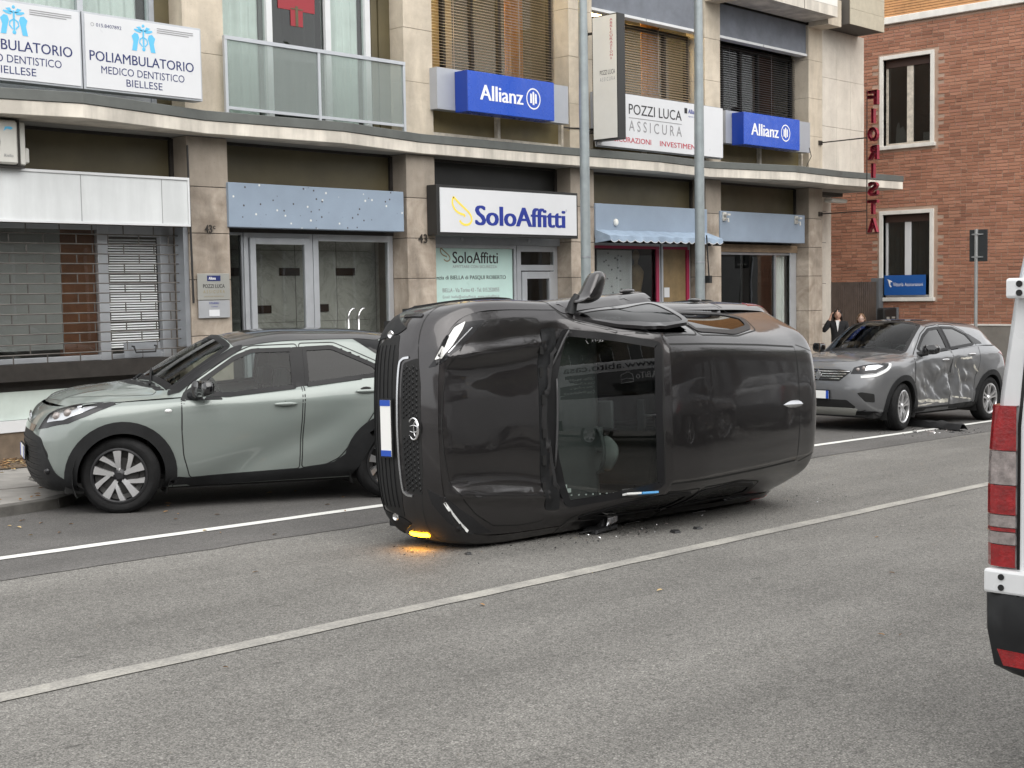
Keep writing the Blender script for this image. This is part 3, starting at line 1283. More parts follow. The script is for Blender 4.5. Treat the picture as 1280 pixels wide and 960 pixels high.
    for r in range(5):
        z = .662 + .024 * r
        n = 24
        for k in range(n):
            y = -.44 + .88 * (k + (.5 if r % 2 else 0)) / n
            if abs(y) > .45 or abs(y) < .07: continue
            h = b.cast(Vector((0, y, z)), Vector(F))
            (mb if y < 0 else mb2).add([(h.x - .010, y - .014, z), (h.x - .010, y, z - .009), (h.x - .010, y + .014, z), (h.x - .010, y, z + .009),
                    (h.x - .003, y - .017, z), (h.x - .003, y, z - .012), (h.x - .003, y + .017, z), (h.x - .003, y, z + .012)],
                   [(0, 1, 2, 3), (0, 4, 5, 1), (1, 5, 6, 2), (2, 6, 7, 3), (3, 7, 4, 0)])
    for q in (mb, mb2):
        o = q.build('grille_mesh', MT['black_plastic'], root); o['kind'] = 'stuff'
    mb = MB()
    b.strip(mb, smooth_line([(0, -.49, .70), (0, -.475, .64), (0, -.40, .615), (0, 0, .605), (0, .40, .615), (0, .475, .64), (0, .49, .70)]), F, .016, .010, .010)
    mb.build('grille_trim', MT['lamp_inner'], root, smooth=30)
    h = b.cast(Vector((0, 0, .745)), Vector(F))
    oval_badge(root, (h.x - .014, -.012, .745), .075, .052)
    h = b.cast(Vector((0, 0, .51)), Vector(F))
    plate(root, (h.x - .014, -.01, .505), w=.40)
    for sg in (-1, 1):
        d = Vector((.62, -sg * .42, -.66))
        if sg > 0:
            hl = [(.102, .412, .828), (.131, .467, .864), (.181, .589, .889), (.309, .717, .906), (.54, .742, .963), (.424, .640, .962), (.336, .563, .954), (.209, .476, .921), (.134, .422, .876)]
            wh = [(.131, .462, .864), (.207, .580, .888), (.291, .689, .907), (.381, .733, .929), (.344, .676, .933), (.256, .565, .923), (.18, .471, .886)]
        else:
            hl = [(.087, -.436, .799), (.165, -.500, .895), (.379, -.655, .943), (.566, -.785, .951), (.364, -.776, .913), (.207, -.678, .877), (.114, -.545, .817)]
            wh = None
        hl = rp(hl, .012)
        o = b.patch('headlight', hl, d, MT['lamp_dark'], root, .004, .008, .022)
        if wh:
            b.patch('light_strip', rp(wh, .012), d, MT['lamp_glow'], o, .008, .004, .022)
            mb = MB()
            b.strip(mb, smooth_line([(.22, .51, .915), (.31, .60, .94), (.42, .69, .955)]), d, .006, .007, .003)
            mb.build('lamp_rib', MT['lamp_inner'], o, smooth=True)
        else:
            mb = MB()
            b.strip(mb, smooth_line([(.164, -.534, .889), (.231, -.609, .895), (.293, -.688, .909), (.357, -.757, .921)]), d, .014, .009, .004)
            mb.build('light_strip', MT['white_plastic'], o, smooth=True)
        dd = Vector((.55, -sg * .83, 0))
        q = [(.17, sg * .76, .515), (.20, sg * .785, .50), (.20, sg * .785, .70), (.17, sg * .77, .70)]
        o = b.patch('turn_signal', rp(q, .01), dd, MT['amber_lit'] if sg < 0 else MT['lamp_dark'], root, .009, .01, label='lit amber turn signal' if sg < 0 else None)
    # bumper shut line
    seam(b, 'bumper_gap', [([(.09, sg * .44, .765), (.13, sg * .55, .75), (.2, sg * .70, .735), (.36, sg * .86, .73), (.46, sg * .9, .70)], Vector((.6, -sg * .8, 0)), False) for sg in (-1, 1)], root)
    # ---- cladding
    arch_trim(b, root, (.82, 3.38), .345, .372, .455)
    for sg in (-1, 1):
        b.patch('sill_trim', rp([(1.16, sg, .215), (3.04, sg, .235), (2.98, sg, .36), (2.2, sg, .35), (1.2, sg, .35)], .03), (0, -sg, 0), MT['cladding'], root, .012, .02)
    b.patch('rear_bumper', rp([(4.2, -.78, .25), (4.2, .78, .25), (4.2, .80, .50), (4.2, .6, .56), (4.2, -.6, .56), (4.2, -.80, .50)], .03), (-1, 0, 0), MT['cladding'], root, .012, .02)
    for sg in (-1, 1):
        o = b.patch('tail_light', rp([(3.72, sg, 1.06), (4.02, sg, 1.03), (4.08, sg, .93), (3.9, sg, .90), (3.74, sg, .97)], .02), (-.35, -sg, 0), MT['red_lamp'], root, .006, .008)
    b.patch('rear_window', rp([(4, -.56, 1.12), (4, .56, 1.12), (4, .50, 1.40), (4, -.50, 1.40)], .05), (-1, 0, 0), MT['tint_glass'], root, .004)
    # ---- mirrors: the upper one folded out, the lower one crushed under the car
    o = add_mirror(root, (1.37, .81, 1.06), 1, P, MT['black_plastic'], plan=[(-.03, .05), (.05, .10), (.165, .285), (.235, .30), (.285, .27), (.215, .085), (.12, .045)], label='intact door mirror sticking up')
    # ---- wheels and cabin
    wheels(root, [(.82, -.77, .33), (.82, .77, .33), (3.38, -.77, .33), (3.38, .77, .33)], .335, .222, .205, 'five')
    sw = cabin(root, 4.1, .66, 1.42, .34, [(2.0, -.37), (2.0, .37), (2.95, -.36), (2.95, .36)], (1.66, -.27, .99), dash_z=1.02, dash_m='interior_grey')
    # papers and a clip that slid down to the lower windscreen pillar
    for (x0, x1, m) in ((1.58, 1.68, 'white_plastic'), (1.69, 1.80, 'paper_blue')):
        mb = MB(); mb.box(x0, x1, -.60, -.585, 0, .05)
        mb.tf(lambda x, y, z: (x, y + .25 * z, z + 1.06 + (x - 1.2) * .56 + .06))
        mb.build('leaflet', MT[m], root)
    mb = MB(); mb.box(1.235, 1.26, -.60, -.50, 1.05, 1.062); mb.box(1.235, 1.29, -.56, -.53, 1.063, 1.075); mb.build('ticket_clip', MT['white_plastic'], root)
    mb = MB()
    for k in range(12):
        x = 1.28 + .045 * k; z = b.cast(Vector((x, -.60, 2)), Vector((0, 0, -1))).z
        mb.box(x, x + .010, -.585, -.575, z - .03, z - .022)
    o = mb.build('glass_crumb', MT['white_plastic'], root); o['kind'] = 'stuff'
    # the driver's airbag, hanging limp over the wheel
    mb = MB(); mb.ball((0, 0, 0), (.055, .13, .15), 22, 14)
    from mathutils import noise as mn
    mb.tf(lambda x, y, z: (1.74 + x * (1 + .5 * mn.noise(Vector((y * 9, z * 9, 1)))), -.30 + y * (1 + .35 * mn.noise(Vector((x * 7, z * 8, 4)))), 1.02 + z * (1 + .4 * mn.noise(Vector((x * 8, y * 9, 7))))))
    mb.build('airbag', MT['airbag'], root, smooth=True)
    # a mirror inside the windscreen
    mb = MB(); mb.box(1.74, 1.765, -.12, .12, 1.36, 1.43); mb.tube([(1.76, 0, 1.42), (1.80, 0, 1.50)], .012, 6)
    mb.build('cabin_mirror', MT['black_plastic'], root, bevel=.012)
    # pose found from the photograph
    R = Matrix(((.99959, .02305, -.01806), (-.01884, .0344, -.99923), (-.02247, .99914, .03483)))
    M_ = R.to_4x4()
    M_.translation = (6.36795, 7.74192, .73504)
    root.matrix_world = M_
    root.rotation_mode = 'QUATERNION'
    root.location = M_.to_translation()
    root.rotation_quaternion = R.to_quaternion()
    return root, b
MT['sage_paint'] = paint('sage_paint', (.208, .240, .226), metal=.3, rough=.42, dirt=.10, flake=.03)
MT['roof_black'] = paint('roof_black', (.012, .012, .013), metal=.1, rough=.35, dirt=.06, flake=.02)
MT['grey_paint'] = paint('grey_paint', (.165, .170, .180), metal=.6, rough=.40, dirt=.14, flake=.05)
MT['scuff'] = mat('scuff', (.52, .50, .44), .55, var=.6, vs=14, bump=.4, bs=60)


def shrinkp(P, k):
    c = sum((Vector(q) for q in P), Vector()) / len(P)
    return [Vector(p) + (c - Vector(p)).normalized() * k for p in P]


def build_sage():
    root = thing('parked_car', 'pale sage green car with black roof, its nose towards the kerb', 'car')
    P = MT['sage_paint']
    lv = [
        ([(0, .20), (3.7, .22)], .10, 3.60, .775, 1.0),
        ([(0, .27), (3.7, .29)], .04, 3.65, .825, 1.0),
        ([(0, .42), (3.7, .44)], .005, 3.69, .850, 1.0),
        ([(0, .58), (3.7, .60)], .0, 3.70, .860, 1.0),
        ([(0, .70), (2, .74), (3.7, .80)], .015, 3.69, .865, 1.0),
        ([(0, .79), (1, .86), (2.2, .88), (3.7, .98)], .05, 3.64, .86, 1.0),
        ([(0, .86), (.5, .90), (1.1, .93), (2.2, .99), (3.0, 1.05), (3.7, 1.08)], .10, 3.55, .838, 1.0),
        ([(0, .90), (.5, .935), (.74, .95), (1.1, .965), (2.28, 1.045), (2.91, 1.115), (3.7, 1.15)], .15, 3.45, .785, 1.0),
    ]
    fplan = [(0, 0), (.2, .004), (.4, .015), (.58, .04), (.72, .08), (.83, .135), (.92, .22), (.975, .34), (.995, .46)]
    rplan = [(0, 0), (.3, .01), (.55, .03), (.74, .07), (.87, .14), (.95, .25), (.985, .36)]
    sk = make_skirt(lv, fplan, rplan, [.70, 1.1, 1.6, 2.2, 2.7, 3.1])
    tp = np.array([
        [(.38, .77, .925), (.29, .66, .92), (.23, .5, .925), (.20, .34, .93), (.18, .17, .93), (.172, 0, .93)],
        [(.42, .775, .935), (.35, .67, .95), (.29, .5, .965), (.26, .34, .97), (.24, .17, .975), (.23, 0, .975)],
        [(.75, .785, .957), (.73, .70, .995), (.70, .52, 1.035), (.68, .35, 1.055), (.66, .17, 1.065), (.66, 0, 1.07)],
        [(1.08, .785, .975), (1.09, .75, .99), (1.105, .69, 1.015), (1.03, .46, 1.085), (.97, .22, 1.105), (.94, 0, 1.11)],
        [(1.38, .78, .985), (1.40, .715, 1.10), (1.42, .64, 1.205), (1.36, .43, 1.29), (1.32, .21, 1.315), (1.31, 0, 1.32)],
        [(1.70, .775, 1.0), (1.71, .70, 1.20), (1.735, .60, 1.375), (1.70, .44, 1.455), (1.67, .22, 1.48), (1.66, 0, 1.487)],
        [(2.25, .775, 1.04), (2.25, .70, 1.25), (2.25, .59, 1.445), (2.25, .45, 1.525), (2.25, .22, 1.553), (2.25, 0, 1.56)],
        [(2.75, .765, 1.09), (2.75, .695, 1.28), (2.75, .585, 1.455), (2.75, .44, 1.525), (2.75, .22, 1.55), (2.75, 0, 1.557)],
        [(3.1, .745, 1.125), (3.12, .67, 1.26), (3.15, .565, 1.40), (3.2, .42, 1.485), (3.22, .2, 1.505), (3.23, 0, 1.51)],
        [(3.3, .72, 1.14), (3.33, .65, 1.22), (3.38, .55, 1.29), (3.42, .42, 1.33), (3.44, .2, 1.34), (3.44, 0, 1.34)],
        [(3.44, .67, 1.14), (3.46, .63, 1.145), (3.48, .55, 1.15), (3.5, .4, 1.15), (3.51, .2, 1.15), (3.51, 0, 1.15)],
    ])
    b = Body(sk, tp)
    b.fair(.95, 1.66, .62)

    def disp(x, y, z):
        if y > .6 and z < 1.0:
            for cx in (.72, 3.08):
                y += .020 * np.exp(-((x - cx) / .32) ** 2 - ((z - .74) / .18) ** 2)
            # the flank's diagonal hollow, running down and forwards
            u = (z - .50) - .42 * (x - 2.05)
            y -= .030 * np.exp(-(u / .13) ** 2) * np.exp(-((x - 1.95) / .75) ** 4)
            y += .006 * np.exp(-((z - .93) / .03) ** 2) * np.exp(-((x - 2) / 1.0) ** 4)
        if .25 < x < 1.0 and z > .9 and y < .75:
            z += .012 * np.exp(-((y - (.50 + .14 * (x - .3))) / .06) ** 2)
        return (x, y, z)

    b.finish(disp)
    ws = [(.965, 0, 1), (1.0, .22, 1), (1.06, .46, 1), (1.135, .655, 1), (1.44, .615, 1), (1.70, .565, 1), (1.665, .35, 1), (1.65, 0, 1)]
    ws = rp(ws + [(x, -y, z) for x, y, z in ws[-2:0:-1]], .05)
    fgl = [(1.36, 0, 1.0), (1.33, 0, 1.08), (1.71, 0, 1.315), (1.86, 0, 1.375), (2.225, 0, 1.39), (2.215, 0, 1.035), (1.6, 0, .985)]
    rgl = [(2.325, 0, 1.05), (2.335, 0, 1.395), (2.60, 0, 1.40), (2.98, 0, 1.235), (3.02, 0, 1.17), (2.97, 0, 1.125)]
    b.hole(shrinkp(ws, .03), (0, 0, -1))
    for sg in (-1, 1):
        for g in (fgl, rgl):
            b.hole(shrinkp([(x, sg, z) for x, _, z in rp(g, .03)], -.002), (0, -sg, 0))
    for cx in (.70, 3.10): b.hole_circle(cx, .33, .40)
    b.build(root, P, MT['interior_dark'])
    wheel_wells(root, (.70, 3.10), .33, .405, .45, .84)
    mb = MB(); mb.box(.25, 3.5, -.74, .74, .19, .27); mb.build('underbody', MT['underbody'], root)
    b.ring('windscreen_surround', ws, (0, 0, -1), .05, MT['frame_dark'], root, .003)
    b.patch('windscreen', shrinkp(ws, .045), (0, 0, -1), MT['auto_glass'], root, .001, .003)
    # black roof with two shallow ribs, and black pillars
    rf = [(1.66, 0, 2), (1.675, .35, 2), (1.715, .578, 2), (1.9, .583, 2), (2.25, .583, 2), (2.75, .578, 2), (3.05, .545, 2), (3.2, .45, 2), (3.215, 0, 2)]
    rf = rp(rf + [(x, -y, z) for x, y, z in rf[-2:0:-1]], .04)
    b.patch('roof', rf, (0, 0, -1), MT['roof_black'], root, .006, .010, .028)
    for sg in (-1, 1):
        d = Vector((0, -sg, -.25)).normalized()
        b.patch('pillar', rp([(1.10, sg * .69, .995), (1.12, sg * .68, 1.03), (1.42, sg * .63, 1.235), (1.70, sg * .58, 1.40), (1.80, sg * .57, 1.425), (1.78, sg * .6, 1.385), (1.45, sg * .66, 1.200), (1.21, sg * .7, 1.022)], .02), (0, -sg, 0), MT['frame_dark'], root, .011, .02, .022)
    cw = [(.80, 0, 1), (.84, .3, 1), (.93, .5, 1), (1.02, .63, 1), (1.10, .64, 1), (1.05, .45, 1), (.985, .22, 1), (.95, 0, 1)]
    cw = rp(cw + [(x, -y, z) for x, y, z in cw[-2:0:-1]], .02)
    b.patch('scuttle', cw, (0, 0, -1), MT['black_plastic'], root, .003)
    for (x0, y0, x1, y1) in ((1.0, -.50, 1.10, .05), (.94, .05, 1.12, .52)):
        mb = MB()
        L = [b.cast(Vector((x0 + (x1 - x0) * t, y0 + (y1 - y0) * t, 1)), Vector((0, 0, -1))) + Vector((-.006, 0, .016)) for t in [k / 8 for k in range(9)]]
        mb.tube(L, [.010] * 8 + [.006], 6)
        mb.build('wiper', MT['black_plastic'], root, smooth=True)
    hd = [(.20, 0, 1), (.215, .2, 1), (.25, .40, 1), (.30, .50, 1), (.50, .63, 1), (.74, .70, 1), (.98, .715, 1), (1.03, .64, 1), (.93, .5, 1), (.84, .3, 1), (.80, 0, 1)]
    hd = rp(hd + [(x, -y, z) for x, y, z in hd[-2:0:-1]], .03)
    big = [Vector(p) + (Vector(p) - Vector((.6, 0, 1))).normalized() * .006 for p in hd]
    b.patch('bonnet_gap', big, (0, 0, -1), MT['seal'], root, .0006, 0)
    b.patch('bonnet', hd, (0, 0, -1), P, root, .003)
    # doors
    fd = rp([(1.27, 0, .285), (1.215, 0, .48), (1.20, 0, .70), (1.205, 0, .96), (1.30, 0, 1.085), (1.70, 0, 1.345), (1.86, 0, 1.41), (2.275, 0, 1.425), (2.275, 0, 1.04), (2.235, 0, .32)], .03)
    rd = rp([(2.255, 0, .325), (2.295, 0, 1.045), (2.295, 0, 1.43), (2.62, 0, 1.435), (3.02, 0, 1.255), (3.07, 0, 1.14), (2.99, 0, .90), (2.80, 0, .62), (2.60, 0, .40), (2.48, 0, .345)], .03)
    for sg in (-1, 1):
        d = (0, -sg, 0)
        at = lambda Q: [(p[0], sg, p[2]) for p in Q]
        seam(b, 'door_gap', [(at(fd), d, True), (at(rd), d, True)], root, .009)
        lo = rp([(1.275, 0, .29), (1.222, 0, .48), (1.207, 0, .70), (1.212, 0, .955), (1.6, 0, .965), (2.268, 0, 1.02), (2.229, 0, .325)], .02)
        o = b.patch('door', at(lo), d, P, root, .003)
        def handle(hx_, hz, o):
            h = b.cast(Vector((hx_, sg, hz)), Vector(d))
            mb = MB(); mb.ball((h.x, h.y - sg * .004, h.z), (.065, .006, .036), 16, 6); mb.build('handle_cup', MT['seal'], o, smooth=True)
            mb = MB(); mb.ball((h.x, h.y + sg * .022, h.z - .004), (.11, .014, .017), 14, 8); mb.build('door_handle', P, o, smooth=True)
        handle(2.11, .905, o)
        lo = rp([(2.262, 0, .33), (2.30, 0, 1.03), (2.97, 0, 1.10), (3.05, 0, 1.13), (2.98, 0, .90), (2.79, 0, .625), (2.595, 0, .405), (2.48, 0, .352)], .02)
        o = b.patch('door', at(lo), d, P, root, .003)
        handle(2.86, 1.00, o)
        # window surround: one black band with both panes
        for g in (fgl, rgl):
            G = rp(at(g), .03)
            out = [p + (p - sum(G, Vector()) / len(G)).normalized() * .014 for p in G]
            b.ring('window_frame', out, d, .038, MT['frame_dark'], root, .009)
            b.patch('side_window', shrinkp(G, .004), d, MT['auto_glass'] if g is fgl else MT['tint_glass'], root, .002, .002)
        b.patch('pillar', rp(at([(2.215, 0, 1.04), (2.225, 0, 1.395), (2.345, 0, 1.40), (2.335, 0, 1.055)]), .01), d, MT['frame_dark'], root, .006)
        b.patch('mirror_triangle', rp(at([(1.20, 0, .955), (1.24, 0, 1.02), (1.37, 0, 1.10), (1.38, 0, .985), (1.55, 0, .975), (1.56, 0, .955)]), .01), d, MT['black_plastic'], root, .006)
        # quarter pane behind the coloured pillar
        b.patch('quarter_window', rp(at([(2.80, 0, 1.475), (3.06, 0, 1.30), (3.16, 0, 1.17), (3.27, 0, 1.19), (3.2, 0, 1.36), (3.05, 0, 1.47)]), .02), d, MT['tint_glass'], root, .004)
        # lower cladding with the wheel arches
        b.patch('sill_trim', rp(at([(1.12, 0, .205), (2.72, 0, .225), (2.80, 0, .33), (2.93, 0, .55), (2.86, 0, .645), (2.70, 0, .46), (2.55, 0, .365), (2.40, 0, .335), (2.23, 0, .32), (1.27, 0, .285), (1.16, 0, .30)]), .02), d, MT['cladding'], root, .010, .02)
        # turn repeater
        h = b.cast(Vector((1.09, sg, .87)), Vector(d))
        mb = MB(); mb.ball(tuple(h), (.032, .012, .016), 12, 6); mb.build('side_repeater', MT['white_plastic'], root, smooth=True)
        add_mirror(root, (1.30, sg * .79, 1.0), sg, MT['gloss_black'], MT['black_plastic'])
    arch_trim(b, root, (.70,), .33, .362, .462, -20, 200, off=.010)
    arch_trim(b, root, (3.10,), .33, .362, .455, -20, 200, off=.010)
    # front end
    F = (1, 0, 0)
    b.patch('lower_intake', rp([(0, -.60, .66), (0, -.70, .52), (0, -.62, .32), (0, -.5, .27), (0, .5, .27), (0, .62, .32), (0, .70, .52), (0, .60, .66), (0, .3, .70), (0, -.3, .70)], .04), F, MT['seal'], root, .004)
    mb = MB()
    for k in range(7):
        z = .32 + .05 * k
        b.strip(mb, [(0, -.6, z), (0, -.2, z), (0, .2, z), (0, .6, z)], F, .012, .010, .008)
    mb.build('intake_slat', MT['black_plastic'], root)
    b.patch('bumper_lip', rp([(0, -.66, .205), (0, .66, .205), (0, .62, .30), (0, -.62, .30)], .03), F, MT['cladding'], root, .008, .01)
    for sg in (-1, 1):
        dd = Vector((.8, -sg * .6, 0))
        b.patch('bumper_corner', rp([(.10, sg * .60, .205), (.36, sg * .80, .205), (.36, sg * .80, .245), (.20, sg * .72, .36), (.10, sg * .66, .55), (.07, sg * .60, .66), (.05, sg * .56, .6), (.05, sg * .55, .3)], .03), dd, MT['cladding'], root, .007)
        h = b.cast(Vector((.13, sg * .66, .38)), dd.normalized())
        mb = MB(); mb.ball(tuple(h), (.03, .03, .03), 12, 8); mb.build('fog_lamp', MT['lamp_dark'], root, smooth=True)
        d = Vector((.45, -sg * .75, -.35))
        hl = rp([(.055, sg * .52, .725), (.13, sg * .64, .735), (.30, sg * .77, .765), (.46, sg * .80, .825), (.60, sg * .80, .885), (.73, sg * .775, .942), (.60, sg * .75, .945), (.42, sg * .69, .925), (.24, sg * .58, .885), (.17, sg * .52, .83)], .015)
        o = b.patch('headlight', hl, d, MT['lamp_dark'], root, .004, .008)
        q = rp([(.14, sg * .60, .77), (.27, sg * .73, .79), (.43, sg * .765, .845), (.55, sg * .765, .90), (.42, sg * .72, .905), (.27, sg * .63, .875), (.18, sg * .57, .82)], .015)
        b.patch('lamp_reflector', q, d, MT['lamp_inner'], o, .008, .004)
        for t in ((.22, .66, .825), (.31, .71, .845)):
            h = b.cast(Vector((t[0], sg * t[1], t[2])), d.normalized())
            mb = MB(); mb.ball(tuple(h), (.036, .036, .036), 14, 8); mb.build('lamp_lens', MT['clear_lamp'], o, smooth=True)
        b.patch('tail_light', rp([(3.45, sg, 1.05), (3.6, sg, .95), (3.6, sg, .75), (3.5, sg, .78)], .02), (-.5, -sg, 0), MT['red_lamp'], root, .006)
    h = b.cast(Vector((0, 0, .80)), Vector(F))
    oval_badge(root, (h.x - .01, 0, .80), .07, .048, mat_='lamp_inner')
    b.patch('nose_trim', rp([(0, -.44, .755), (0, .44, .755), (0, .40, .70), (0, -.40, .70)], .02), F, MT['gloss_black'], root, .005)
    h = b.cast(Vector((0, 0, .50)), Vector(F))
    plate(root, (h.x - .02, 0, .50), w=.40)
    seam(b, 'wing_gap', [([(1.205, sg, .96), (1.205, sg, .70)], (0, -sg, 0), False) for sg in (-1, 1)], root)
    wheels(root, [(.70, -.755, .33), (.70, .755, .33), (3.10, -.755, .33), (3.10, .755, .33)], .33, .235, .185, 'swirl', steer=radians(-16))
    cabin(root, 3.5, .64, 1.28, .30, [(1.72, -.34, .30), (1.72, .34, .30), (2.5, -.33, .30), (2.5, .33, .30)], (1.62, -.34, .96), dash_z=.98)
    mb = MB(); mb.box(1.46, 1.48, -.11, .11, 1.30, 1.36); mb.tube([(1.47, 0, 1.35), (1.50, 0, 1.42)], .012, 6)
    mb.build('cabin_mirror', MT['black_plastic'], root, bevel=.012)
    root.location = (5.648, 11.261, SLOPE * 5.648 - .006)
    root.rotation_mode = 'ZYX'
    root.rotation_euler = (0, 0, radians(-22.8))
    # follow the fall of the street
    zx = Matrix.Rotation(radians(-22.8), 4, 'Z')
    tilt = Vector((1, 0, SLOPE)).normalized().rotation_difference(Vector((1, 0, 0))).inverted().to_matrix().to_4x4()
    m = tilt @ zx
    root.rotation_mode = 'QUATERNION'
    root.rotation_quaternion = m.to_quaternion()
    return root, b


def build_grey():
    root = thing('damaged_car', 'grey metallic crossover parked by the kerb with its driver side doors crumpled and scraped', 'car')
    P = MT['grey_paint']
    lv = [
        ([(0, .22), (4.2, .24)], .16, 4.06, .80, 1.0),
        ([(0, .30), (4.2, .32)], .06, 4.14, .858, 1.0),
        ([(0, .46), (4.2, .48)], .01, 4.21, .885, 1.0),
        ([(0, .60), (4.2, .62)], .0, 4.227, .893, 1.0),
        ([(0, .73), (2, .76), (4.2, .80)], .02, 4.22, .896, 1.0),
        ([(0, .82), (1, .88), (2.2, .91), (4.2, .96)], .05, 4.17, .89, 1.0),
        ([(0, .90), (.5, .94), (1.1, .98), (2.2, 1.03), (4.2, 1.08)], .09, 4.10, .87, 1.0),
        ([(0, .945), (.5, .985), (1.1, 1.03), (1.6, 1.075), (2.4, 1.12), (3.2, 1.17), (4.2, 1.15)], .13, 4.02, .815, 1.0),
    ]
    fplan = [(0, 0), (.2, .004), (.4, .015), (.58, .035), (.72, .07), (.83, .125), (.92, .21), (.975, .33), (.995, .46)]
    rplan = [(0, 0), (.3, .008), (.55, .02), (.74, .05), (.87, .10), (.95, .18), (.985, .30)]
    mids = [.83, 1.15] + [1.3 + .1 * k for k in range(18)] + [3.2, 3.47]
    sk = make_skirt(lv, fplan, rplan, mids)
    tp = np.array([
        [(.36, .795, .962), (.27, .70, .955), (.20, .53, .952), (.165, .36, .952), (.145, .18, .952), (.138, 0, .952)],
        [(.40, .80, .972), (.33, .70, .985), (.26, .53, .995), (.23, .36, 1.0), (.21, .18, 1.0), (.20, 0, 1.0)],
        [(.75, .81, 1.005), (.74, .72, 1.035), (.73, .55, 1.06), (.72, .37, 1.065), (.71, .18, 1.075), (.70, 0, 1.08)],
        [(1.15, .81, 1.035), (1.17, .77, 1.05), (1.20, .71, 1.085), (1.13, .47, 1.11), (1.08, .22, 1.12), (1.06, 0, 1.12)],
        [(1.52, .81, 1.07), (1.54, .74, 1.18), (1.56, .655, 1.31), (1.49, .44, 1.36), (1.45, .22, 1.375), (1.44, 0, 1.38)],
        [(1.88, .805, 1.09), (1.89, .72, 1.29), (1.91, .615, 1.475), (1.86, .45, 1.525), (1.83, .22, 1.54), (1.82, 0, 1.545)],
        [(2.35, .80, 1.12), (2.35, .72, 1.32), (2.35, .605, 1.515), (2.35, .46, 1.56), (2.35, .23, 1.575), (2.35, 0, 1.578)],
        [(2.95, .795, 1.155), (2.95, .71, 1.32), (2.95, .59, 1.485), (2.95, .45, 1.535), (2.95, .22, 1.55), (2.95, 0, 1.56)],
        [(3.50, .785, 1.178), (3.56, .70, 1.30), (3.65, .58, 1.425), (3.74, .43, 1.485), (3.78, .2, 1.50), (3.79, 0, 1.505)],
        [(3.70, .77, 1.175), (3.76, .69, 1.26), (3.82, .59, 1.34), (3.86, .43, 1.38), (3.88, .2, 1.39), (3.89, 0, 1.395)],
        [(3.90, .75, 1.165), (3.94, .69, 1.17), (3.97, .60, 1.175), (4.0, .42, 1.175), (4.02, .2, 1.175), (4.03, 0, 1.175)],
    ])
    b = Body(sk, tp, step=.026)
    b.fair(1.07, 1.82, .63)
    from mathutils import noise as mn

    def disp(x, y, z):
        if y > .6 and z < 1.0:
            for cx in (.83, 3.47):
                y += .022 * np.exp(-((x - cx) / .32) ** 2 - ((z - .76) / .18) ** 2)
            y -= .022 * np.exp(-((x - 2.1) / .8) ** 4 - ((z - .62) / .13) ** 2)
            # crumpled doors
            w = np.exp(-((x - 2.15) / .95) ** 4) * np.exp(-((z - .64) / .30) ** 4)
            q = mn.noise(Vector((x * 2.6, z * 3.4 + x * .8, 3.1)))
            q2 = mn.noise(Vector((x * 6.5 + z * 3, z * 6.0, 8.7)))
            y += w * (-.050 + .105 * abs(q) - .024 * (1 - abs(q2)) ** 4 + .012 * q2)
            y -= .05 * np.exp(-((x - 2.42 - (z - .8) * .25) / .07) ** 2) * np.exp(-((z - .78) / .2) ** 2)
        if .25 < x < 1.05 and z > .95 and y < .78:
            z += .012 * np.exp(-((y - (.52 + .12 * (x - .3))) / .06) ** 2)
        return (x, y, z)

    b.finish(disp)
    ws = [(1.085, 0, 1), (1.11, .25, 1), (1.17, .50, 1), (1.235, .68, 1), (1.56, .635, 1), (1.88, .575, 1), (1.83, .35, 1), (1.81, 0, 1)]
    ws = rp(ws + [(x, -y, z) for x, y, z in ws[-2:0:-1]], .05)
    fgl = [(1.52, 0, 1.10), (1.46, 0, 1.16), (1.72, 0, 1.345), (1.92, 0, 1.44), (2.19, 0, 1.47), (2.27, 0, 1.125)]
    rgl = [(2.36, 0, 1.135), (2.30, 0, 1.475), (2.68, 0, 1.46), (2.98, 0, 1.37), (3.12, 0, 1.22), (3.08, 0, 1.185)]
    b.hole(shrinkp(ws, .03), (0, 0, -1))
    for sg in (-1, 1):
        for g in (fgl, rgl):
            b.hole(shrinkp([(x, sg, z) for x, _, z in rp(g, .03)], -.002), (0, -sg, 0))
    for cx in (.833, 3.472): b.hole_circle(cx, .345, .41)
    b.build(root, P, MT['interior_dark'])
    wheel_wells(root, (.833, 3.472), .345, .415, .5, .86)
    mb = MB(); mb.box(.25, 4.0, -.76, .76, .20, .30); mb.build('underbody', MT['underbody'], root)
    b.ring('windscreen_surround', ws, (0, 0, -1), .05, MT['frame_dark'], root, .003)
    b.patch('windscreen', shrinkp(ws, .045), (0, 0, -1), MT['auto_glass'], root, .001, .003)
    rf = [(1.82, 0, 2), (1.84, .35, 2), (1.89, .575, 2), (2.35, .565, 2), (2.95, .55, 2), (3.4, .53, 2), (3.66, .44, 2), (3.71, 0, 2)]
    rf = rp(rf + [(x, -y, z) for x, y, z in rf[-2:0:-1]], .04)
    b.patch('roof', rf, (0, 0, -1), MT['roof_black'], root, .004, .008)
    cw = [(.98, 0, 1), (1.0, .3, 1), (1.05, .5, 1), (1.12, .66, 1), (1.20, .67, 1), (1.15, .48, 1), (1.095, .25, 1), (1.07, 0, 1)]
    cw = rp(cw + [(x, -y, z) for x, y, z in cw[-2:0:-1]], .02)
    b.patch('scuttle', cw, (0, 0, -1), MT['black_plastic'], root, .003)
    hd = [(.17, 0, 1), (.185, .2, 1), (.225, .40, 1), (.29, .53, 1), (.50, .66, 1), (.75, .72, 1), (1.08, .735, 1), (1.12, .66, 1), (1.05, .5, 1), (1.0, .3, 1), (.98, 0, 1)]
    hd = rp(hd + [(x, -y, z) for x, y, z in hd[-2:0:-1]], .03)
    big = [Vector(p) + (Vector(p) - Vector((.6, 0, 1))).normalized() * .006 for p in hd]
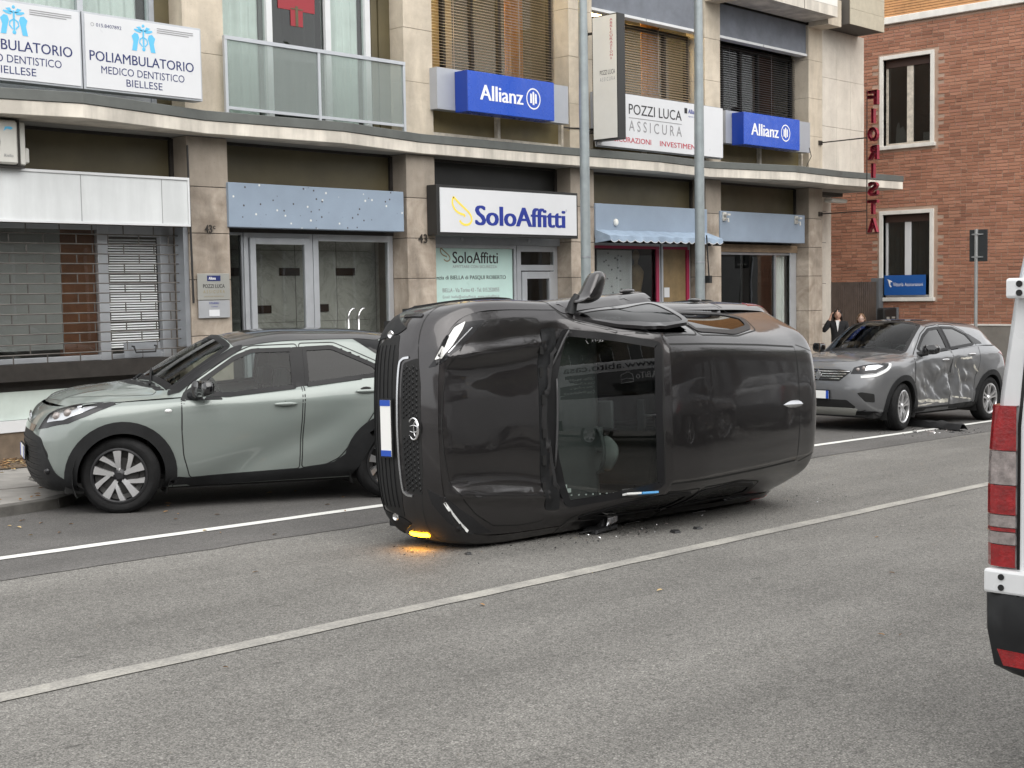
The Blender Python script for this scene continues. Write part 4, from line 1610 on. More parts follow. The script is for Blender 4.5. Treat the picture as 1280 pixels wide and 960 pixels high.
    b.patch('bonnet_gap', big, (0, 0, -1), MT['seal'], root, .0006, 0)
    b.patch('bonnet', hd, (0, 0, -1), P, root, .003)
    fd = rp([(1.20, 0, .30), (1.165, 0, .60), (1.18, 0, 1.0), (1.34, 0, 1.10), (1.70, 0, 1.375), (1.92, 0, 1.475), (2.25, 0, 1.505), (2.305, 0, 1.12), (2.265, 0, .95), (2.20, 0, .30)], .04)
    rd = rp([(2.22, 0, .30), (2.285, 0, .95), (2.325, 0, 1.125), (2.27, 0, 1.505), (2.70, 0, 1.495), (3.02, 0, 1.39), (3.19, 0, 1.20), (3.12, 0, .92), (3.0, 0, .68), (2.97, 0, .32)], .04)
    for sg in (-1, 1):
        d = (0, -sg, 0)
        at = lambda Q: [(p[0], sg, p[2]) for p in Q]
        seam(b, 'door_gap', [(at(fd), d, True), (at(rd), d, True)], root, .011)
        lo = rp([(1.207, 0, .31), (1.172, 0, .60), (1.187, 0, 1.0), (1.5, 0, 1.06), (2.295, 0, 1.105), (2.257, 0, .95), (2.193, 0, .31)], .02)
        o1 = b.patch('door', at(lo), d, P, root, .004, label='crumpled front door' if sg < 0 else None)
        lo = rp([(2.227, 0, .31), (2.293, 0, .95), (2.335, 0, 1.112), (3.16, 0, 1.16), (3.11, 0, .92), (2.99, 0, .68), (2.96, 0, .33)], .02)
        o2 = b.patch('door', at(lo), d, P, root, .004, label='crumpled and scraped rear door' if sg < 0 else None)
        for hx_, hz, o in ((2.06, .985, o1), (2.88, 1.05, o2)):
            h = b.cast(Vector((hx_, sg, hz)), Vector(d))
            mb = MB(); mb.ball((h.x, h.y + sg * .02, h.z), (.11, .014, .017), 14, 8); mb.build('door_handle', MT['chrome'], o, smooth=True)
        for g in (fgl, rgl):
            G = rp(at(g), .03)
            out = [p + (p - sum(G, Vector()) / len(G)).normalized() * .014 for p in G]
            b.ring('window_frame', out, d, .038, MT['frame_dark'], root, .009)
            b.patch('side_window', shrinkp(G, .004), d, MT['dark_side'], root, .002, .002)
        b.patch('pillar', rp(at([(2.255, 0, 1.13), (2.185, 0, 1.47), (2.31, 0, 1.475), (2.37, 0, 1.14)]), .01), d, MT['frame_dark'], root, .006)
        b.patch('quarter_window', rp(at([(3.15, 0, 1.20), (3.02, 0, 1.37), (3.12, 0, 1.35), (3.36, 0, 1.24), (3.40, 0, 1.20)]), .02), d, MT['tint_glass'], root, .004)
        b.patch('sill_trim', rp(at([(1.18, 0, .225), (3.10, 0, .235), (3.04, 0, .315), (1.22, 0, .30)]), .02), d, MT['cladding'], root, .010, .02)
        if sg < 0:
            rr = random.Random(4)
            mb = None
            for (x0, z0, x1, z1, w) in ((1.30, .40, 2.15, .36, .05), (1.24, .33, 1.7, .345, .02), (2.42, .93, 2.56, .62, .04), (2.50, .84, 2.62, .50, .025), (2.66, .80, 2.80, .52, .02), (2.5, .98, 2.85, .995, .03), (2.35, .42, 2.9, .36, .02), (2.9, .86, 3.05, .78, .05), (1.5, .62, 1.58, .45, .012)):
                pts = []
                for k in range(9): pts.append((x0 + (x1 - x0) * k / 8 + rr.uniform(-.01, .01), sg, z0 + (z1 - z0) * k / 8 + w * rr.uniform(.3, .9)))
                for k in range(8, -1, -1): pts.append((x0 + (x1 - x0) * k / 8 + rr.uniform(-.01, .01) + w * .3, sg, z0 + (z1 - z0) * k / 8 - w * rr.uniform(.1, .6)))
                b.patch('scrape', pts, d, MT['scuff'], o1 if x1 < 2.2 else o2, .0052, 0, res=.05)
        add_mirror(root, (1.42, sg * .80, 1.09), sg, MT['gloss_black'], MT['black_plastic'])
    arch_trim(b, root, (.833, 3.472), .345, .375, .455, -20, 200, off=.011)
    F = (1, 0, 0)
    b.patch('grille', rp([(0, -.50, .865), (0, -.34, .72), (0, .34, .72), (0, .50, .865), (0, .3, .885), (0, -.3, .885)], .02), F, MT['seal'], root, .003)
    mb = MB()
    for k in range(4):
        z = .755 + .035 * k
        w = .34 + .045 * k
        b.strip(mb, [(0, -w, z), (0, -.1, z - .005), (0, .1, z - .005), (0, w, z)], F, .010, .008, .007)
    mb.build('grille_slat', MT['chrome'], root)
    mb = MB()
    for s_ in (1,):
        c = b.cast(Vector((0, 0, .80)), Vector(F)).x - .012
        mb.prism([(0, .075), (.055, 0), (0, -.075), (-.055, 0)], lambda a, b_, dd: (c - dd, a, .80 + b_), 0, .012)
        mb.prism([(0, .04), (.03, 0), (0, -.04), (-.03, 0)], lambda a, b_, dd: (c - dd, a, .80 + b_), .0125, .014)
    mb.build('emblem', MT['chrome'], root)
    b.patch('lower_intake', rp([(0, -.58, .36), (0, -.46, .46), (0, .46, .46), (0, .58, .36), (0, .5, .31), (0, -.5, .31)], .02), F, MT['seal'], root, .004)
    b.patch('skid_plate', rp([(0, -.52, .235), (0, -.60, .33), (0, -.5, .345), (0, .5, .345), (0, .60, .33), (0, .52, .235)], .02), F, MT['plate_grey'], root, .022, .03)
    b.patch('bumper_lip', rp([(0, -.80, .22), (0, -.80, .30), (0, .80, .30), (0, .80, .22)], .02), F, MT['cladding'], root, .008, .02)
    for sg in (-1, 1):
        dd = Vector((.85, -sg * .52, 0))
        b.patch('fog_recess', rp([(.1, sg * .58, .56), (.1, sg * .66, .575), (.2, sg * .80, .55), (.2, sg * .81, .43), (.12, sg * .70, .44)], .02), dd, MT['seal'], root, .004)
        d = Vector((.75, -sg * .5, -.42))
        hl = rp([(.12, sg * .46, .80), (.2, sg * .62, .785), (.30, sg * .75, .80), (.48, sg * .82, .87), (.60, sg * .82, .945), (.45, sg * .76, .95), (.30, sg * .64, .93), (.18, sg * .48, .885)], .015)
        o = b.patch('headlight', hl, d, MT['lamp_dark'], root, .004, .008)
        q = rp([(.23, sg * .62, .83), (.32, sg * .73, .84), (.46, sg * .78, .89), (.40, sg * .73, .915), (.28, sg * .62, .895)], .01)
        b.patch('lamp_reflector', q, d, MT['lamp_inner'], o, .008, .004)
        mb = MB()
        b.strip(mb, smooth_line([(.60, sg * .80, .935), (.55, sg * .82, .88), (.44, sg * .82, .83), (.30, sg * .77, .775), (.22, sg * .69, .755), (.16, sg * .60, .75)]), d, .035, .010, .006)
        mb.build('light_strip', MT['white_plastic'], o, smooth=True)
        for t in ((.20, .53, .845), (.25, .59, .86)):
            h = b.cast(Vector((t[0], sg * t[1], t[2])), d.normalized())
            mb = MB(); mb.ball(tuple(h), (.028, .028, .028), 12, 8); mb.build('lamp_lens', MT['clear_lamp'], o, smooth=True)
        b.patch('tail_light', rp([(3.82, sg, 1.06), (4.05, sg, 1.08), (4.13, sg, .98), (4.14, sg, .82), (4.08, sg, .84), (4.06, sg, .97)], .02), (-.35, -sg, 0), MT['red_lamp'], root, .006)
    plate(root, (b.cast(Vector((0, 0, .52)), Vector(F)).x - .012, 0, .525), w=.40)
    wheels(root, [(.833, -.785, .345), (.833, .785, .345), (3.472, -.785, .345), (3.472, .785, .345)], .345, .235, .215, 'five', steer=radians(10))
    cabin(root, 4.0, .66, 1.42, .34, [(1.95, -.37), (1.95, .37), (2.85, -.36), (2.85, .36)], (1.82, -.36, 1.02), dash_z=1.05)
    mb = MB(); mb.box(1.62, 1.64, -.12, .12, 1.36, 1.43); mb.tube([(1.63, 0, 1.42), (1.68, 0, 1.48)], .012, 6)
    mb.build('cabin_mirror', MT['black_plastic'], root, bevel=.012)
    tilt = Vector((1, 0, SLOPE)).normalized().rotation_difference(Vector((1, 0, 0))).inverted().to_matrix().to_4x4()
    m = tilt @ Matrix.Rotation(-.0409, 4, 'Z')
    root.location = (16.984, 10.083, SLOPE * 16.984)
    root.rotation_mode = 'QUATERNION'
    root.rotation_quaternion = m.to_quaternion()
    return root, b


MT['dark_side'] = glass('dark_side', (.10, .11, .11), 1.5, boost=1.6, wav=.15)
# ================================================================== setting
def gz(x): return SLOPE * x


def asphalt(name, base, grain, lo, hi, patch=.25):
    m, nt, p = _nt(name)
    v = coords(nt)
    big = noise(nt, v, .55, 6, .62, .4)
    c1 = ramp(nt, big, [(.30, tuple(x * (1 - patch) for x in base)), (.70, tuple(x * (1 + patch * .55) for x in base))])
    v2 = coords(nt, (.25, 1.6, 1))
    trk = ramp(nt, noise(nt, v2, .9, 4, .6), [(.32, .80), (.68, 1.10)])
    c1 = mixc(nt, 1.0, c1, trk, 'MULTIPLY')
    # stones of the surface course
    vo = nd(nt, 'ShaderNodeTexVoronoi', Scale=grain, Randomness=1.0)
    nt.links.new(v, vo.inputs['Vector'])
    sep = nt.nodes.new('ShaderNodeSeparateColor')
    nt.links.new(vo.outputs['Color'], sep.inputs[0])
    st = ramp(nt, sep.outputs[0], [(.0, lo), (.5, 1.0), (.84, 1.12), (1.0, hi)])
    gap = ramp(nt, vo.outputs['Distance'], [(.25, 1.05), (.75, .62)])
    c2 = mixc(nt, 1.0, mixc(nt, 1.0, c1, st, 'MULTIPLY'), gap, 'MULTIPLY')
    mid = ramp(nt, noise(nt, v, grain * .22, 3, .6), [(.3, .78), (.7, 1.2)])
    c2 = mixc(nt, .8, c2, mid, 'MULTIPLY')
    # oil spots and tyre scuffs
    sp = nd(nt, 'ShaderNodeTexVoronoi', Scale=2.3, Randomness=1.0)
    nt.links.new(coords(nt, (1, 2.4, 1)), sp.inputs['Vector'])
    sq = nt.nodes.new('ShaderNodeSeparateColor'); nt.links.new(sp.outputs['Color'], sq.inputs[0])
    so_ = mixc(nt, ramp(nt, sq.outputs[0], [(.55, 0.0), (.6, 1.0)]), (1, 1, 1), ramp(nt, sp.outputs['Distance'], [(.05, .40), (.11, 1.0)]))
    c2 = mixc(nt, .7, c2, so_, 'MULTIPLY')
    nt.links.new(c2, p.inputs['Base Color'])
    p.inputs['Roughness'].default_value = .82
    p.inputs['Specular IOR Level'].default_value = .35
    h = mixc(nt, .5, sep.outputs[0], noise(nt, v, grain * .5, 4))
    nt.links.new(bumpn(nt, h, .55, .006), p.inputs['Normal'])
    return m


def worn_paint(name, col, under, wear=.5, scale=9):
    m, nt, p = _nt(name)
    v = coords(nt)
    n = noise(nt, v, scale * 7, 5, .7)
    n2 = noise(nt, v, scale * .35, 4, .6)
    f = ramp(nt, mixc(nt, .45, n, n2), [(wear - .10, 1.0), (wear + .10, 0.0)])
    f2 = noise(nt, v, 90, 3, .6)
    c = mixc(nt, f, mixc(nt, .5, col, ramp(nt, f2, [(.3, tuple(x * .72 for x in col)), (.7, tuple(min(1, x * 1.1) for x in col))])), under)
    nt.links.new(c, p.inputs['Base Color'])
    p.inputs['Roughness'].default_value = .75
    nt.links.new(bumpn(nt, noise(nt, v, 90, 4), .4, .004), p.inputs['Normal'])
    return m


MT['asphalt'] = asphalt('asphalt', (.208, .201, .187), 140, .5, 1.6, .17)
MT['asphalt_dark'] = asphalt('asphalt_dark', (.135, .130, .125), 170, .7, 1.5, .28)
mk('pavement', (.25, .24, .225), .85, var=.35, vs=2.2, bump=.3, bs=140)
mk('kerb_stone', (.105, .10, .092), .8, var=.35, vs=9, bump=.4, bs=90)
mk('soil', (.12, .085, .055), .95, var=.5, vs=12, bump=.5, bs=60)
mk('earth', (.13, .125, .12), .9, var=.3, vs=.5)
MT['line_white'] = worn_paint('line_white', (.66, .66, .63), (.15, .145, .14), .36)
MT['line_old'] = worn_paint('line_old', (.40, .385, .345), (.208, .201, .187), .515)


def sheet(name, x0, x1, y0, y1, dz, m, n=1):
    mb = MB()
    rows = []
    for i in range(n + 1):
        x = x0 + (x1 - x0) * i / n
        rows.append([(x, y0, gz(x) + dz), (x, y1, gz(x) + dz)])
    mb.grid(rows)
    mb.f = [tuple(reversed(f)) for f in mb.f]
    o = mb.build(name, MT[m])
    o['kind'] = 'structure'
    return o


sheet('ground', -1500, 1500, -1500, 1500, -.03, 'earth')
road = sheet('road', -120, 160, -.35, 8.23, 0, 'asphalt')
# the smoother strip beside the parked cars, with a slightly ragged joint
mb = MB()
rows = []
rr = random.Random(3)
x = -120.0
while x <= 160:
    rows.append([(x, 8.20 + rr.uniform(-.018, .018), gz(x) + .004), (x, 12.7, gz(x) + .004)])
    x += .22 if -2 < x < 26 else 4
mb.grid(rows)
o = mb.build('parking_strip', MT['asphalt_dark']); o['kind'] = 'structure'


def line(name, x0, x1, y, w, dz, m, step=.35):
    mb = MB(); rows = []
    x = x0
    rr = random.Random(int(y * 100))
    while x <= x1:
        e = .006
        rows.append([(x, y - w / 2 + rr.uniform(-e, e), gz(x) + dz), (x, y + w / 2 + rr.uniform(-e, e), gz(x) + dz)])
        x += step if x < 40 else 5
    mb.grid(rows)
    mb.f = [tuple(reversed(f)) for f in mb.f]
    o = mb.build(name, MT[m]); o['kind'] = 'structure'
    return o


line('parking_line', -30, 120, 8.94, .115, .009, 'line_white')
line('centre_line', -30, 120, 5.69, .125, .005, 'line_old')


# far pavement with its bulb-out on the left
KERB = [(-60, 10.5), (1, 10.5), (3, 10.58), (4.2, 10.66), (5.14, 10.75), (5.75, 10.88), (5.98, 11.02), (6.10, 11.3), (6.15, 11.7), (6.20, 12.2), (6.35, 12.45), (6.8, 12.55), (12, 12.55), (20, 12.55), (25.6, 12.55), (160, 12.55)]
KH = .095
poly = [(x, y + .13) for x, y in KERB]
mb = MB()
rows = [[(x, y, gz(x) + KH - .004), (x, 16.5, gz(x) + KH - .004)] for x, y in poly]
mb.grid(rows)
mb.f = [tuple(reversed(f)) for f in mb.f]
pav = mb.build('pavement', MT['pavement'])
pav['kind'] = 'structure'
# kerb stones
def along(P, step):
    out = [P[0]]
    for a, b in zip(P[:-1], P[1:]):
        L = hypot(b[0] - a[0], b[1] - a[1]); n = max(1, int(round(L / step)))
        for k in range(1, n + 1): out.append((a[0] + (b[0] - a[0]) * k / n, a[1] + (b[1] - a[1]) * k / n))
    return out
kp = along([p for p in KERB if 1 <= p[0] <= 26], .8)
for a, b in zip(kp[:-1], kp[1:]):
    dx, dy = b[0] - a[0], b[1] - a[1]; l = hypot(dx, dy)
    if l < .05: continue
    ux, uy = dx / l, dy / l; nx, ny = -uy, ux
    g = .004
    a2 = (a[0] + ux * g, a[1] + uy * g); b2 = (b[0] - ux * g, b[1] - uy * g)
    mb = MB()
    z0, z1 = gz(a2[0]), gz(b2[0])
    h = KH + random.uniform(-.004, .004)
    w = .15
    vs = []
    for (q, z) in ((a2, z0), (b2, z1)):
        vs += [(q[0], q[1], z - .05), (q[0] + nx * .012, q[1] + ny * .012, z + h), (q[0] + nx * w, q[1] + ny * w, z + h), (q[0] + nx * w, q[1] + ny * w, z - .05)]
    mb.add(vs, [(0, 1, 5, 4), (1, 2, 6, 5), (2, 3, 7, 6), (3, 2, 1, 0), (4, 5, 6, 7)])
    mb.build('kerb_stone', MT['kerb_stone'], pav, bevel=.008)
# slabs of the near part of the pavement
for i in range(6):
    for j in range(3):
        x0, y0 = 2.0 + .82 * i, 11.0 + .80 * j
        if i >= 5 or (i == 4 and j == 0): continue
        mb = MB(); g = .006
        x1, y1 = x0 + .82 - g, y0 + .8 - g
        z = lambda x: gz(x) + KH + .002
        d = random.uniform(-.002, .002)
        mb.add([(x0, y0, z(x0) - .03), (x1, y0, z(x1) - .03), (x1, y1, z(x1) - .03), (x0, y1, z(x0) - .03), (x0, y0, z(x0) + d), (x1, y0, z(x1) + d), (x1, y1, z(x1) + d), (x0, y1, z(x0) + d)],
               [(4, 5, 6, 7), (0, 1, 5, 4), (1, 2, 6, 5), (2, 3, 7, 6), (3, 0, 4, 7)])
        mb.build('paving_slab', MT['pavement'], pav)
# strip of bare soil along the house foot on the left
mb = MB(); mb.grid([[(x, 13.28 + .03 * sin(x * 3), gz(x) + KH + .006), (x, 14.15, gz(x) + KH + .006)] for x in [2 + .3 * k for k in range(24)]])
mb.f = [tuple(reversed(f)) for f in mb.f]
o = mb.build('soil_strip', MT['soil']); o['kind'] = 'structure'
# near pavement, where the photographer stands
mb = MB(); mb.box(-60, 160, -8.9, -.35, -.02, 0)
mb.tf(lambda x, y, z: (x, y, z + gz(x) + KH))
o = mb.build('near_pavement', MT['pavement']); o['kind'] = 'structure'

# dry leaves
mb = MB()
rr = random.Random(11)
mats = [mat('dry_leaf', (.30, .17, .07), .8, var=.5, vs=9), mat('dry_leaf_pale', (.42, .31, .15), .8, var=.4, vs=9), mat('dry_leaf_dark', (.12, .07, .035), .85, var=.4, vs=9)]
def leaf(x, y, z, s):
    a = rr.uniform(0, 2 * pi); t = rr.uniform(-.5, .5)
    L = s * rr.uniform(.7, 1.3); w = L * .45
    P = []
    for u, v, h in ((-1, 0, .0), (-.3, .8, .25), (.5, .7, .3), (1.1, 0, .1), (.5, -.7, .3), (-.3, -.8, .25)):
        P.append((x + (u * cos(a)) * L * .5 - v * sin(a) * w * .5, y + u * sin(a) * L * .5 + v * cos(a) * w * .5, z + .004 + h * s * .5 * (1 + t * v)))
    mb.mi = rr.choice((0, 0, 1, 2))
    mb.add(P, [(0, 1, 2, 3), (0, 3, 4, 5)])
for k in range(1500):
    x = rr.uniform(2, 8.6); y = 14.12 - abs(rr.gauss(0, .42))
    if y < 12.7: continue
    leaf(x, y, gz(x) + KH + .008, .055)
for k in range(70):
    x = rr.uniform(3, 6.0); leaf(x, rr.uniform(11.0, 13.2), gz(x) + KH + .003, .06)
for k in range(60):
    x = rr.uniform(3.2, 13); leaf(x, rr.uniform(8.3, 10.6) if x > 5.9 else rr.uniform(9.6, 10.45), gz(x) + .006, .05)
for k in range(26):
    x = rr.uniform(2.5, 16); leaf(x, rr.uniform(2.6, 8.2), gz(x) + .003, .04)
o = mb.build('fallen_leaves', mats); o['kind'] = 'stuff'; o['label'] = 'dry brown leaves along the house foot and the kerb'
# ================================================================== the office building
def travertine(name, a, b, stain=.35):
    m, nt, p = _nt(name)
    v = coords(nt)
    n1 = noise(nt, v, 3.2, 6, .62, 1.4)
    n2 = noise(nt, coords(nt, (1, 1, 1.8)), 1.3, 6, .6, .8)
    c = mixc(nt, .5, ramp(nt, n1, [(.28, a), (.72, b)]), ramp(nt, n2, [(.3, a), (.7, b)]))
    pits = noise(nt, v, 60, 3, .6)
    c = mixc(nt, 1.0, c, ramp(nt, pits, [(.28, .72), (.40, 1.0)]), 'MULTIPLY')
    st = noise(nt, coords(nt, (1.6, 1.6, .5)), 1.3, 6, .62, .4)
    c = mixc(nt, 1.0, c, ramp(nt, st, [(.34, 1 - stain), (.6, 1.0)]), 'MULTIPLY')
    nt.links.new(c, p.inputs['Base Color'])
    p.inputs['Roughness'].default_value = .62
    nt.links.new(bumpn(nt, pits, .25, .004), p.inputs['Normal'])
    return m


def speckled(name, base, dots):
    """enamel panel with scattered light and dark flecks"""
    m, nt, p = _nt(name)
    v = coords(nt)
    c = ramp(nt, noise(nt, v, 1.5, 5), [(.3, tuple(x * .88 for x in base)), (.7, tuple(x * 1.06 for x in base))])
    fine = noise(nt, coords(nt, (14, 14, 90)), 6, 3)
    c = mixc(nt, 1.0, c, ramp(nt, fine, [(.3, .93), (.7, 1.05)]), 'MULTIPLY')
    for sc, off, col, thr in ((8.5, 0, (.70, .70, .66), .085), (9.5, 7.3, (.06, .05, .05), .085)):
        vo = nd(nt, 'ShaderNodeTexVoronoi', Scale=sc * dots, Randomness=1.0)
        mp = nt.nodes.new('ShaderNodeMapping'); mp.inputs['Location'].default_value = (off, off, off)
        nt.links.new(v, mp.inputs[0]); nt.links.new(mp.outputs[0], vo.inputs['Vector'])
        f = ramp(nt, vo.outputs['Distance'], [(thr, 1.0), (thr + .05, 0.0)])
        # only some of the cells carry a fleck
        sp = nt.nodes.new('ShaderNodeSeparateColor'); nt.links.new(vo.outputs['Color'], sp.inputs[0])
        k = ramp(nt, sp.outputs[1], [(.50, 0.0), (.52, 1.0)])
        c = mixc(nt, mixc(nt, 1.0, f, k, 'MULTIPLY'), c, col)
    nt.links.new(c, p.inputs['Base Color'])
    p.inputs['Roughness'].default_value = .5
    return m


MT['stone_low'] = travertine('stone_low', (.235, .185, .14), (.60, .52, .435), .42)
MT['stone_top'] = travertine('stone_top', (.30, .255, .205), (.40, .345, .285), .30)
MT['stone_up'] = travertine('stone_up', (.50, .43, .335), (.68, .60, .485), .26)
MT['wall_pale'] = travertine('wall_pale', (.58, .53, .46), (.72, .67, .59), .20)
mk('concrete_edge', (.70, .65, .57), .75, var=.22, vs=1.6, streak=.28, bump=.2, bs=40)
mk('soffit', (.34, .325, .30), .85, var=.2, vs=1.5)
mk('gutter', (.105, .112, .105), .55, var=.2, vs=3)
mk('transom', (.10, .082, .042), .45, var=.3, vs=1.2)
mk('transom_dark', (.012, .012, .011), .4, var=.3, vs=1.2)
mk('olive_panel', (.17, .135, .06), .5, var=.3, vs=2)
mk('alu', (.40, .42, .45), .38, metal=.7, var=.12, vs=4)
mk('alu_pale', (.52, .54, .57), .4, metal=.5, var=.08, vs=4)
mk('grey_band', (.42, .44, .48), .45, metal=.3, var=.06)
mk('grey_wall', (.17, .185, .215), .8, var=.22, vs=3, bump=.3, bs=30)
mk('white_board', (.66, .68, .685), .5, var=.10, vs=1.2, streak=.12)
mk('sign_white', (.66, .67, .69), .35, var=.03)
mk('sign_cream', (.74, .73, .68), .45, var=.05)
mk('frame_black', (.02, .02, .02), .4)
mk('frame_white', (.66, .67, .68), .45, var=.06)
mk('frame_rusty', (.60, .55, .47), .6, var=.35, vs=9)
mk('dark_metal', (.045, .04, .036), .5, metal=.4, var=.3, vs=7)
mk('steel_bar', (.13, .12, .11), .5, metal=.5, var=.4, vs=6)
mk('shop_blue', (.012, .075, .48), .28, var=.05)
mk('shop_blue_dark', (.006, .04, .30), .3)
mk('ink_navy', (.012, .022, .12), .5)
mk('ink_blue', (.012, .03, .26), .5)
mk('ink_sky', (.12, .50, .78), .5)
mk('ink_black', (.015, .015, .017), .5)
mk('ink_grey', (.28, .28, .29), .5)
mk('ink_red', (.50, .03, .06), .5)
mk('ink_crimson', (.30, .015, .06), .5)
mk('ink_yellow', (.90, .70, .10), .5)
mk('ink_white', (.85, .85, .86), .4)
mk('ink_gold', (.30, .25, .14), .5)
mk('cross_red', (.30, .025, .035), .5)
mk('curtain', (.80, .84, .81), .9, var=.12, vs=3)
mk('blind_fabric', (.33, .335, .325), .85, var=.08)
mk('brown_post', (.17, .07, .032), .5, var=.3, vs=4)
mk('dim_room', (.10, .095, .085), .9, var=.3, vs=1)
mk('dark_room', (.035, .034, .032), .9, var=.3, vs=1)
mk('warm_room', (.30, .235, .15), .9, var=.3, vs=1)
mk('warm_lamp', (1.0, .72, .32), .5, emit=11)
mk('orange_drape', (.85, .34, .06), .85, var=.2, vs=6)
mk('slat_bronze', (.30, .24, .18), .42, metal=.2, var=.12)
mk('slat_dark', (.09, .09, .095), .4, metal=.3, var=.2)
mk('slat_white', (.68, .70, .70), .5)
mk('decal_teal', (.58, .78, .73), .35, var=.06)
mk('awning', (.27, .345, .44), .85, var=.15, vs=8)
mk('pink_frame', (.34, .022, .07), .45)
mk('wood_door', (.25, .175, .085), .55, var=.25, vs=5, streak=.2)
mk('wood_box', (.28, .20, .13), .6, var=.3, vs=5)
mk('ac_white', (.58, .57, .53), .5, var=.08, vs=3)
mk('plate_grey', (.37, .37, .345), .4, metal=.3, var=.08)
mk('plate_blue_grey', (.42, .43, .45), .4, metal=.3, var=.08)
mk('base_panel', (.55, .62, .58), .5, var=.15, vs=2)
mk('base_stone', (.16, .12, .085), .7, var=.35, vs=5)
mk('tile_beige', (.46, .42, .33), .55, var=.10, vs=8)
mk('joint', (.10, .09, .08), .9)
mk('tile_brown', (.03, .016, .010), .25)
MT['blue_panel'] = speckled('blue_panel', (.27, .335, .42), .9)
MT['blue_panel_old'] = speckled('blue_panel_old', (.26, .32, .40), 1.5)
MT['pane'] = glass('pane', (.86, .87, .865), 1.5, wav=.015)
MT['pane_clear'] = glass('pane_clear', (.85, .88, .87), 1.5)
MT['pane_dark'] = glass('pane_dark', (.45, .47, .46), 1.5, boost=1.2, wav=.015)


def marble():
    m, nt, p = _nt('marble')
    v = coords(nt)
    w = noise(nt, v, 1.4, 8, .7, 1.6)
    c = ramp(nt, w, [(.40, (.50, .50, .455)), (.478, (.44, .44, .40)), (.497, (.33, .33, .30)), (.515, (.46, .46, .42)), (.75, (.58, .58, .53))])
    nt.links.new(c, p.inputs['Base Color'])
    p.inputs['Roughness'].default_value = .35
    MT['marble'] = m
marble()


def frosted():
    m, nt, p = _nt('frosted')
    out = nt.nodes['Material Output']
    p.inputs['Base Color'].default_value = (.40, .44, .425, 1)
    p.inputs['Roughness'].default_value = .22
    r = nd(nt, 'ShaderNodeBsdfRefraction', Color=(.84, .88, .865, 1), Roughness=.13, IOR=1.04)
    mx = nt.nodes.new('ShaderNodeMixShader')
    mx.inputs[0].default_value = .66
    nt.links.new(p.outputs[0], mx.inputs[1]); nt.links.new(r.outputs[0], mx.inputs[2])
    nt.links.new(mx.outputs[0], out.inputs['Surface'])
    MT['frosted'] = m
frosted()

YF = 14.0                       # face of the pillars
YR = 14.30                      # recessed shopfronts
PX = [(5.67, 6.25), (9.20, 9.78), (12.73, 13.27), (16.20, 16.77), (19.84, 20.31), (23.29, 23.80)]
bld = thing('office_building', 'pale stone office building with shops on its ground floor behind the parked cars', 'building', (6, 14, gz(6) + KH))


def bx(name, m, x0, x1, y0, y1, z0, z1, parent=None, bevel=0):
    mb = MB(); mb.box(x0, x1, y0, y1, z0, z1)
    return mb.build(name, MT[m], parent or bld, world=True, bevel=bevel)


def frame(name, m, x0, x1, z0, z1, w, y0, y1, parent=None, mids=(), hmids=()):
    mb = MB()
    mb.box(x0, x0 + w, y0, y1, z0, z1); mb.box(x1 - w, x1, y0, y1, z0, z1)
    mb.box(x0 + w, x1 - w, y0, y1, z1 - w, z1); mb.box(x0 + w, x1 - w, y0, y1, z0, z0 + w)
    for a in mids: mb.box(a - w / 2, a + w / 2, y0, y1, z0 + w, z1 - w)
    for a in hmids: mb.box(x0 + w, x1 - w, y0 + .004, y1 - .004, a - w / 2, a + w / 2)
    return mb.build(name, MT[m], parent or bld, world=True, bevel=.004, seg=1)


UX, UZ = (1, 0, 0), (0, 0, 1)


def words(name, m, parent, items, y):
    """flat lettering on a surface facing the street; items: (text, x0, z0, width, height[, bold])"""
    for it in items:
        mb = MB()
        letters(mb, it[0], (it[1], y, it[2]), UX, UZ, it[3], it[4], it[5] if len(it) > 5 else 0)
        o = mb.build(name, MT[m], parent, world=True)
    return o


def drape(name, m, x0, x1, y, z0, z1, parent=None, waves=9, amp=.03):
    mb = MB(); n = waves * 8
    r1, r2 = [], []
    for k in range(n + 1):
        t = k / n
        yy = y + amp * sin(2 * pi * waves * t) + amp * .5 * sin(2 * pi * waves * .37 * t + 1)
        r1.append((x0 + (x1 - x0) * t, yy, z0)); r2.append((x0 + (x1 - x0) * t, yy, z1))
    mb.grid([r1, r2])
    return mb.build(name, MT[m], parent or bld, world=True, smooth=True)


def slats(name, m, x0, x1, y, z0, z1, pitch, depth, tilt, parent=None, sag=.002, cords=()):
    mb = MB(); rr = random.Random(int(x0 * 10))
    z = z0
    while z < z1:
        dz = rr.uniform(-sag, sag)
        a = tilt + rr.uniform(-.04, .04)
        dy, dh = depth / 2 * cos(a), depth / 2 * sin(a)
        mb.add([(x0, y - dy, z - dh + dz), (x1, y - dy, z - dh - dz), (x1, y, z + .004 - dz), (x0, y, z + .004 + dz), (x0, y + dy, z + dh + dz), (x1, y + dy, z + dh - dz)], [(0, 1, 2, 3), (3, 2, 5, 4)])
        z += pitch
    for c in cords: mb.box(c - .006, c + .006, y - depth / 2 - .004, y - depth / 2 - .001, z0, z1)
    o = mb.build(name, MT[m], parent or bld, world=True)
    o['kind'] = 'stuff'
    return o


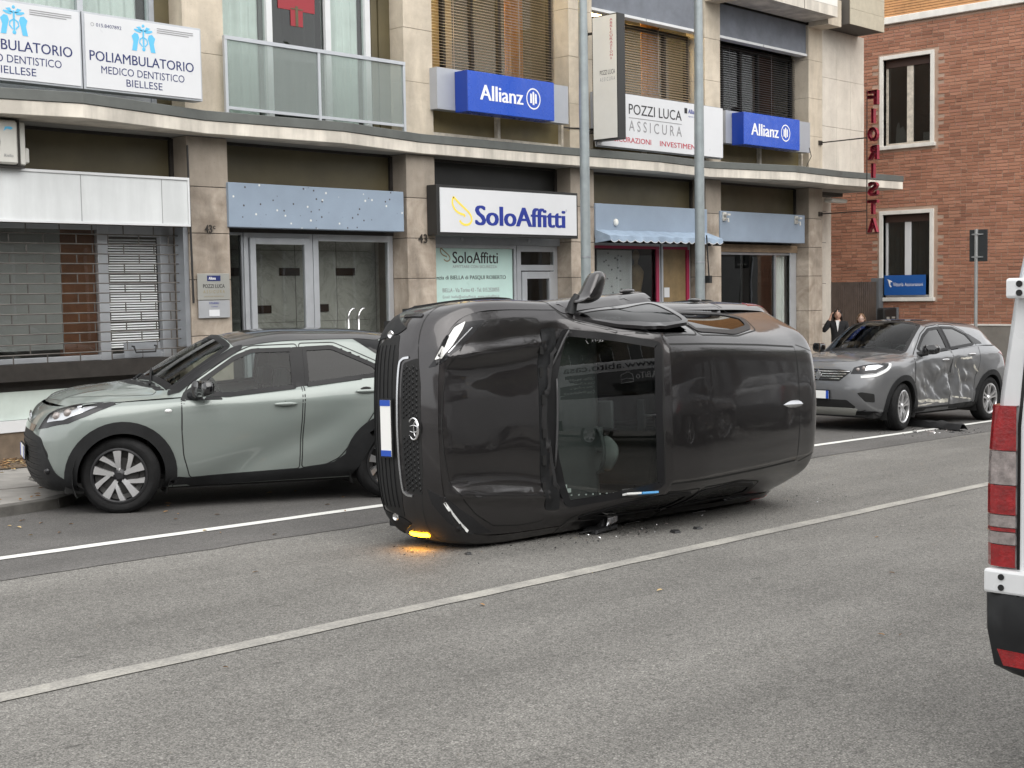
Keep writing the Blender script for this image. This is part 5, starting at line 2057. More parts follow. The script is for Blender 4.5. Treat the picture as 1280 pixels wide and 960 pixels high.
# ---- pillars, each a core clad in stone slabs
for i, (a, b) in enumerate(PX):
    zb = gz(a) + KH - .02
    core = bx('pillar', 'joint', a + .012, b - .012, YF + .012, YF + .42, zb, 6.75)
    cuts = [zb, .55, 1.22, 1.90, 2.46, 3.02, 3.62]
    for k in range(len(cuts) - 1):
        z0, z1 = cuts[k] + .004, cuts[k + 1] - .004
        d = random.uniform(-.003, .003)
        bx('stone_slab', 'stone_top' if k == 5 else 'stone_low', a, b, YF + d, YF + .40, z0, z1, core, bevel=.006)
    cuts = [3.90, 4.62, 5.35, 6.08, 6.74]
    for k in range(len(cuts) - 1):
        bx('stone_slab', 'stone_up', a + .001, b - .001, YF + random.uniform(-.002, .002), YF + .40, cuts[k] + .002, cuts[k + 1] - .002, core, bevel=.004)

# ---- the zig-zag canopy above the shops
PLAN = [(3.0, 13.75), (4.0, 13.55), (5.7, 13.82), (7.51, 13.36), (9.3, 13.74), (11.27, 13.56), (12.9, 13.88), (14.94, 13.84), (16.5, 13.72), (18.0, 13.60), (19.6, 13.75), (21.6, 13.25), (23.4, 13.33), (25.47, 13.14)]


def slab_along(name, m, off, z0, z1, yb, parent=None, lip=0):
    mb = MB()
    f = [(x + (off if i == len(PLAN) - 1 else 0), y - off) for i, (x, y) in enumerate(PLAN)]
    n = len(f)
    vs = [(x, y, z0) for x, y in f] + [(x, y, z1) for x, y in f] + [(x, yb, z0) for x, y in f] + [(x, yb, z1) for x, y in f]
    fs = []
    for i in range(n - 1):
        fs += [(i, i + 1, n + i + 1, n + i), (n + i, n + i + 1, 3 * n + i + 1, 3 * n + i), (2 * n + i, i, i + 1, 2 * n + i + 1)[::-1]]
    fs += [(n - 1, 3 * n - 1, 4 * n - 1, 2 * n - 1)]
    mb.add(vs, fs)
    return mb.build(name, MT[m], parent or bld, world=True, bevel=.006, seg=1)


can = slab_along('canopy', 'concrete_edge', 0, 3.625, 3.775, 14.5)
slab_along('gutter', 'gutter', .012, 3.778, 3.895, 14.5, can)
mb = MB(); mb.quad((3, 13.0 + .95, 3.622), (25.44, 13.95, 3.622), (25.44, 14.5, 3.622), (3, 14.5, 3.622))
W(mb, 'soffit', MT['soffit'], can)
# main wall mass behind everything, floor slabs between the storeys
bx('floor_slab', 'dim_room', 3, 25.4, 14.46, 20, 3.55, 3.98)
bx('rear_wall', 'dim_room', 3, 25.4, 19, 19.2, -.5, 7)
bx('ceiling_slab', 'dim_room', 3, 25.4, 14.2, 20, 6.75, 6.95)
bx('side_wall', 'wall_pale', 25.2, 25.44, 14.76, 20, -.6, 7.2)
bx('shop_floor', 'dim_room', 3, 25.2, 14.40, 19, -.45, gz(20) + KH)
bx('shop_floor', 'dim_room', 3, 15, 14.42, 19, -.45, .10)
for a, b in PX[1:-1]:
    c = (a + b) / 2
    bx('party_wall', 'dim_room', c - .06, c + .06, 14.42, 19, -.4, 3.55)
    bx('party_wall', 'dim_room', c - .06, c + .06, 14.42, 19, 3.98, 6.75)


def jambs(i):
    return PX[i][1], PX[i + 1][0]


# ---- transom panels over the shopfronts
for i in range(-1, 5):
    x0, x1 = (3.0, PX[0][0]) if i < 0 else jambs(i)
    t = bx('transom_panel', 'transom_dark' if i == 2 else 'transom', x0, x1, YR + .02, YR + .06, 3.0, 3.625)
    mb = MB()
    mb.box(x1 - .05, x1, YR - .02, YR + .03, 3.09, 3.60); mb.box(x0, x1 - .051, YR - .012, YR + .02, 3.585, 3.62)
    W(mb, 'transom_bar', MT['dark_metal'], t)

# ---- bay 1: shuttered shop with a blank white fascia
x0, x1 = jambs(0)
x0 = 5.0
fb = bx('fascia_board', 'white_board', x0, 9.12, YF - .11, YF + .18, 2.555, 3.075)
mb = MB(); mb.box(x0, 9.145, YF - .125, YF - .085, 3.076, 3.105); mb.box(x0, 9.145, YF - .125, YF - .085, 2.53, 2.554); mb.box(9.121, 9.146, YF - .124, YF + .18, 2.555, 3.075)
W(mb, 'fascia_trim', MT['frame_white'], fb)
mb = MB(); mb.box(7.74, 7.748, YF - .1125, YF - .109, 2.56, 3.07); mb.box(8.77, 8.778, YF - .1125, YF - .109, 2.56, 3.07)
W(mb, 'fascia_joint', MT['ink_grey'], fb)
gr = bx('security_shutter', 'dark_metal', x0, 9.15, YF + .10, YF + .18, .80, .985)
for k in range(14):
    z = 1.085 + .112 * k
    mb = MB(); mb.tube([(x0, YF + .14, z), (9.14, YF + .14, z)], .0085, 6)
    W(mb, 'shutter_bar', MT['steel_bar'], gr)
for k in range(14):
    z = 1.085 + .112 * (k - 1)
    x = x0 + (.2 if k % 2 else .4)
    while x < 9.1:
        if x > 6.4:
            mb = MB(); mb.tube([(x, YF + .14, z + .009), (x, YF + .14, z + .103)], .0075, 5)
            W(mb, 'shutter_link', MT['steel_bar'], gr)
        x += .40
mb = MB(); mb.box(9.13, 9.195, YF + .02, YF + .2, 1.1, 2.53); W(mb, 'shutter_guide', MT['alu'], gr)
mb = MB(); mb.tube([(8.44, YF + .10, 1.13), (8.44, YF + .06, 1.13), (8.46, YF + .05, 1.06), (8.72, YF + .05, 1.06), (8.74, YF + .06, 1.13), (8.74, YF + .10, 1.13)], .012, 6); W(mb, 'shutter_handle', MT['frame_black'], gr)
bx('lock_plate', 'alu', 8.36, 8.84, YF + .135, YF + .15, 1.00, 1.17, gr)
wn_ = frame('shop_window', 'alu_pale', x0, 9.19, .98, 2.55, .06, YR + .03, YR + .09)
bx('pane', 'pane', x0 + .06, 8.16, YR + .055, YR + .06, 1.04, 2.49, wn_)
bx('blind', 'blind_fabric', 6.93, 7.74, YR + .10, YR + .11, 1.12, 2.5)
bx('brown_post', 'brown_post', 7.745, 8.17, YR + .10, YR + .2, .98, 2.6)
bx('brown_post', 'brown_post', 6.55, 6.90, YR + .10, YR + .2, .98, 2.6)
frame('door_frame', 'alu_pale', 8.17, 9.13, .75, 2.55, .13, YR + .02, YR + .10)
slats('venetian_blind', 'slat_white', 8.32, 8.96, YR + .06, 1.12, 2.40, .03, .022, .9)
bx('stall_riser', 'dark_metal', x0, 9.19, YR - .02, YR + .10, .68, .79)
bx('stall_riser', 'base_panel', x0, 9.19, YR - .06, YR + .10, .37, .68)
bx('sill', 'frame_white', x0, 9.19, YR - .12, YR + .10, .24, .365)
bx('plinth', 'base_stone', x0, 9.19, YR - .10, YR + .10, -.10, .235)

# ---- bay 2: entrance hall with glass doors under a blue panel
x0, x1 = jambs(1)
bx('fascia_panel', 'blue_panel', x0 - .03, x1 - .10, YF - .045, YF + .16, 2.545, 3.09, bevel=.006)
dr = frame('entrance_door', 'alu_pale', x0 + .42, x0 + 1.52, .0, 2.50, .07, YR + .0, YR + .07)
frame('door_leaf', 'alu_pale', x0 + .50, x0 + 1.45, .02, 2.44, .085, YR - .03, YR + .03, dr)
bx('door_pane', 'pane', x0 + .585, x0 + 1.365, YR - .003, YR + .003, .12, 2.35, dr)
sw_ = frame('side_window', 'alu_pale', x0 + 1.53, x1 - .01, .0, 2.50, .09, YR + .0, YR + .07)
bx('pane', 'pane', x0 + 1.62, x1 - .10, YR + .03, YR + .036, .1, 2.41, sw_)
sw_ = frame('side_window', 'alu', x0, x0 + .41, .0, 2.50, .03, YR + .0, YR + .07)
bx('pane', 'pane_dark', x0 + .03, x0 + .38, YR + .03, YR + .036, .05, 2.46, sw_)
bx('door_head', 'dark_metal', x0, x1, YR - .01, YR + .08, 2.501, 2.56)
for xx in (11.85, 12.03):
    mb = MB()
    mb.tube([(xx + .10 * (1 - cos(t)) - .05, YR - .10, 1.36 + .14 * sin(t) - .14 * (1 if t > pi / 2 else .0) * 0) for t in [pi * k / 10 for k in range(6)]] + [(xx + .06, YR - .10, 1.5), (xx + .06, YR - .03, 1.5)], .014, 8)
    mb.tube([(xx - .05, YR - .10, 1.36), (xx - .05, YR - .10, .8), (xx - .05, YR - .03, .8)], .014, 8)
    W(mb, 'door_pull', MT['chrome'], dr, smooth=True)
hall = bx('hall_wall', 'marble', x0 - .2, x1 + .2, 14.85, 14.91, -.1, 3.2)
mb = MB()
for r in range(6):
    for c in range(5):
        xx = x0 - .1 + .98 * c + (.49 if r % 2 else 0)
        z = .46 + .50 * r
        if xx + .34 > x1 + .2: continue
        mb = MB(); mb.box(xx, xx + .34, 14.835, 14.86, z, z + .105)
        W(mb, 'brown_tile', MT['tile_brown'], hall)
mb = MB()
for c in range(5): mb.box(x0 + .2 + .72 * c, x0 + .205 + .72 * c, 14.846, 14.85, -.1, 3.2)
for z in (.35, 1.33, 2.3): mb.box(x0, x1, 14.845, 14.849, z, z + .005)
W(mb, 'wall_joint', MT['joint'], hall)

# ---- bay 3: letting agency
x0, x1 = jambs(2)
bx('shutter_box', 'alu', x0, x1, YR - .06, YR + .12, 2.40, 2.56)
for xx in (x0 + .15, x0 + .75, x0 + 2.2): 
    mb = MB(); mb.tube([(xx, YR - .075, 2.47), (xx, YR - .06, 2.47)], .025, 10); W(mb, 'shutter_knob', MT['alu_pale'], bld)
wn_ = frame('shop_window', 'alu_pale', x0 + .0, 15.25, .2, 2.40, .05, YR + .0, YR + .07)
bx('pane', 'pane', x0 + .05, 15.20, YR + .03, YR + .036, .25, 2.35, wn_)
bx('window_film', 'decal_teal', x0 + .10, 15.18, YR + .024, YR + .027, .3, 2.345, wn_)
words('lettering', 'ink_black', wn_, [('SoloAffitti', 13.905, 2.125, .955, .17, .02), ('agenzia di BIELLA di PASQUI ROBERTO', 13.45, 1.87, 1.58, .075, .012)], YR + .022)
words('lettering', 'ink_grey', wn_, [('AFFITTARE CON SICUREZZA', 13.90, 2.055, .94, .04), ('BIELLA - Via Torino 43 - Tel. 015.2520055', 13.69, 1.70, 1.19, .06, .006), ('Email: biella@soloaffitti.it  www.soloaffitti.it', 13.69, 1.60, 1.19, .055)], YR + .022)
dr = frame('shop_door', 'alu_pale', 15.26, x1, .0, 2.40, .09, YR - .005, YR + .075, hmids=(2.06,))
frame('door_leaf', 'alu_pale', 15.36, x1 - .1, .02, 2.00, .11, YR - .02, YR + .05, dr)
bx('door_pane', 'pane', 15.47, x1 - .21, YR + .012, YR + .018, .15, 1.89, dr)
bx('transom_pane', 'pane', 15.35, x1 - .09, YR + .012, YR + .018, 2.11, 2.31, dr)
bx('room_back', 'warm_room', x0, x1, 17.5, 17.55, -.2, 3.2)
bx('desk', 'wood_box', 14.2, 15.6, 16, 16.6, -.2, .75)

# ---- bay 4: shop under the scalloped awning
x0, x1 = jambs(3)
fp = bx('fascia_panel', 'blue_panel_old', x0 + .0, x1 + .0, YF - .03, YF + .16, 2.545, 3.085, bevel=.006)
mb = MB(); mb.ball((17.26, YF - .05, 2.79), (.045, .04, .06), 12, 8); mb.box(17.23, 17.29, YF - .05, YF - .03, 2.74, 2.84); W(mb, 'lamp_stub', MT['sign_cream'], fp)
aw = MB()
n = 60
top, mid, low = [], [], []
for k in range(n + 1):
    t = k / n
    x = x0 - .02 + (x1 - x0 + .04) * t
    s = .012 * sin(t * 46) + .008 * sin(t * 17)
    top.append((x, YF - .035, 2.665 + s * .3)); mid.append((x, YF - .34, 2.555 + s * .6))
    low.append((x, YF - .355 + s, 2.485 - .035 * abs(sin(t * pi * 15))))
aw.grid([top, mid, low])
aw.add([top[0], mid[0], low[0], (x0 - .02, YF - .03, 2.45)], [(0, 1, 2, 3)])
W(aw, 'awning', MT['awning'], bld, smooth=30)
mb = MB()
for k in range(n):
    mb.add([low[k], low[k + 1], (low[k + 1][0], low[k + 1][1] - .003, low[k + 1][2] + .014), (low[k][0], low[k][1] - .003, low[k][2] + .014)], [(0, 1, 2, 3)])
W(mb, 'awning_hem', MT['sign_white'], bld)
wn_ = frame('shop_window', 'alu_pale', x0, 18.93, .3, 2.48, .05, YR + .02, YR + .09)
bx('pane', 'pane', x0 + .05, 18.88, YR + .05, YR + .056, .35, 2.42, wn_)
mb = MB(); mb.box(x0 + .05, 18.88, YR + .0, YR + .02, 2.385, 2.43); mb.box(18.79, 18.87, YR + .0, YR + .02, .35, 2.384); W(mb, 'pink_border', MT['pink_frame'], wn_)
bx('notice_board', 'white_board', 17.30, 18.22, YR + .09, YR + .11, .4, 2.36)
mb = MB(); rr = random.Random(9)
for k in range(40):
    a, z = rr.uniform(17.35, 18.15), rr.uniform(1.2, 2.3); mb.box(a, a + .03, YR + .13, YR + .139, z, z + .025)
mb.tf(lambda x, y, z: (x, y - .05, z))
W(mb, 'notice', MT['ink_grey'], bld)
# dress form in the window
mb = MB(); mb.lathe([(.0, 1.38), (.14, 1.38), (.17, 1.5), (.12, 1.68), (.17, 1.88), (.19, 2.0), (.10, 2.1), (.05, 2.13), (.05, 2.2), (.085, 2.25), (.09, 2.31), (.05, 2.37), (.0, 2.38)], 16, lambda r, a, h: (18.55 + r * cos(a), YR + .26 + r * .5 * sin(a), h))
W(mb, 'dress_form', MT['wood_door'], bld, smooth=True)
dr = frame('shop_door', 'alu_pale', 18.94, x1 - .06, .0, 2.48, .05, YR + .0, YR + .07)
bx('door_leaf', 'wood_door', 18.99, 19.74, YR + .02, YR + .05, .02, 2.42, dr)
mb = MB(); mb.box(18.99, 19.68, YR - .012, YR + .019, 2.385, 2.43); mb.box(19.66, 19.735, YR - .012, YR + .019, .1, 2.384); W(mb, 'pink_border', MT['pink_frame'], dr)
bx('door_notice', 'sign_white', 19.02, 19.17, YR + .008, YR + .018, 1.55, 1.72, dr)

# ---- bay 5: shop with a brown shutter box
x0, x1 = jambs(4)
fp = bx('fascia_panel', 'blue_panel_old', x0 - .07, x1 - .20, YF - .03, YF + .16, 2.535, 3.075, bevel=.006)
for xx in (20.35, 22.76):
    mb = MB(); mb.box(xx - .05, xx + .05, YF - .055, YF - .031, 2.90, 3.05); mb.tube([(xx, YF - .05, 2.93), (xx, YF - .13, 2.93), (xx, YF - .13, 2.87)], .016, 6); mb.box(xx - .04, xx + .04, YF - .15, YF - .06, 2.99, 3.02)
    W(mb, 'bracket', MT['ac_white'], fp)
bx('shutter_box', 'wood_box', x0, x1, YR - .04, YR + .1, 2.36, 2.50)
wn_ = frame('shop_window', 'alu', x0, x1 - .0, .2, 2.36, .05, YR + .0, YR + .07, mids=(22.56,))
bx('pane', 'pane_dark', x0 + .05, 22.535, YR + .03, YR + .036, .25, 2.31, wn_)
bx('pane', 'pane', 22.585, x1 - .05, YR + .03, YR + .036, .25, 2.31, wn_)
drape('curtain', 'curtain', 22.60, 23.0, YR + .10, .2, 2.36, waves=4)
bx('jamb', 'alu_pale', 23.06, 23.28, YR - .02, YR + .0, .2, 2.36)

# ---- foot walls below the shopfronts and the end of the ground floor
for i in (3, 4):
    a, b = jambs(i)
    bx('plinth', 'base_stone', a, b, YR - .05, YR + .1, -.5, .19)
bx('end_wall', 'wall_pale', 23.82, 25.19, 14.74, 14.95, -.6, 3.62)
mb = MB()
for z in (.9, 1.75, 2.6, 3.25): mb.box(23.8, 25.19, 14.735, 14.739, z, z + .01)
W(mb, 'wall_joint', MT['joint'], bld)
mb = MB(); mb.box(24.02, 24.62, 13.9, 14.1, 3.36, 3.44); W(mb, 'canopy_lamp', MT['sign_cream'], bld, bevel=.03)

# ---- first floor
# bay 1: windows with net curtains behind the clinic signs
w1 = frame('window', 'alu_pale', 6.26, 9.0, 4.0, 6.6, .07, YR + .0, YR + .08, mids=(8.05,))
bx('pane', 'pane_clear', 6.33, 8.01, YR + .04, YR + .046, 4.07, 6.53, w1)
bx('pane', 'pane_clear', 8.09, 8.93, YR + .04, YR + .046, 4.07, 6.53, w1)
drape('curtain', 'curtain', 6.3, 8.9, YR + .22, 4.0, 6.6, waves=16)
bx('side_panel', 'transom', 9.0, 9.2, YR - .02, YR + .1, 3.9, 6.7)
bx('window_head', 'alu', 8.93, 9.0, YR - .015, YR + .0, 4.0, 6.6)
# bay 2: french windows behind the frosted balcony rail
w2 = frame('balcony_window', 'frame_white', 9.79, 12.40, 3.9, 6.7, .09, YR + .0, YR + .09, mids=(10.70, 11.66))
bx('pane', 'pane_clear', 9.88, 10.655, YR + .05, YR + .056, 4.0, 6.6, w2)
bx('pane', 'pane_clear', 11.705, 12.31, YR + .05, YR + .056, 4.0, 6.6, w2)
bx('pane', 'pane_dark', 10.745, 11.615, YR + .05, YR + .056, 4.0, 6.6, w2)
drape('curtain', 'curtain', 9.8, 10.66, YR + .2, 3.95, 6.65, waves=6)
drape('curtain', 'curtain', 11.70, 12.32, YR + .2, 3.95, 6.65, waves=5)
drape('curtain', 'blind_fabric', 10.72, 11.64, YR + .26, 3.95, 6.65, waves=5)
bx('mullion', 'transom', 12.41, 12.52, YR + .0, YR + .1, 3.9, 6.7)
bx('side_panel', 'transom', 12.53, 12.73, YR - .02, YR + .1, 3.9, 6.7)
mb = MB()
cx, cz = 11.17, 5.50
mb.prism([(cx - .30, cz - .10), (cx - .10, cz - .10), (cx - .10, cz - .30), (cx + .10, cz - .30), (cx + .10, cz - .10), (cx + .30, cz - .10), (cx + .30, cz + .10), (cx + .10, cz + .10), (cx + .10, cz + .30), (cx - .10, cz + .30), (cx - .10, cz + .10), (cx - .30, cz + .10)], lambda a, b, d: (a, YR + .045 + d, b), 0, -.004)
W(mb, 'red_cross', MT['cross_red'], w2)
mb = MB(); mb.box(cx - .022, cx + .022, YR + .037, YR + .040, cz - .30, cz - .04); mb.box(cx - .1, cx + .1, YR + .036, YR + .0365, cz - .085, cz - .07)
W(mb, 'snake_emblem', MT['transom'], w2)
rl = bx('balcony_rail', 'alu_pale', 9.70, 12.64, 13.87, 13.92, 4.80, 4.845)
for xx in (9.70, 11.13, 12.60): bx('rail_post', 'alu_pale', xx, xx + .04, 13.875, 13.915, 3.90, 4.799, rl)
bx('rail_bar', 'alu_pale', 9.741, 12.599, 13.88, 13.91, 3.965, 4.0, rl)
for a, b in ((9.741, 11.129), (11.171, 12.599)): bx('frosted_pane', 'frosted', a, b, 13.893, 13.897, 4.001, 4.799, rl)
# bays 3 and 4: lit offices behind metal blinds
for i, (warm, sm) in ((2, ('warm_room', 'slat_bronze')), (3, ('warm_room', 'slat_bronze')), (4, ('dark_room', 'slat_dark'))):
    x0, x1 = jambs(i)
    zt = 6.72 if i == 2 else 6.14
    w3 = frame('office_window', 'dark_metal', x0, x1, 4.0, zt, .06, YR + .06, YR + .14, mids=[x0 + (x1 - x0) * k / 5 for k in (1, 2, 3)] if i != 3 else [x0 + 1.2, x0 + 2.4])
    bx('pane', 'pane_clear' if i != 4 else 'pane_dark', x0 + .06, x1 - .06, YR + .095, YR + .10, 4.06, zt - .06, w3)
    slats('window_blind', sm, x0 + .02, x1 - .02, YR + .0, 4.86, zt - .02, .042, .034 if i == 2 else .036, .38 if i == 2 else (.6 if i == 3 else .5), cords=[x0 + .7, x0 + 2.1])
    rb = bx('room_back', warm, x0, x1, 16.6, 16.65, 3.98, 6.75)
    if i != 4:
        bx('room_ceiling', 'sign_cream', x0, x1, 14.6, 16.6, 6.70, 6.74)
        for yy in (15.0, 15.7):
            bx('ceiling_lamp', 'warm_lamp', x0 + .5, x1 - .6, yy, yy + .16, 6.60, 6.69)
        drape('orange_drape', 'orange_drape', (x0 + 2.05 if i == 2 else x0 + 1.95), (x0 + 2.45 if i == 2 else x0 + 2.45), YR + .22, 4.0, 6.7, waves=3)
    else:
        slats('venetian_blind', 'slat_white', x0 + .35, x0 + 1.9, YR + .22, 4.3, 5.9, .035, .026, .8)
    if i in (3, 4):
        bx('spandrel', 'grey_wall', x0, x1, YF + .06, YF + .30, 6.19, 6.75)
        bx('blind_box', 'frame_white', x0 + .01, x0 + 1.44, YF + .03, YF + .20, 6.145, 6.188)
        bx('blind_box', 'frame_white', x0 + 1.46, x1 - .01, YF + .03, YF + .20, 6.145, 6.188)
    # bottom lights
    mb = MB()
    op = bx('bottom_light', 'olive_panel', x0, x1, YF + .20, YF + .24, 3.90, 4.40)
    mb.box(x0, x0 + .05, YF + .13, YF + .199, 3.93, 4.4); mb.box(x1 - .05, x1, YF + .13, YF + .199, 3.93, 4.4); mb.box((x0 + x1) / 2 - .03, (x0 + x1) / 2 + .03, YF + .13, YF + .199, 3.98, 4.4); mb.box(x0 + .05, x1 - .05, YF + .14, YF + .199, 3.93, 3.98)
    W(mb, 'bottom_frame', MT['frame_rusty'], op)
    bx('grey_band', 'grey_band', x0 - .06, x1 - .20, YF - .15, YF + .02, 4.265, 4.84)
# upper end wall of pale panels
for r, (z0, z1) in enumerate(((3.90, 4.85), (4.855, 5.80), (5.805, 6.75))):
    for c in range(3):
        a = 23.803 + .548 * c
        mb = MB(); mb.box(a, a + .5455, YF + random.uniform(-.002, .003), YF + .4, z0, z1)
        W(mb, 'wall_panel', MT['wall_pale'], bld, bevel=.003)
# second-floor balconies and overhang
bs = bx('balcony_slab', 'concrete_edge', 20.2, 23.27, 13.36, 14.05, 6.79, 6.98)
bx('balcony_parapet', 'sign_cream', 20.2, 23.27, 13.36, 13.44, 6.985, 7.6, bs)
bx('slab_joint', 'joint', 22.07, 22.085, 13.357, 13.359, 6.79, 6.98, bs)
bx('beam', 'stone_up', 23.29, 23.78, 13.57, 14.0, 6.70, 7.2)
bx('beam', 'stone_up', 19.84, 20.19, 13.57, 14.0, 6.70, 7.2)
bx('beam', 'stone_up', 16.2, 16.75, 13.57, 14.0, 6.75, 7.2)
ov = bx('overhang', 'joint', 23.86, 25.18, 13.43, 14.4, 6.76, 7.6)
for r in range(3):
    mb = MB()
    z = 6.752 + .30 * r
    for c in range(18):
        a = 23.85 + .0744 * c
        mb.box(a, a + .0735, 13.415, 13.43, z, z + .296)
    W(mb, 'tile_course', MT['tile_beige'], ov)
for r in range(3):
    mb = MB(); z = 6.752 + .30 * r
    for c in range(8): mb.box(25.18, 25.195, 13.416 + .12 * c, 13.416 + .119 * c + .118, z, z + .296)
    W(mb, 'tile_course', MT['tile_beige'], ov)
bx('upper_wall', 'stone_up', 3, 25.4, 14.06, 14.4, 6.96, 7.5)
bx('cut_low_roof', 'soffit', 3, 25.4, 13.9, 20, 7.5, 7.65)  # unseen roof and wall top kept low, so sky reflects in the overturned car
# rounded gas pipes, cables
mb = MB(); mb.tube([(9.22, YF - .02, 1.62), (9.2, YF - .02, 3.5)], .012, 6); W(mb, 'cable', MT['frame_black'], bld)
mb = MB(); mb.tube([(x, YF - .012, 4.24 + .01 * sin(x * 5)) for x in [16.05 + .05 * k for k in range(16)]], .010, 5); W(mb, 'cable', MT['frame_black'], bld)
mb = MB(); mb.tube([(23.05, 13.84, 4.36), (23.12, 13.84, 4.2), (23.02, 13.86, 4.06), (23.02, 13.9, 3.95)], .007, 5); W(mb, 'cable', MT['frame_black'], bld, smooth=True)

# ================================================================== signs on the building
def sign(name, label, loc, group=None):
    return thing(name, label, 'sign', loc, group)


def wbox(parent, name, m, x0, x1, y0, y1, z0, z1, bevel=.004):
    mb = MB(); mb.box(x0, x1, y0, y1, z0, z1)
    return W(mb, name, MT[m], parent, bevel=bevel, seg=1)


def clinic(x, label):
    s = sign('clinic_sign', label, (x + .75, 13.7, 4.0), 'clinic signboards')
    wbox(s, 'casing', 'alu_pale', x, x + 1.515, 13.61, 13.78, 3.975, 4.815)
    wbox(s, 'face', 'sign_white', x + .025, x + 1.49, 13.597, 13.6095, 4.0, 4.79, 0)
    y = 13.5955
    words('lettering', 'ink_navy', s, [('POLIAMBULATORIO', x + .07, 4.295, 1.325, .108, .010)], y)
    words('lettering', 'ink_navy', s, [('MEDICO DENTISTICO', x + .205, 4.165, 1.06, .082), ('BIELLESE', x + .51, 4.05, .46, .080), ('015.8407892', x + .16, 4.665, .31, .038)], y)
    mb = MB()
    mb.lathe([(.016, 0), (.021, 0)], 14, lambda r, a, h: (x + .115 + r * cos(a), y, 4.684 + r * sin(a)))
    for k in range(3): mb.box(x + .92, x + 1.40 - .06 * (k == 2), y - .001, y, 4.735 - .022 * k, 4.744 - .022 * k)
    W(mb, 'small_print', MT['ink_grey'], s)
    # winged staff between two figures
    mb = MB()
    c, z = x + .745, 4.46
    f = lambda a, b, d: (c + a, y + d, z + b)
    def P(poly):
        mb.prism(poly, f, 0, -.001)
    for sg in (-1, 1):
        P([(sg * .15, .0), (sg * .09, .0), (sg * .075, .08), (sg * .055, .15), (sg * .07, .19), (sg * .11, .20), (sg * .15, .16), (sg * .13, .10)])
        P([(sg * .01, .235), (sg * .11, .245), (sg * .12, .23), (sg * .08, .21), (sg * .03, .205)])
        P([(sg * .005, .22), (sg * .04, .275), (sg * .09, .265), (sg * .05, .235)])
        P([(sg * .012, .06), (sg * .045, .10), (sg * .035, .13), (sg * .008, .15), (sg * .008, .165), (sg * .05, .14), (sg * .058, .09), (sg * .02, .05)])
    P([(-.01, .02), (.01, .02), (.012, .25), (-.012, .25)])
    mb.ball((c, y, z + .285), (.018, .002, .018), 10, 6)
    mb.ball((c, y, z + .025), (.022, .002, .022), 10, 6)
    W(mb, 'emblem', MT['ink_sky'], s)
    mb = MB(); mb.tube([(x + .3, 13.78, 4.7), (x + .3, 14.3, 4.7)], .015, 6); mb.tube([(x + 1.2, 13.78, 4.7), (x + 1.2, 14.3, 4.7)], .015, 6); W(mb, 'bracket', MT['alu'], s)


clinic(7.675, 'white clinic sign reading POLIAMBULATORIO next to the stone pillar, the right one of the pair')
clinic(6.145, 'white clinic sign cut by the left edge of the photo, left of its twin')


def eagle_disc(mb, cx, y, cz, r):
    mb.lathe([(r, 0), (r * .87, 0), (r * .87, 0), ], 36, lambda q, a, h: (cx + q * cos(a), y, cz + q * sin(a)))
    for a, lo, hi in ((-.34, -.42, .38), (0.0, -.58, .56), (.34, -.42, .38)):
        w = .125
        mb.prism([(cx + (a - w) * r, cz + lo * r), (cx + (a + w) * r, cz + lo * r), (cx + (a + w) * r, cz + hi * r), (cx + (a - w * .2) * r, cz + (hi + .14) * r), (cx + (a - w) * r, cz + (hi + .02) * r)], lambda p, q, d: (p, y + d, q), 0, -.001)


def insurer(x0, x1, label, tx, tw, ex, er):
    s = sign('insurance_sign', label, ((x0 + x1) / 2, 13.75, 4.24), 'blue insurance light boxes')
    wbox(s, 'light_box', 'shop_blue', x0, x1, 13.60, 13.845, 4.235, 4.805, .008)
    wbox(s, 'box_end', 'shop_blue_dark', x0 - .012, x0 - .001, 13.602, 13.845, 4.236, 4.804, 0)
    mb = MB()
    letters(mb, 'Allianz', (tx, 13.597, 4.415), UX, UZ, tw, .215, .035)
    eagle_disc(mb, ex, 13.5975, 4.525, er)
    W(mb, 'lettering', MT['ink_white'], s)
    for q in (0.2, .8):
        xx = x0 + (x1 - x0) * q
        mb = MB(); mb.box(xx - .02, xx + .02, 13.845, 14.0, 4.5, 4.54); W(mb, 'bracket', MT['alu'], s)


insurer(13.565, 15.395, 'large blue insurance light box reading Allianz above the letting agency, left of the lamp posts', 13.81, .885, 14.925, .155)
insurer(20.45, 22.31, 'blue insurance light box reading Allianz under the dark blinds, right of both lamp posts', 20.685, .885, 21.815, .155)

# broker's board
s = sign('broker_sign', 'white board reading POZZI LUCA ASSICURA with red lettering behind the two lamp posts', (18.3, 13.8, 3.95))
wbox(s, 'board', 'sign_white', 16.62, 20.02, 13.75, 13.80, 3.975, 4.835)
wbox(s, 'board_frame', 'alu', 16.60, 20.04, 13.801, 13.83, 3.955, 4.855)
y = 13.7475
words('lettering', 'ink_black', s, [('POZZI LUCA', 17.37, 4.525, 1.43, .165, .006)], y)
mb = MB(); mb.box(17.37, 18.80, y - .001, y, 4.462, 4.472); W(mb, 'rule', MT['ink_grey'], s)
words('lettering', 'ink_grey', s, [('A S S I C U R A', 17.37, 4.255, 1.43, .17, -.004)], y)
words('lettering', 'ink_red', s, [('ASSICURAZIONI', 16.80, 4.065, 1.15, .085, .012), ('INVESTIMENTI', 18.19, 4.065, 1.16, .085, .012)], y)
words('lettering', 'ink_blue', s, [('Allianz', 18.99, 4.665, .26, .075, .02), ('Agenzia di Biella', 18.99, 4.60, .3, .03)], y)
mb = MB(); mb.box(18.88, 18.96, y - .001, y, 4.66, 4.75); W(mb, 'emblem', MT['ink_black'], s)
mb = MB()
for xx in (17.0, 19.6): mb.box(xx - .02, xx + .02, 13.83, 14.3, 4.4, 4.44)
W(mb, 'bracket', MT['alu'], s)

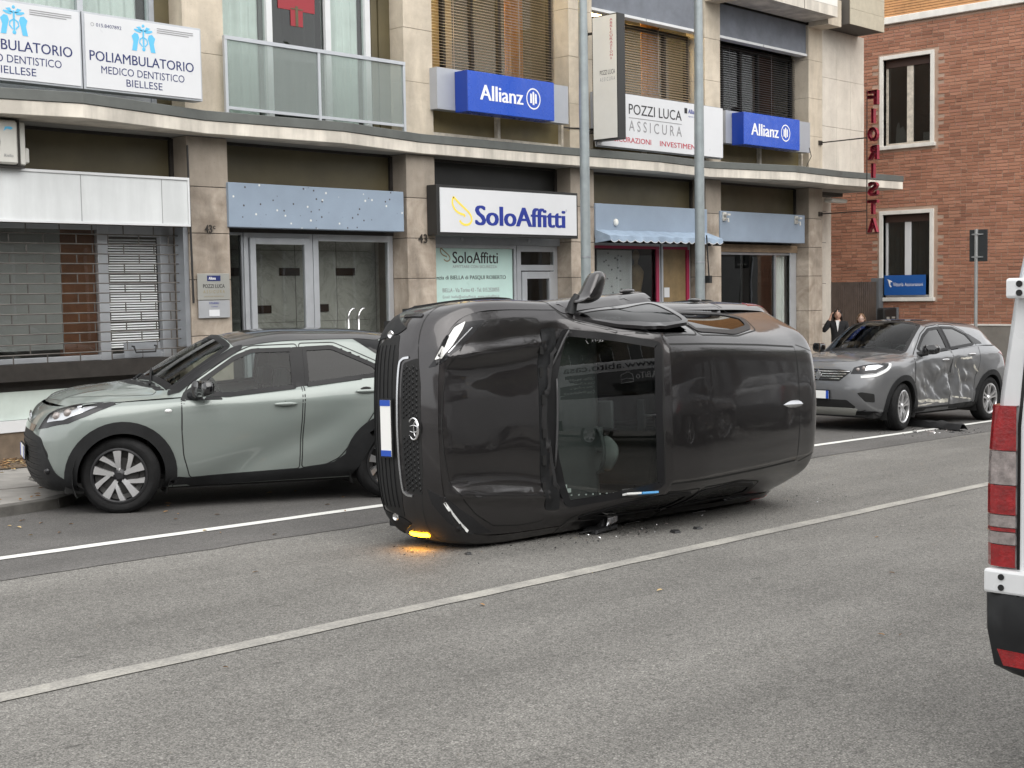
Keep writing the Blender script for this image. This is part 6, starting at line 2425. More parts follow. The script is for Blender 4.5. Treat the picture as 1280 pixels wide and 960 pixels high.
# projecting sign on the pillar
s = sign('projecting_sign', 'tall white blade sign with vertical red ASSICURAZIONI behind the left lamp post', (16.5, 14.0, 4.0))
px_ = 16.5
wbox(s, 'casing', 'frame_black', px_ + .004, px_ + .19, 13.27, 13.78, 4.03, 5.95)
wbox(s, 'face', 'sign_cream', px_ - .004, px_ + .0035, 13.29, 13.76, 4.05, 5.93, 0)
mb = MB()
RX = (0, -1, 0)
for k, ch in enumerate('ASSICURAZIONI'):
    letters(mb, ch, (px_ - .0055, 13.415 if ch != 'I' else 13.40, 5.84 - .049 * k), RX, UZ, .055 if ch != 'I' else .012, .036, .01)
W(mb, 'lettering', MT['ink_red'], s)
mb = MB(); letters(mb, 'POZZI LUCA', (px_ - .0055, 13.62, 5.03), RX, UZ, .30, .07); W(mb, 'lettering', MT['ink_black'], s)
mb = MB(); letters(mb, 'A S S I C U R A', (px_ - .0055, 13.62, 4.93), RX, UZ, .30, .06); W(mb, 'lettering', MT['ink_grey'], s)
for z in (5.72, 4.18):
    mb = MB(); mb.tube([(px_ + .1, 13.78, z), (px_ + .1, 14.0, z)], .022, 8); mb.box(px_ + .05, px_ + .15, 13.985, 13.998, z - .07, z + .07); W(mb, 'bracket', MT['dark_metal'], s)

# letting agency light box
s = sign('agency_sign', 'white light box with black frame reading SoloAffitti and a yellow leaf mark', (14.6, 13.9, 2.5))
wbox(s, 'casing', 'frame_black', 13.10, 16.12, 13.79, 13.99, 2.50, 3.205)
wbox(s, 'face', 'sign_white', 13.155, 16.075, 13.776, 13.7895, 2.545, 3.165, 0)
y = 13.774
words('lettering', 'ink_blue', s, [('SoloAffitti', 13.855, 2.655, 1.935, .285, .06)], y)
mb = MB(); mb.lathe([(.010, 0), (.014, 0)], 12, lambda r, a, h: (15.83 + r * cos(a), y, 2.925 + r * sin(a))); W(mb, 'mark', MT['ink_blue'], s)


def leaf_mark(mb, x, z, k, y, t=.016):
    def stroke(P):
        P = smooth_line([(x + a * k, y, z + b * k) for a, b in P], 6)
        rows = []
        for i, p in enumerate(P):
            d = (P[min(i + 1, len(P) - 1)] - P[max(i - 1, 0)]).normalized()
            n = Vector((-d.z, 0, d.x)) * t
            rows.append([tuple(p + n), tuple(p - n)])
        mb.grid(rows)
    stroke([(.04, .40), (.02, .31), (.07, .22), (.16, .17), (.25, .15), (.26, .12)])
    stroke([(.04, .40), (.13, .33), (.25, .25), (.36, .17), (.40, .09), (.36, .03), (.28, .01), (.20, .03), (.155, .07)])


mb = MB(); leaf_mark(mb, 13.37, 2.645, 1.0, y); W(mb, 'leaf_mark', MT['ink_yellow'], s)
mb = MB(); leaf_mark(mb, 13.65, 2.15, .5, YR + .0215, .009); W(mb, 'leaf_mark', MT['ink_gold'], [o for o in bld.children if o.name.startswith('shop_window')][1])

# name plates on the pillar
s = sign('name_plate', 'two grey metal name plates under the number 43 on the stone pillar', (9.5, 13.98, 1.4))
wbox(s, 'upper_plate', 'plate_grey', 9.275, 9.735, 13.965, 13.98, 1.655, 1.975)
wbox(s, 'lower_plate', 'plate_blue_grey', 9.28, 9.73, 13.967, 13.98, 1.435, 1.648)
wbox(s, 'blue_label', 'ink_navy', 9.41, 9.60, 13.961, 13.9645, 1.885, 1.95, 0)
y = 13.963
words('lettering', 'ink_black', s, [('POZZI LUCA', 9.35, 1.80, .31, .045, .01)], y)
words('lettering', 'ink_gold', s, [('A S S I C U R A', 9.35, 1.735, .31, .04), ('GESTIONE PATRIMONI', 9.36, 1.69, .28, .014)], y)
words('lettering', 'ink_white', s, [('Allianz', 9.43, 1.90, .10, .034, .02)], 13.9595)
words('lettering', 'ink_blue', s, [('STUDIO', 9.43, 1.605, .14, .022, .01), ('I piano', 9.46, 1.565, .09, .016)], y)
wbox(s, 'white_label', 'sign_white', 9.425, 9.575, 13.962, 13.9655, 1.455, 1.535, 0)
s = sign('house_number', 'dark metal house number 43c on the pillar above the name plates', (9.5, 14.0, 2.47))
mb = MB(); letters(mb, '43', (9.415, YF - .012, 2.465), UX, UZ, .105, .10, .012, depth=.006); letters(mb, 'c', (9.535, YF - .012, 2.515), UX, UZ, .03, .04, .01, depth=.006); W(mb, 'digits', MT['dark_metal'], s)
s = sign('house_number', 'dark metal house number 43 on the pillar left of the agency', (13.0, 14.0, 2.40))
mb = MB(); letters(mb, '43', (12.92, YF - .012, 2.395), UX, UZ, .17, .125, .012, depth=.006); W(mb, 'digits', MT['dark_metal'], s)
s = sign('house_number', 'dark metal house number on the pillar right of the agency door', (16.5, 14.0, 2.42))
mb = MB(); letters(mb, '4F', (16.43, YF - .012, 2.42), UX, UZ, .14, .115, .02, depth=.006); W(mb, 'digits', MT['dark_metal'], s)

# florist letters, seen from behind
s = sign('florist_sign', 'vertical red letters FIORISTA seen mirrored from behind, hanging off the end of the building', (23.68, 13.4, 2.65))
mb = MB()
ys, zs = 12.965, 5.40
for k, ch in enumerate('FIORISTA'):
    w = .20 if ch != 'I' else .05
    letters(mb, ch, (23.66, ys - .22 + (.2 - w) / 2, zs - .27 - .345 * k), (0, 1, 0), UZ, w, .27, .032 if ch != 'I' else 0, depth=.10)
W(mb, 'letter', MT['sign_red'], s)
mb = MB(); mb.tube([(23.70, ys + .012, 2.70), (23.70, ys + .012, 5.42)], .011, 6); mb.tube([(23.70, 12.72, 2.70), (23.70, ys + .02, 2.70)], .012, 6); W(mb, 'rod', MT['dark_metal'], s)
for z in (4.52, 3.13):
    mb = MB(); mb.tube([(23.70, ys + .012, z), (23.70, 13.995, z - .01)], .013, 6); mb.box(23.64, 23.76, 13.97, 13.995, z - .05, z + .03); W(mb, 'bracket', MT['dark_metal'], s)

# air conditioner
ac = thing('air_conditioner', 'cream air conditioning unit mounted over the shuttered shop at the left edge', 'air conditioner', (6.7, 13.9, 3.1))
wbox(ac, 'casing', 'ac_white', 6.22, 6.96, 13.75, 14.1, 3.13, 3.59, .02)
wbox(ac, 'side_cover', 'ac_white', 7.0, 7.07, 13.80, 14.1, 3.13, 3.585, .012)
wbox(ac, 'pipe_cover', 'ac_white', 7.072, 7.13, 13.84, 14.0, 3.16, 3.32, .012)
wbox(ac, 'gap', 'dark_metal', 6.961, 6.999, 13.79, 14.1, 3.12, 3.61, 0)
mb = MB()
for r in (.05, .09, .13, .17, .2): mb.lathe([(r, 0), (r + .008, 0)], 28, lambda q, a, h: (6.55 + q * cos(a), 13.742, 3.36 + q * sin(a)))
for a in range(12):
    t = 2 * pi * a / 12
    mb.tube([(6.55 + .04 * cos(t), 13.743, 3.36 + .04 * sin(t)), (6.55 + .2 * cos(t), 13.743, 3.36 + .2 * sin(t))], .003, 4)
W(mb, 'fan_guard', MT['steel_bar'], ac)
mb = MB(); mb.lathe([(0, 0), (.205, 0)], 28, lambda q, a, h: (6.55 + q * cos(a), 13.7475, 3.36 + q * sin(a))); W(mb, 'fan', MT['dark_metal'], ac)
words('lettering', 'ink_grey', ac, [('Riello', 6.80, 3.205, .10, .03, .01)], 13.747)
mb = MB(); mb.prism([(6.80, 3.47), (6.84, 3.50), (6.88, 3.49), (6.91, 3.51), (6.87, 3.525), (6.82, 3.52)], lambda a, b, d: (a, 13.7475 + d, b), 0, -.001); W(mb, 'emblem', MT['ink_sky'], ac)
mb = MB(); mb.box(6.3, 7.05, 13.8, 14.3, 3.095, 3.125); W(mb, 'shelf', MT['dark_metal'], ac)
# ================================================================== the brick building at the end
def brick_mat():
    m, nt, p = _nt('brick')
    g = nt.nodes.new('ShaderNodeNewGeometry')
    oi = nt.nodes.new('ShaderNodeObjectInfo')
    ad = nd(nt, 'ShaderNodeMath', operation='ADD'); fr = nd(nt, 'ShaderNodeMath', operation='FRACT')
    nt.links.new(g.outputs['Random Per Island'], ad.inputs[0]); nt.links.new(oi.outputs['Random'], ad.inputs[1]); nt.links.new(ad.outputs[0], fr.inputs[0])
    c = ramp(nt, fr.outputs[0], [(0, (.24, .105, .065)), (.10, (.31, .138, .085)), (.5, (.36, .165, .102)), (.85, (.42, .205, .132)), (1, (.36, .165, .112))])
    v = coords(nt, kind='Generated') if False else g.outputs['Position']
    big = ramp(nt, noise(nt, v, .55, 5, .6), [(.3, .80), (.7, 1.12)])
    c = mixc(nt, 1.0, c, big, 'MULTIPLY')
    f = ramp(nt, noise(nt, v, 40, 4, .6), [(.3, .82), (.7, 1.12)])
    c = mixc(nt, 1.0, c, f, 'MULTIPLY')
    nt.links.new(c, p.inputs['Base Color'])
    p.inputs['Roughness'].default_value = .88
    MT['brick'] = m
brick_mat()
mk('mortar', (.42, .30, .23), .95, var=.3, vs=1.5)
mk('brick_orange', (.52, .27, .115), .8, var=.25, vs=3)
mk('trim_white', (.74, .72, .67), .6, var=.10, vs=4, streak=.12)
mk('plinth_grey', (.20, .185, .165), .85, var=.25, vs=2)
mk('window_dark', (.03, .03, .028), .6)
mk('roller_brown', (.05, .025, .018), .6)
mk('insurer_blue', (.012, .09, .33), .4)
mk('gate_metal', (.115, .088, .072), .55, metal=.3, var=.25, vs=5)
mk('gate_post', (.13, .14, .15), .55, var=.15)
mk('pole_grey', (.30, .335, .345), .42, metal=.35, var=.18, vs=4, bump=.15, bs=25)
mk('sign_back', (.030, .034, .036), .5, metal=.2)
mk('post_grey', (.40, .41, .41), .4, metal=.6, var=.15)
mk('box_black', (.012, .012, .012), .5)

XB = 28.0
bb = thing('brick_building', 'red brick building with white trimmed windows at the far right end of the street', 'building', (XB, 13, gz(XB) + KH))
WZ = [(13.80, 14.925, 1.42, 3.27), (13.80, 14.925, 4.80, 6.70)]
mb = MB()
ys = [10.5, 13.80, 14.925, 18.0]
zs = [-.7, 1.42, 3.27, 4.80, 6.70, 7.46]
for j in range(3):
    for k in range(5):
        if j == 1 and k in (1, 3): continue
        mb.box(XB + .014, XB + .35, ys[j], ys[j + 1], zs[k], zs[k + 1])
W(mb, 'wall', MT['mortar'], bb)
mb = MB(); mb.box(XB + .36, XB + 12, 10.51, 18, -.7, 7.45); mb.box(XB + .02, XB + 12, 10.4, 10.499, -.7, 11)
W(mb, 'wall', MT['mortar'], bb)
# bricks: courses of stretchers and headers
course = .0725
allb = []
r = 0
rr = random.Random(5)
z = .82
while z < 7.40:
    y = 10.5 - (.13 if r % 2 else 0) + rr.uniform(-.01, .01)
    k = r % 3
    while y < 17.2:
        L = .25 if (k % 3) else .12
        k += 1
        y0, y1 = max(y, 10.5), y + L
        ok = y1 - y0 > .04
        for (a, b, c, d) in WZ:
            if y1 > a - .09 and y0 < b + .09 and z + .06 > c - .10 and z < d + .09: ok = False
        if ok: allb.append((y0, y1, z))
        y += L + .011
    z += course
    r += 1
def bkey(q): return (XB - 0) ** 2 + ((q[0] + q[1]) / 2) ** 2 + (q[2] - 1.7) ** 2 - 40 * (q[1] - q[0])
vis = [q for q in allb if q[0] > 11.75 and 2.6 < q[2] < 7.3]
vis.sort(key=bkey)
near = set(vis[:290])
unit = {}
def unit_brick(L):
    k = round(L, 3)
    if k not in unit:
        mb = MB(); e = .004
        mb.add([(0, 0, 0), (0, L, 0), (0, L, .0615), (0, 0, .0615), (-.012, e, e), (-.012, L - e, e), (-.012, L - e, .0615 - e), (-.012, e, .0615 - e)],
               [(4, 7, 6, 5), (0, 4, 5, 1), (1, 5, 6, 2), (2, 6, 7, 3), (3, 7, 4, 0)])
        me = bpy.data.meshes.new('brick'); me.from_pydata(mb.v, [], mb.f); me.materials.append(MT['brick'])
        unit[k] = (me, mb)
    return unit[k]
inv = world_m(bb).inverted()
mb = MB()
for q in allb:
    me, u = unit_brick(q[1] - q[0])
    dx = rr.uniform(-.003, .002)
    if q in near:
        o = bpy.data.objects.new('brick', me); COL.objects.link(o); o.parent = bb; o.matrix_parent_inverse = inv
        o.location = (XB + .014 + dx, q[0], q[2])
    else:
        mb.add([(v[0] + XB + .014 + dx, v[1] + q[0], v[2] + q[2]) for v in u.v], u.f)
o = W(mb, 'brick_facing', MT['brick'], bb); o['kind'] = 'stuff'
def bw(name, m, x0, x1, y0, y1, z0, z1, parent=None, bevel=0):
    mb = MB(); mb.box(x0, x1, y0, y1, z0, z1); return W(mb, name, MT[m], parent or bb, bevel=bevel, seg=1)
bw('plinth', 'plinth_grey', XB - .03, XB + .013, 10.38, 18, -.75, .80)
bw('plinth_cap', 'trim_white', XB - .045, XB + .013, 10.36, 13.2, .801, .835)
bw('cornice', 'trim_white', XB - .09, XB + .35, 10.4, 18, 7.47, 7.62, bevel=.01)
bw('upper_wall', 'mortar', XB + .03, XB + .35, 10.5, 18, 7.62, 11)
mb = MB(); z = 7.63
while z < 10.9:
    y = 10.5 + rr.uniform(0, .3)
    while y < 17:
        L = rr.uniform(.5, .9); mb.box(XB + .004 + rr.uniform(0, .004), XB + .03, y, y + L - .006, z, z + .046); y += L
    z += .058
o = W(mb, 'thin_brick_course', MT['brick_orange'], bb); o['kind'] = 'stuff'
for i, (a, b, c, d) in enumerate(WZ):
    mb = MB(); w = .085
    mb.box(XB - .035, XB + .2, a - w, a, c, d + w); mb.box(XB - .035, XB + .2, b, b + w, c, d + w); mb.box(XB - .035, XB + .2, a, b, d, d + w)
    wf = W(mb, 'window', MT['trim_white'], bb, bevel=.005, seg=1)
    bw('sill', 'trim_white', XB - .07, XB + .2, a - w - .04, b + w + .04, c - .085, c - .002, wf, .006)
    mb = MB(); t = .055
    mid = (a + b) / 2 - (.02 if i else -.02)
    mb.box(XB + .12, XB + .17, a, a + t, c, d - .12); mb.box(XB + .12, XB + .17, b - t, b, c, d - .12)
    mb.box(XB + .115, XB + .17, mid - .075, mid + .075, c + .0, d - .12); mb.box(XB + .12, XB + .17, a + t, b - t, c, c + t)
    W(mb, 'frame', MT['frame_white' if i == 0 else 'frame_rusty'], wf, bevel=.004, seg=1)
    bw('roller_shutter', 'roller_brown', XB + .10, XB + .19, a, b, d - .17, d - .001, wf)
    bw('pane', 'pane_dark', XB + .14, XB + .145, a + t, b - t, c + t, d - .12, wf)
    bw('room_back', 'window_dark', XB + .34, XB + .355, a - .05, b + .05, c - .05, d + .05, wf)
    if i == 0:
        mb = MB(); mb.grid([[(XB + .24 + .02 * sin(k * 1.3), a + (b - a) * k / 40, zz) for k in range(41)] for zz in (c, d - .1)]); W(mb, 'curtain', MT['blind_fabric'], wf, smooth=True)
    if i == 1:
        mb = MB(); mb.prism([(14.45, c + .06), (14.72, c + .06), (14.70, c + .42), (14.66, c + .52), (14.63, c + .38), (14.55, c + .42), (14.5, c + .3)], lambda p, q, dd: (XB + .18 + dd, p, q), 0, .05); mb.box(XB + .18, XB + .26, 13.86, 14.06, c + .06, c + .25)
        W(mb, 'window_clutter', MT['sign_white'], wf)
s = thing('insurance_board', 'dark blue insurance board fixed across the lower window of the brick building', 'sign', (XB - .06, 14.36, 1.45))
mb = MB(); mb.box(XB - .07, XB - .045, 13.87, 14.86, 1.47, 1.915); W(mb, 'board', MT['insurer_blue'], s, bevel=.004)
mb = MB(); letters(mb, 'Vittoria', (XB - .073, 14.64, 1.67), (0, -1, 0), UZ, .25, .085); letters(mb, 'Assicurazioni', (XB - .073, 14.36, 1.67), (0, -1, 0), UZ, .43, .075); W(mb, 'lettering', MT['ink_white'], s)
mb = MB(); mb.prism([(14.79, 1.83), (14.76, 1.80), (14.73, 1.68), (14.69, 1.64), (14.68, 1.67), (14.71, 1.71), (14.70, 1.78), (14.67, 1.76), (14.66, 1.78), (14.72, 1.81)], lambda p, q, d: (XB - .073 - d, p, q), 0, .001); W(mb, 'emblem', MT['ink_white'], s)

# gate in the passage between the two buildings
g = thing('gate', 'dark metal gate of upright bars closing the passage between the two buildings', 'gate', (26.8, 15, gz(26.8) + KH))
zt, zb = 1.78, gz(26.8) + .17
for z in (zb + .12, zt - .06):
    mb = MB(); mb.box(25.46, 27.76, 14.985, 15.015, z, z + .045); W(mb, 'rail', MT['gate_metal'], g)
k = 0
x = 25.50
while x < 27.75:
    mb = MB(); mb.box(x, x + .05, 14.96, 14.984, zb, zt); W(mb, 'bar', MT['gate_metal'], g)
    x += .085
for xx in (27.77,):
    mb = MB(); mb.box(xx, xx + .20, 14.90, 15.10, gz(27.8) + .1, 1.86); W(mb, 'gate_post', MT['gate_post'], g, bevel=.006)
t = thing('parking_box', 'black unit on a grey stand below and left of the blue insurance board', 'box', (27.55, 14.6, gz(27.5) + KH))
mb = MB(); mb.box(27.28, 27.84, 14.5, 14.7, .86, 1.2); W(mb, 'casing', MT['box_black'], t, bevel=.04)
mb = MB(); mb.box(27.36, 27.48, 14.488, 14.5, .88, 1.0); mb.box(27.6, 27.74, 14.488, 14.5, .88, .94); mb.box(27.6, 27.74, 14.488, 14.5, .96, 1.0); W(mb, 'notice', MT['plate_grey'], t)
mb = MB(); mb.box(27.84, 27.93, 14.5, 14.7, gz(27.5) + .1, 1.2); mb.box(27.4, 27.8, 14.55, 14.65, gz(27.5) + .1, .86); W(mb, 'stand', MT['gate_post'], t)

# ================================================================== street furniture
def lamp_post(x, y, r, label):
    t = thing('lamp_post', label, 'lamp post', (x, y, gz(x) + KH), 'steel lamp posts')
    mb = MB(); z0 = gz(x) + KH
    mb.tube([(x, y, z0), (x, y, z0 + 2.0), (x, y, z0 + 4.5), (x, y, z0 + 8.6)], [r * 1.03, r * 1.0, r * .98, r * .75], 24)
    W(mb, 'pole', MT['pole_grey'], t, smooth=40)
    mb = MB(); mb.lathe([(r + .03, 0), (r + .03, .03), (r + .005, .05), (r + .004, .25)], 24, lambda q, a, h: (x + q * cos(a), y + q * sin(a), z0 + h)); W(mb, 'collar', MT['pole_grey'], t, smooth=40)
    mb = MB(); mb.tube([(x, y, z0 + 8.5), (x - .1, y - .7, z0 + 8.9), (x - .1, y - 1.6, z0 + 9.0)], .05, 10); W(mb, 'arm', MT['pole_grey'], t, smooth=40)
    mb = MB(); mb.box(x - .25, x + .05, y - 2.3, y - 1.6, z0 + 8.95, z0 + 9.1); W(mb, 'lamp_head', MT['pole_grey'], t, bevel=.03)
    for z in (1.75, 2.4):
        mb = MB(); mb.lathe([(r + .004, z), (r + .004, z + .02)], 24, lambda q, a, h: (x + q * cos(a), y + q * sin(a), z0 + h)); W(mb, 'strap', MT['alu'], t)
    return t, z0


lamp_post(15.19, 12.85, .073, 'grey steel lamp post in front of the white blade sign, the left one of two')
t, z0 = lamp_post(18.04, 12.85, .080, 'grey steel lamp post covering the end of the broker board, the right one of two')
mb = MB(); mb.box(18.12, 18.19, 12.72, 12.82, 1.78, 1.90); mb.tube([(18.10, 12.76, 2.55), (18.13, 12.76, 2.2), (18.16, 12.76, 1.9)], .012, 6); W(mb, 'junction_box', MT['box_black'], t)
t = thing('security_camera', 'small dark camera on an arm fixed to the pillar beside the right lamp post', 'camera', (20.0, 13.95, 2.49))
mb = MB(); mb.box(19.86, 19.90, 13.93, 13.995, 2.44, 2.54); mb.tube([(19.88, 13.95, 2.49), (19.98, 13.90, 2.49)], .014, 6); W(mb, 'arm', MT['box_black'], t)
mb = MB(); mb.tube([(19.98, 13.94, 2.49), (20.04, 13.80, 2.48)], .045, 12); W(mb, 'housing', MT['box_black'], t, smooth=40)
t = thing('traffic_sign', 'back of a black traffic sign on a grey post against the brick wall', 'traffic sign', (25.5, 11.6, gz(25.5)))
mb = MB(); mb.tube([(25.52, 11.615, gz(25.5)), (25.52, 11.615, 2.76)], .034, 14); W(mb, 'post', MT['post_grey'], t, smooth=40)
mb = MB(); mb.box(25.555, 25.575, 11.405, 11.775, 2.13, 2.755); W(mb, 'panel', MT['sign_back'], t, bevel=.015)
for z in (2.22, 2.66):
    mb = MB(); mb.box(25.485, 25.556, 11.56, 11.67, z - .015, z + .015); mb.box(25.54, 25.556, 11.49, 11.72, z - .012, z + .012); W(mb, 'clamp', MT['post_grey'], t)

# ================================================================== white van at the right edge
mk('van_white', (.70, .71, .72), .3, coat=.8, var=.09, vs=2, streak=.10)
vn = thing('white_van', 'white van seen from behind at the right edge, only its tail lamp corner showing', 'van', (4.6, 1.05, gz(4.6)))
SEC = [(0, .45), (.93, .45), (.975, .55), (.985, .72), (.992, 1.05), (.985, 1.25), (.970, 1.42), (.950, 1.56), (.922, 1.76), (.880, 1.96), (.83, 2.25), (.79, 2.42), (.70, 2.53), (.45, 2.58), (0, 2.6)]
vz = lambda x: gz(x)
def sec_y(z):
    for (a, b), (c, d) in zip(SEC[1:-1], SEC[2:]):
        if b <= z <= d and d > b: return a + (c - a) * (z - b) / (d - b)
    return .98
stations = [(4.60, .965, 0, 9), (4.625, .99, 0, 9), (4.68, 1.0, 0, 9), (6.5, 1.0, 0, 9), (8.6, 1.0, 0, 9), (9.0, 1.0, 0, 2.58), (9.5, .99, 0, 2.05), (9.95, .98, 0, 1.42), (10.35, .95, 0, 1.25), (10.6, .86, .0, 1.05), (10.66, .7, .05, .95)]
mb = MB(); rows = []
for x, k, dz, zmax in stations:
    row = []
    for sg, L in ((1, SEC), (-1, SEC[::-1])):
        for (y, z) in L: row.append((x, 1.05 + sg * y * k, vz(x) + max(.45, min(z, zmax) * (1 if x > 4.65 else .995)) + dz))
    rows.append(row)
mb.grid(rows)
mb.add(rows[0], [tuple(range(len(rows[0])))]); mb.add(rows[-1], [tuple(reversed(range(len(rows[0]))))])
W(mb, 'body', MT['van_white'], vn, smooth=35, fix=True)
def vb(name, m, x0, x1, y0, y1, z0, z1, bevel=.006, parent=None):
    mb = MB(); mb.box(x0, x1, y0, y1, vz(4.6) + z0, vz(4.6) + z1); return W(mb, name, MT[m], parent or vn, bevel=bevel, seg=2)
# rear doors with their gaps and hinges
dz_ = -vz(4.6)
for sg in (1, -1):
    yo = 1.05 + sg * .885
    mb = MB()
    P = [(1.05 + sg * .012, .64), (1.05 + sg * .875, .64), (1.05 + sg * .875, 1.30), (1.05 + sg * .845, 1.64), (1.05 + sg * .76, 2.2), (1.05 + sg * .70, 2.42), (1.05 + sg * .012, 2.46)]
    mb.prism(P, lambda a, b, d: (4.585 + d, a, vz(4.6) + b), 0, .02)
    dr = W(mb, 'rear_door', MT['van_white'], vn, bevel=.012)
    mb = MB(); mb.prism([(a + sg * (.011 if abs(a - 1.05) > .1 else -.008), b_ + (.01 if b_ > 1 else -.01)) for a, b_ in P], lambda a, b, d: (4.594 + d, a, vz(4.6) + b), 0, .004); W(mb, 'door_gap', MT['seal'], dr)
    mb = MB(); mb.prism([(a + sg * .0, b) for a, b in [(1.05 + sg * .10, 1.42), (1.05 + sg * .74, 1.42), (1.05 + sg * .69, 2.05), (1.05 + sg * .10, 2.05)]], lambda a, b, d: (4.578 + d, a, vz(4.6) + b), 0, .006)
    W(mb, 'door_window', MT['gloss_black'], dr, bevel=.004)
    for z0, z1 in ((1.745, 1.815), (.715, .80)):
        a, b = sorted((1.05 + sg * .80, 1.05 + sg * (.915 if z0 > 1 else .985)))
        mb = MB(); mb.box(4.545, 4.60, a, b, vz(4.6) + z0, vz(4.6) + z1); h = W(mb, 'hinge', MT['van_white'], dr, bevel=.01)
        mb = MB()
        for q in (.28, .72):
            zz = vz(4.6) + z0 + (z1 - z0) * q
            yy = 1.05 + sg * (.865 if z0 > 1 else .92)
            mb.lathe([(.0, 0), (.011, 0), (.011, .006)], 12, lambda r_, an, hh: (4.541 + hh, yy + r_ * cos(an), zz + r_ * sin(an)))
        W(mb, 'hinge_bolt', MT['seal'], h)
# tail lamps, wrapped round the corner
for sg in (1, -1):
    segs = [(.805, .885, 'red_lamp'), (.885, .93, 'clear_lamp'), (.93, .945, 'red_lamp'), (.945, .99, 'clear_lamp'), (.99, 1.095, 'red_lamp'), (1.095, 1.215, 'clear_lamp'), (1.215, 1.375, 'red_lamp')]
    lampo = None
    for z0, z1, m in segs:
        mb = MB()
        rows = []
        for z in (z0 + .0015, z1 - .0015):
            yy = sec_y(z)
            rows.append([(4.578, 1.05 + sg * .885, vz(4.6) + z), (4.572, 1.05 + sg * (yy - .05), vz(4.6) + z), (4.578, 1.05 + sg * (yy - .015), vz(4.6) + z), (4.60, 1.05 + sg * (yy + .004), vz(4.6) + z), (4.68, 1.05 + sg * (yy + .008), vz(4.6) + z), (4.70, 1.05 + sg * (yy - .02), vz(4.6) + z)])
        mb.grid(rows)
        n = len(rows[0])
        mb.add(rows[0] + rows[1], [])
        mb.add([(4.62, 1.05 + sg * .885, vz(4.6) + z1), *rows[1]], [tuple(range(n + 1))]); mb.add([(4.62, 1.05 + sg * .885, vz(4.6) + z0), *rows[0]], [tuple(range(n + 1))])
        if lampo is None: lampo = W(mb, 'tail_lamp', MT[m], vn, smooth=30)
        else: W(mb, 'lamp_segment', MT[m], lampo, smooth=30)
# bumper
mb = MB(); rows = []
for z, k in ((.425, .93), (.455, .985), (.57, 1.01), (.70, 1.012), (.715, .99)):
    row = []
    for y, dx in ((-.985, .22), (-1.0, .06), (-.97, .0), (-.90, -.03), (-.5, -.045), (0, -.05), (.5, -.045), (.90, -.03), (.97, .0), (1.0, .06), (.985, .22)):
        row.append((4.575 + dx + (.03 if k < .95 else 0), 1.05 + y * k, vz(4.6) + z))
    rows.append(row)
mb.grid(rows)
W(mb, 'bumper', MT['black_plastic'], vn, smooth=40)
for sg in (1, -1):
    a, b = sorted((1.05 + sg * .60, 1.05 + sg * .955))
    mb = MB(); mb.add([(4.520, 1.05 + sg * .60, vz(4.6) + .465), (4.545, 1.05 + sg * .91, vz(4.6) + .465), (4.548, 1.05 + sg * .935, vz(4.6) + .52), (4.518, 1.05 + sg * .60, vz(4.6) + .52)], [(0, 1, 2, 3)]); W(mb, 'reflector', MT['red_lamp'], vn)
for x in (5.75, 9.45):
    for sg in (1, -1):
        if x == 5.75 and sg == 1: wt = make_wheel(.34, .21, .22, 'plain')
        if x == 5.75 and sg == 1:
            w0 = wt[0].build('wheel', MT['rubber'], vn, smooth=40); w1 = wt[1].build('rim', MT['alu_rim'], w0, smooth=35); o = w0
        else:
            o = share(w0, 'wheel', vn); share(w1, 'rim', o)
        o.matrix_parent_inverse = Matrix(); o.location = Vector((x, 1.05 + sg * .85, vz(x) + .34)) - vn.location
        o.rotation_euler = (0, 0, pi if sg > 0 else 0)
# side windows and lettered flank (mirrored in the windscreen of the overturned car)
def flank(name, m, x0, x1, z0, z1, sg=1, off=.004):
    rows = []
    for k in range(7):
        z = z0 + (z1 - z0) * k / 6
        rows.append([(x0, 1.05 + sg * (sec_y(z) + off), vz(6) + z), (x1, 1.05 + sg * (sec_y(z) + off), vz(6) + z)])
    mb = MB(); mb.grid(rows); return W(mb, name, MT[m], vn)
flank('side_window', 'gloss_black', 4.75, 8.75, 1.34, 2.10)
def vlet(mb, s_, x, z, w, h, bold=0):
    n0 = len(mb.v)
    letters(mb, s_, (x, 0, vz(6) + z), (-1, 0, 0), UZ, w, h, bold)
    for i in range(n0, len(mb.v)):
        q = mb.v[i]
        mb.v[i] = (q[0], q[1] + 1.05 + sec_y(q[2] - vz(6)) + .009, q[2])
mb = MB(); vlet(mb, 'www.abito.casa', 8.35, 2.20, 3.5, .25, .02); W(mb, 'lettering', MT['ink_black'], vn)
mb = MB(); vlet(mb, 'ABiTo', 8.30, 1.80, .80, .20, .02); W(mb, 'lettering', MT['ink_white'], vn)
for k, s_ in enumerate(('Edilizia Sostenibile', 'Case in Bio Edilizia', 'Case in Legno', 'Case Prefabbricate')): mb = MB(); vlet(mb, s_, 6.0, 1.90 - .14 * k, 1.1 - .1 * (k % 3), .09, .01); W(mb, 'lettering', MT['ink_white'], vn)
mb = MB()
P = [(7.40, 1.72), (7.40, 1.93), (7.22, 2.05), (6.95, 1.95), (6.95, 1.70)]
mb.tube([(a, 1.05 + sec_y(b) + .012, vz(6) + b) for a, b in P + [P[0]]], .016, 5)
mb.tube([(a, 1.05 + sec_y(b) + .012, vz(6) + b) for a, b in ((7.40, 1.80), (7.2, 1.84), (6.95, 1.80))], .012, 5)
W(mb, 'emblem', MT['ink_white'], vn)

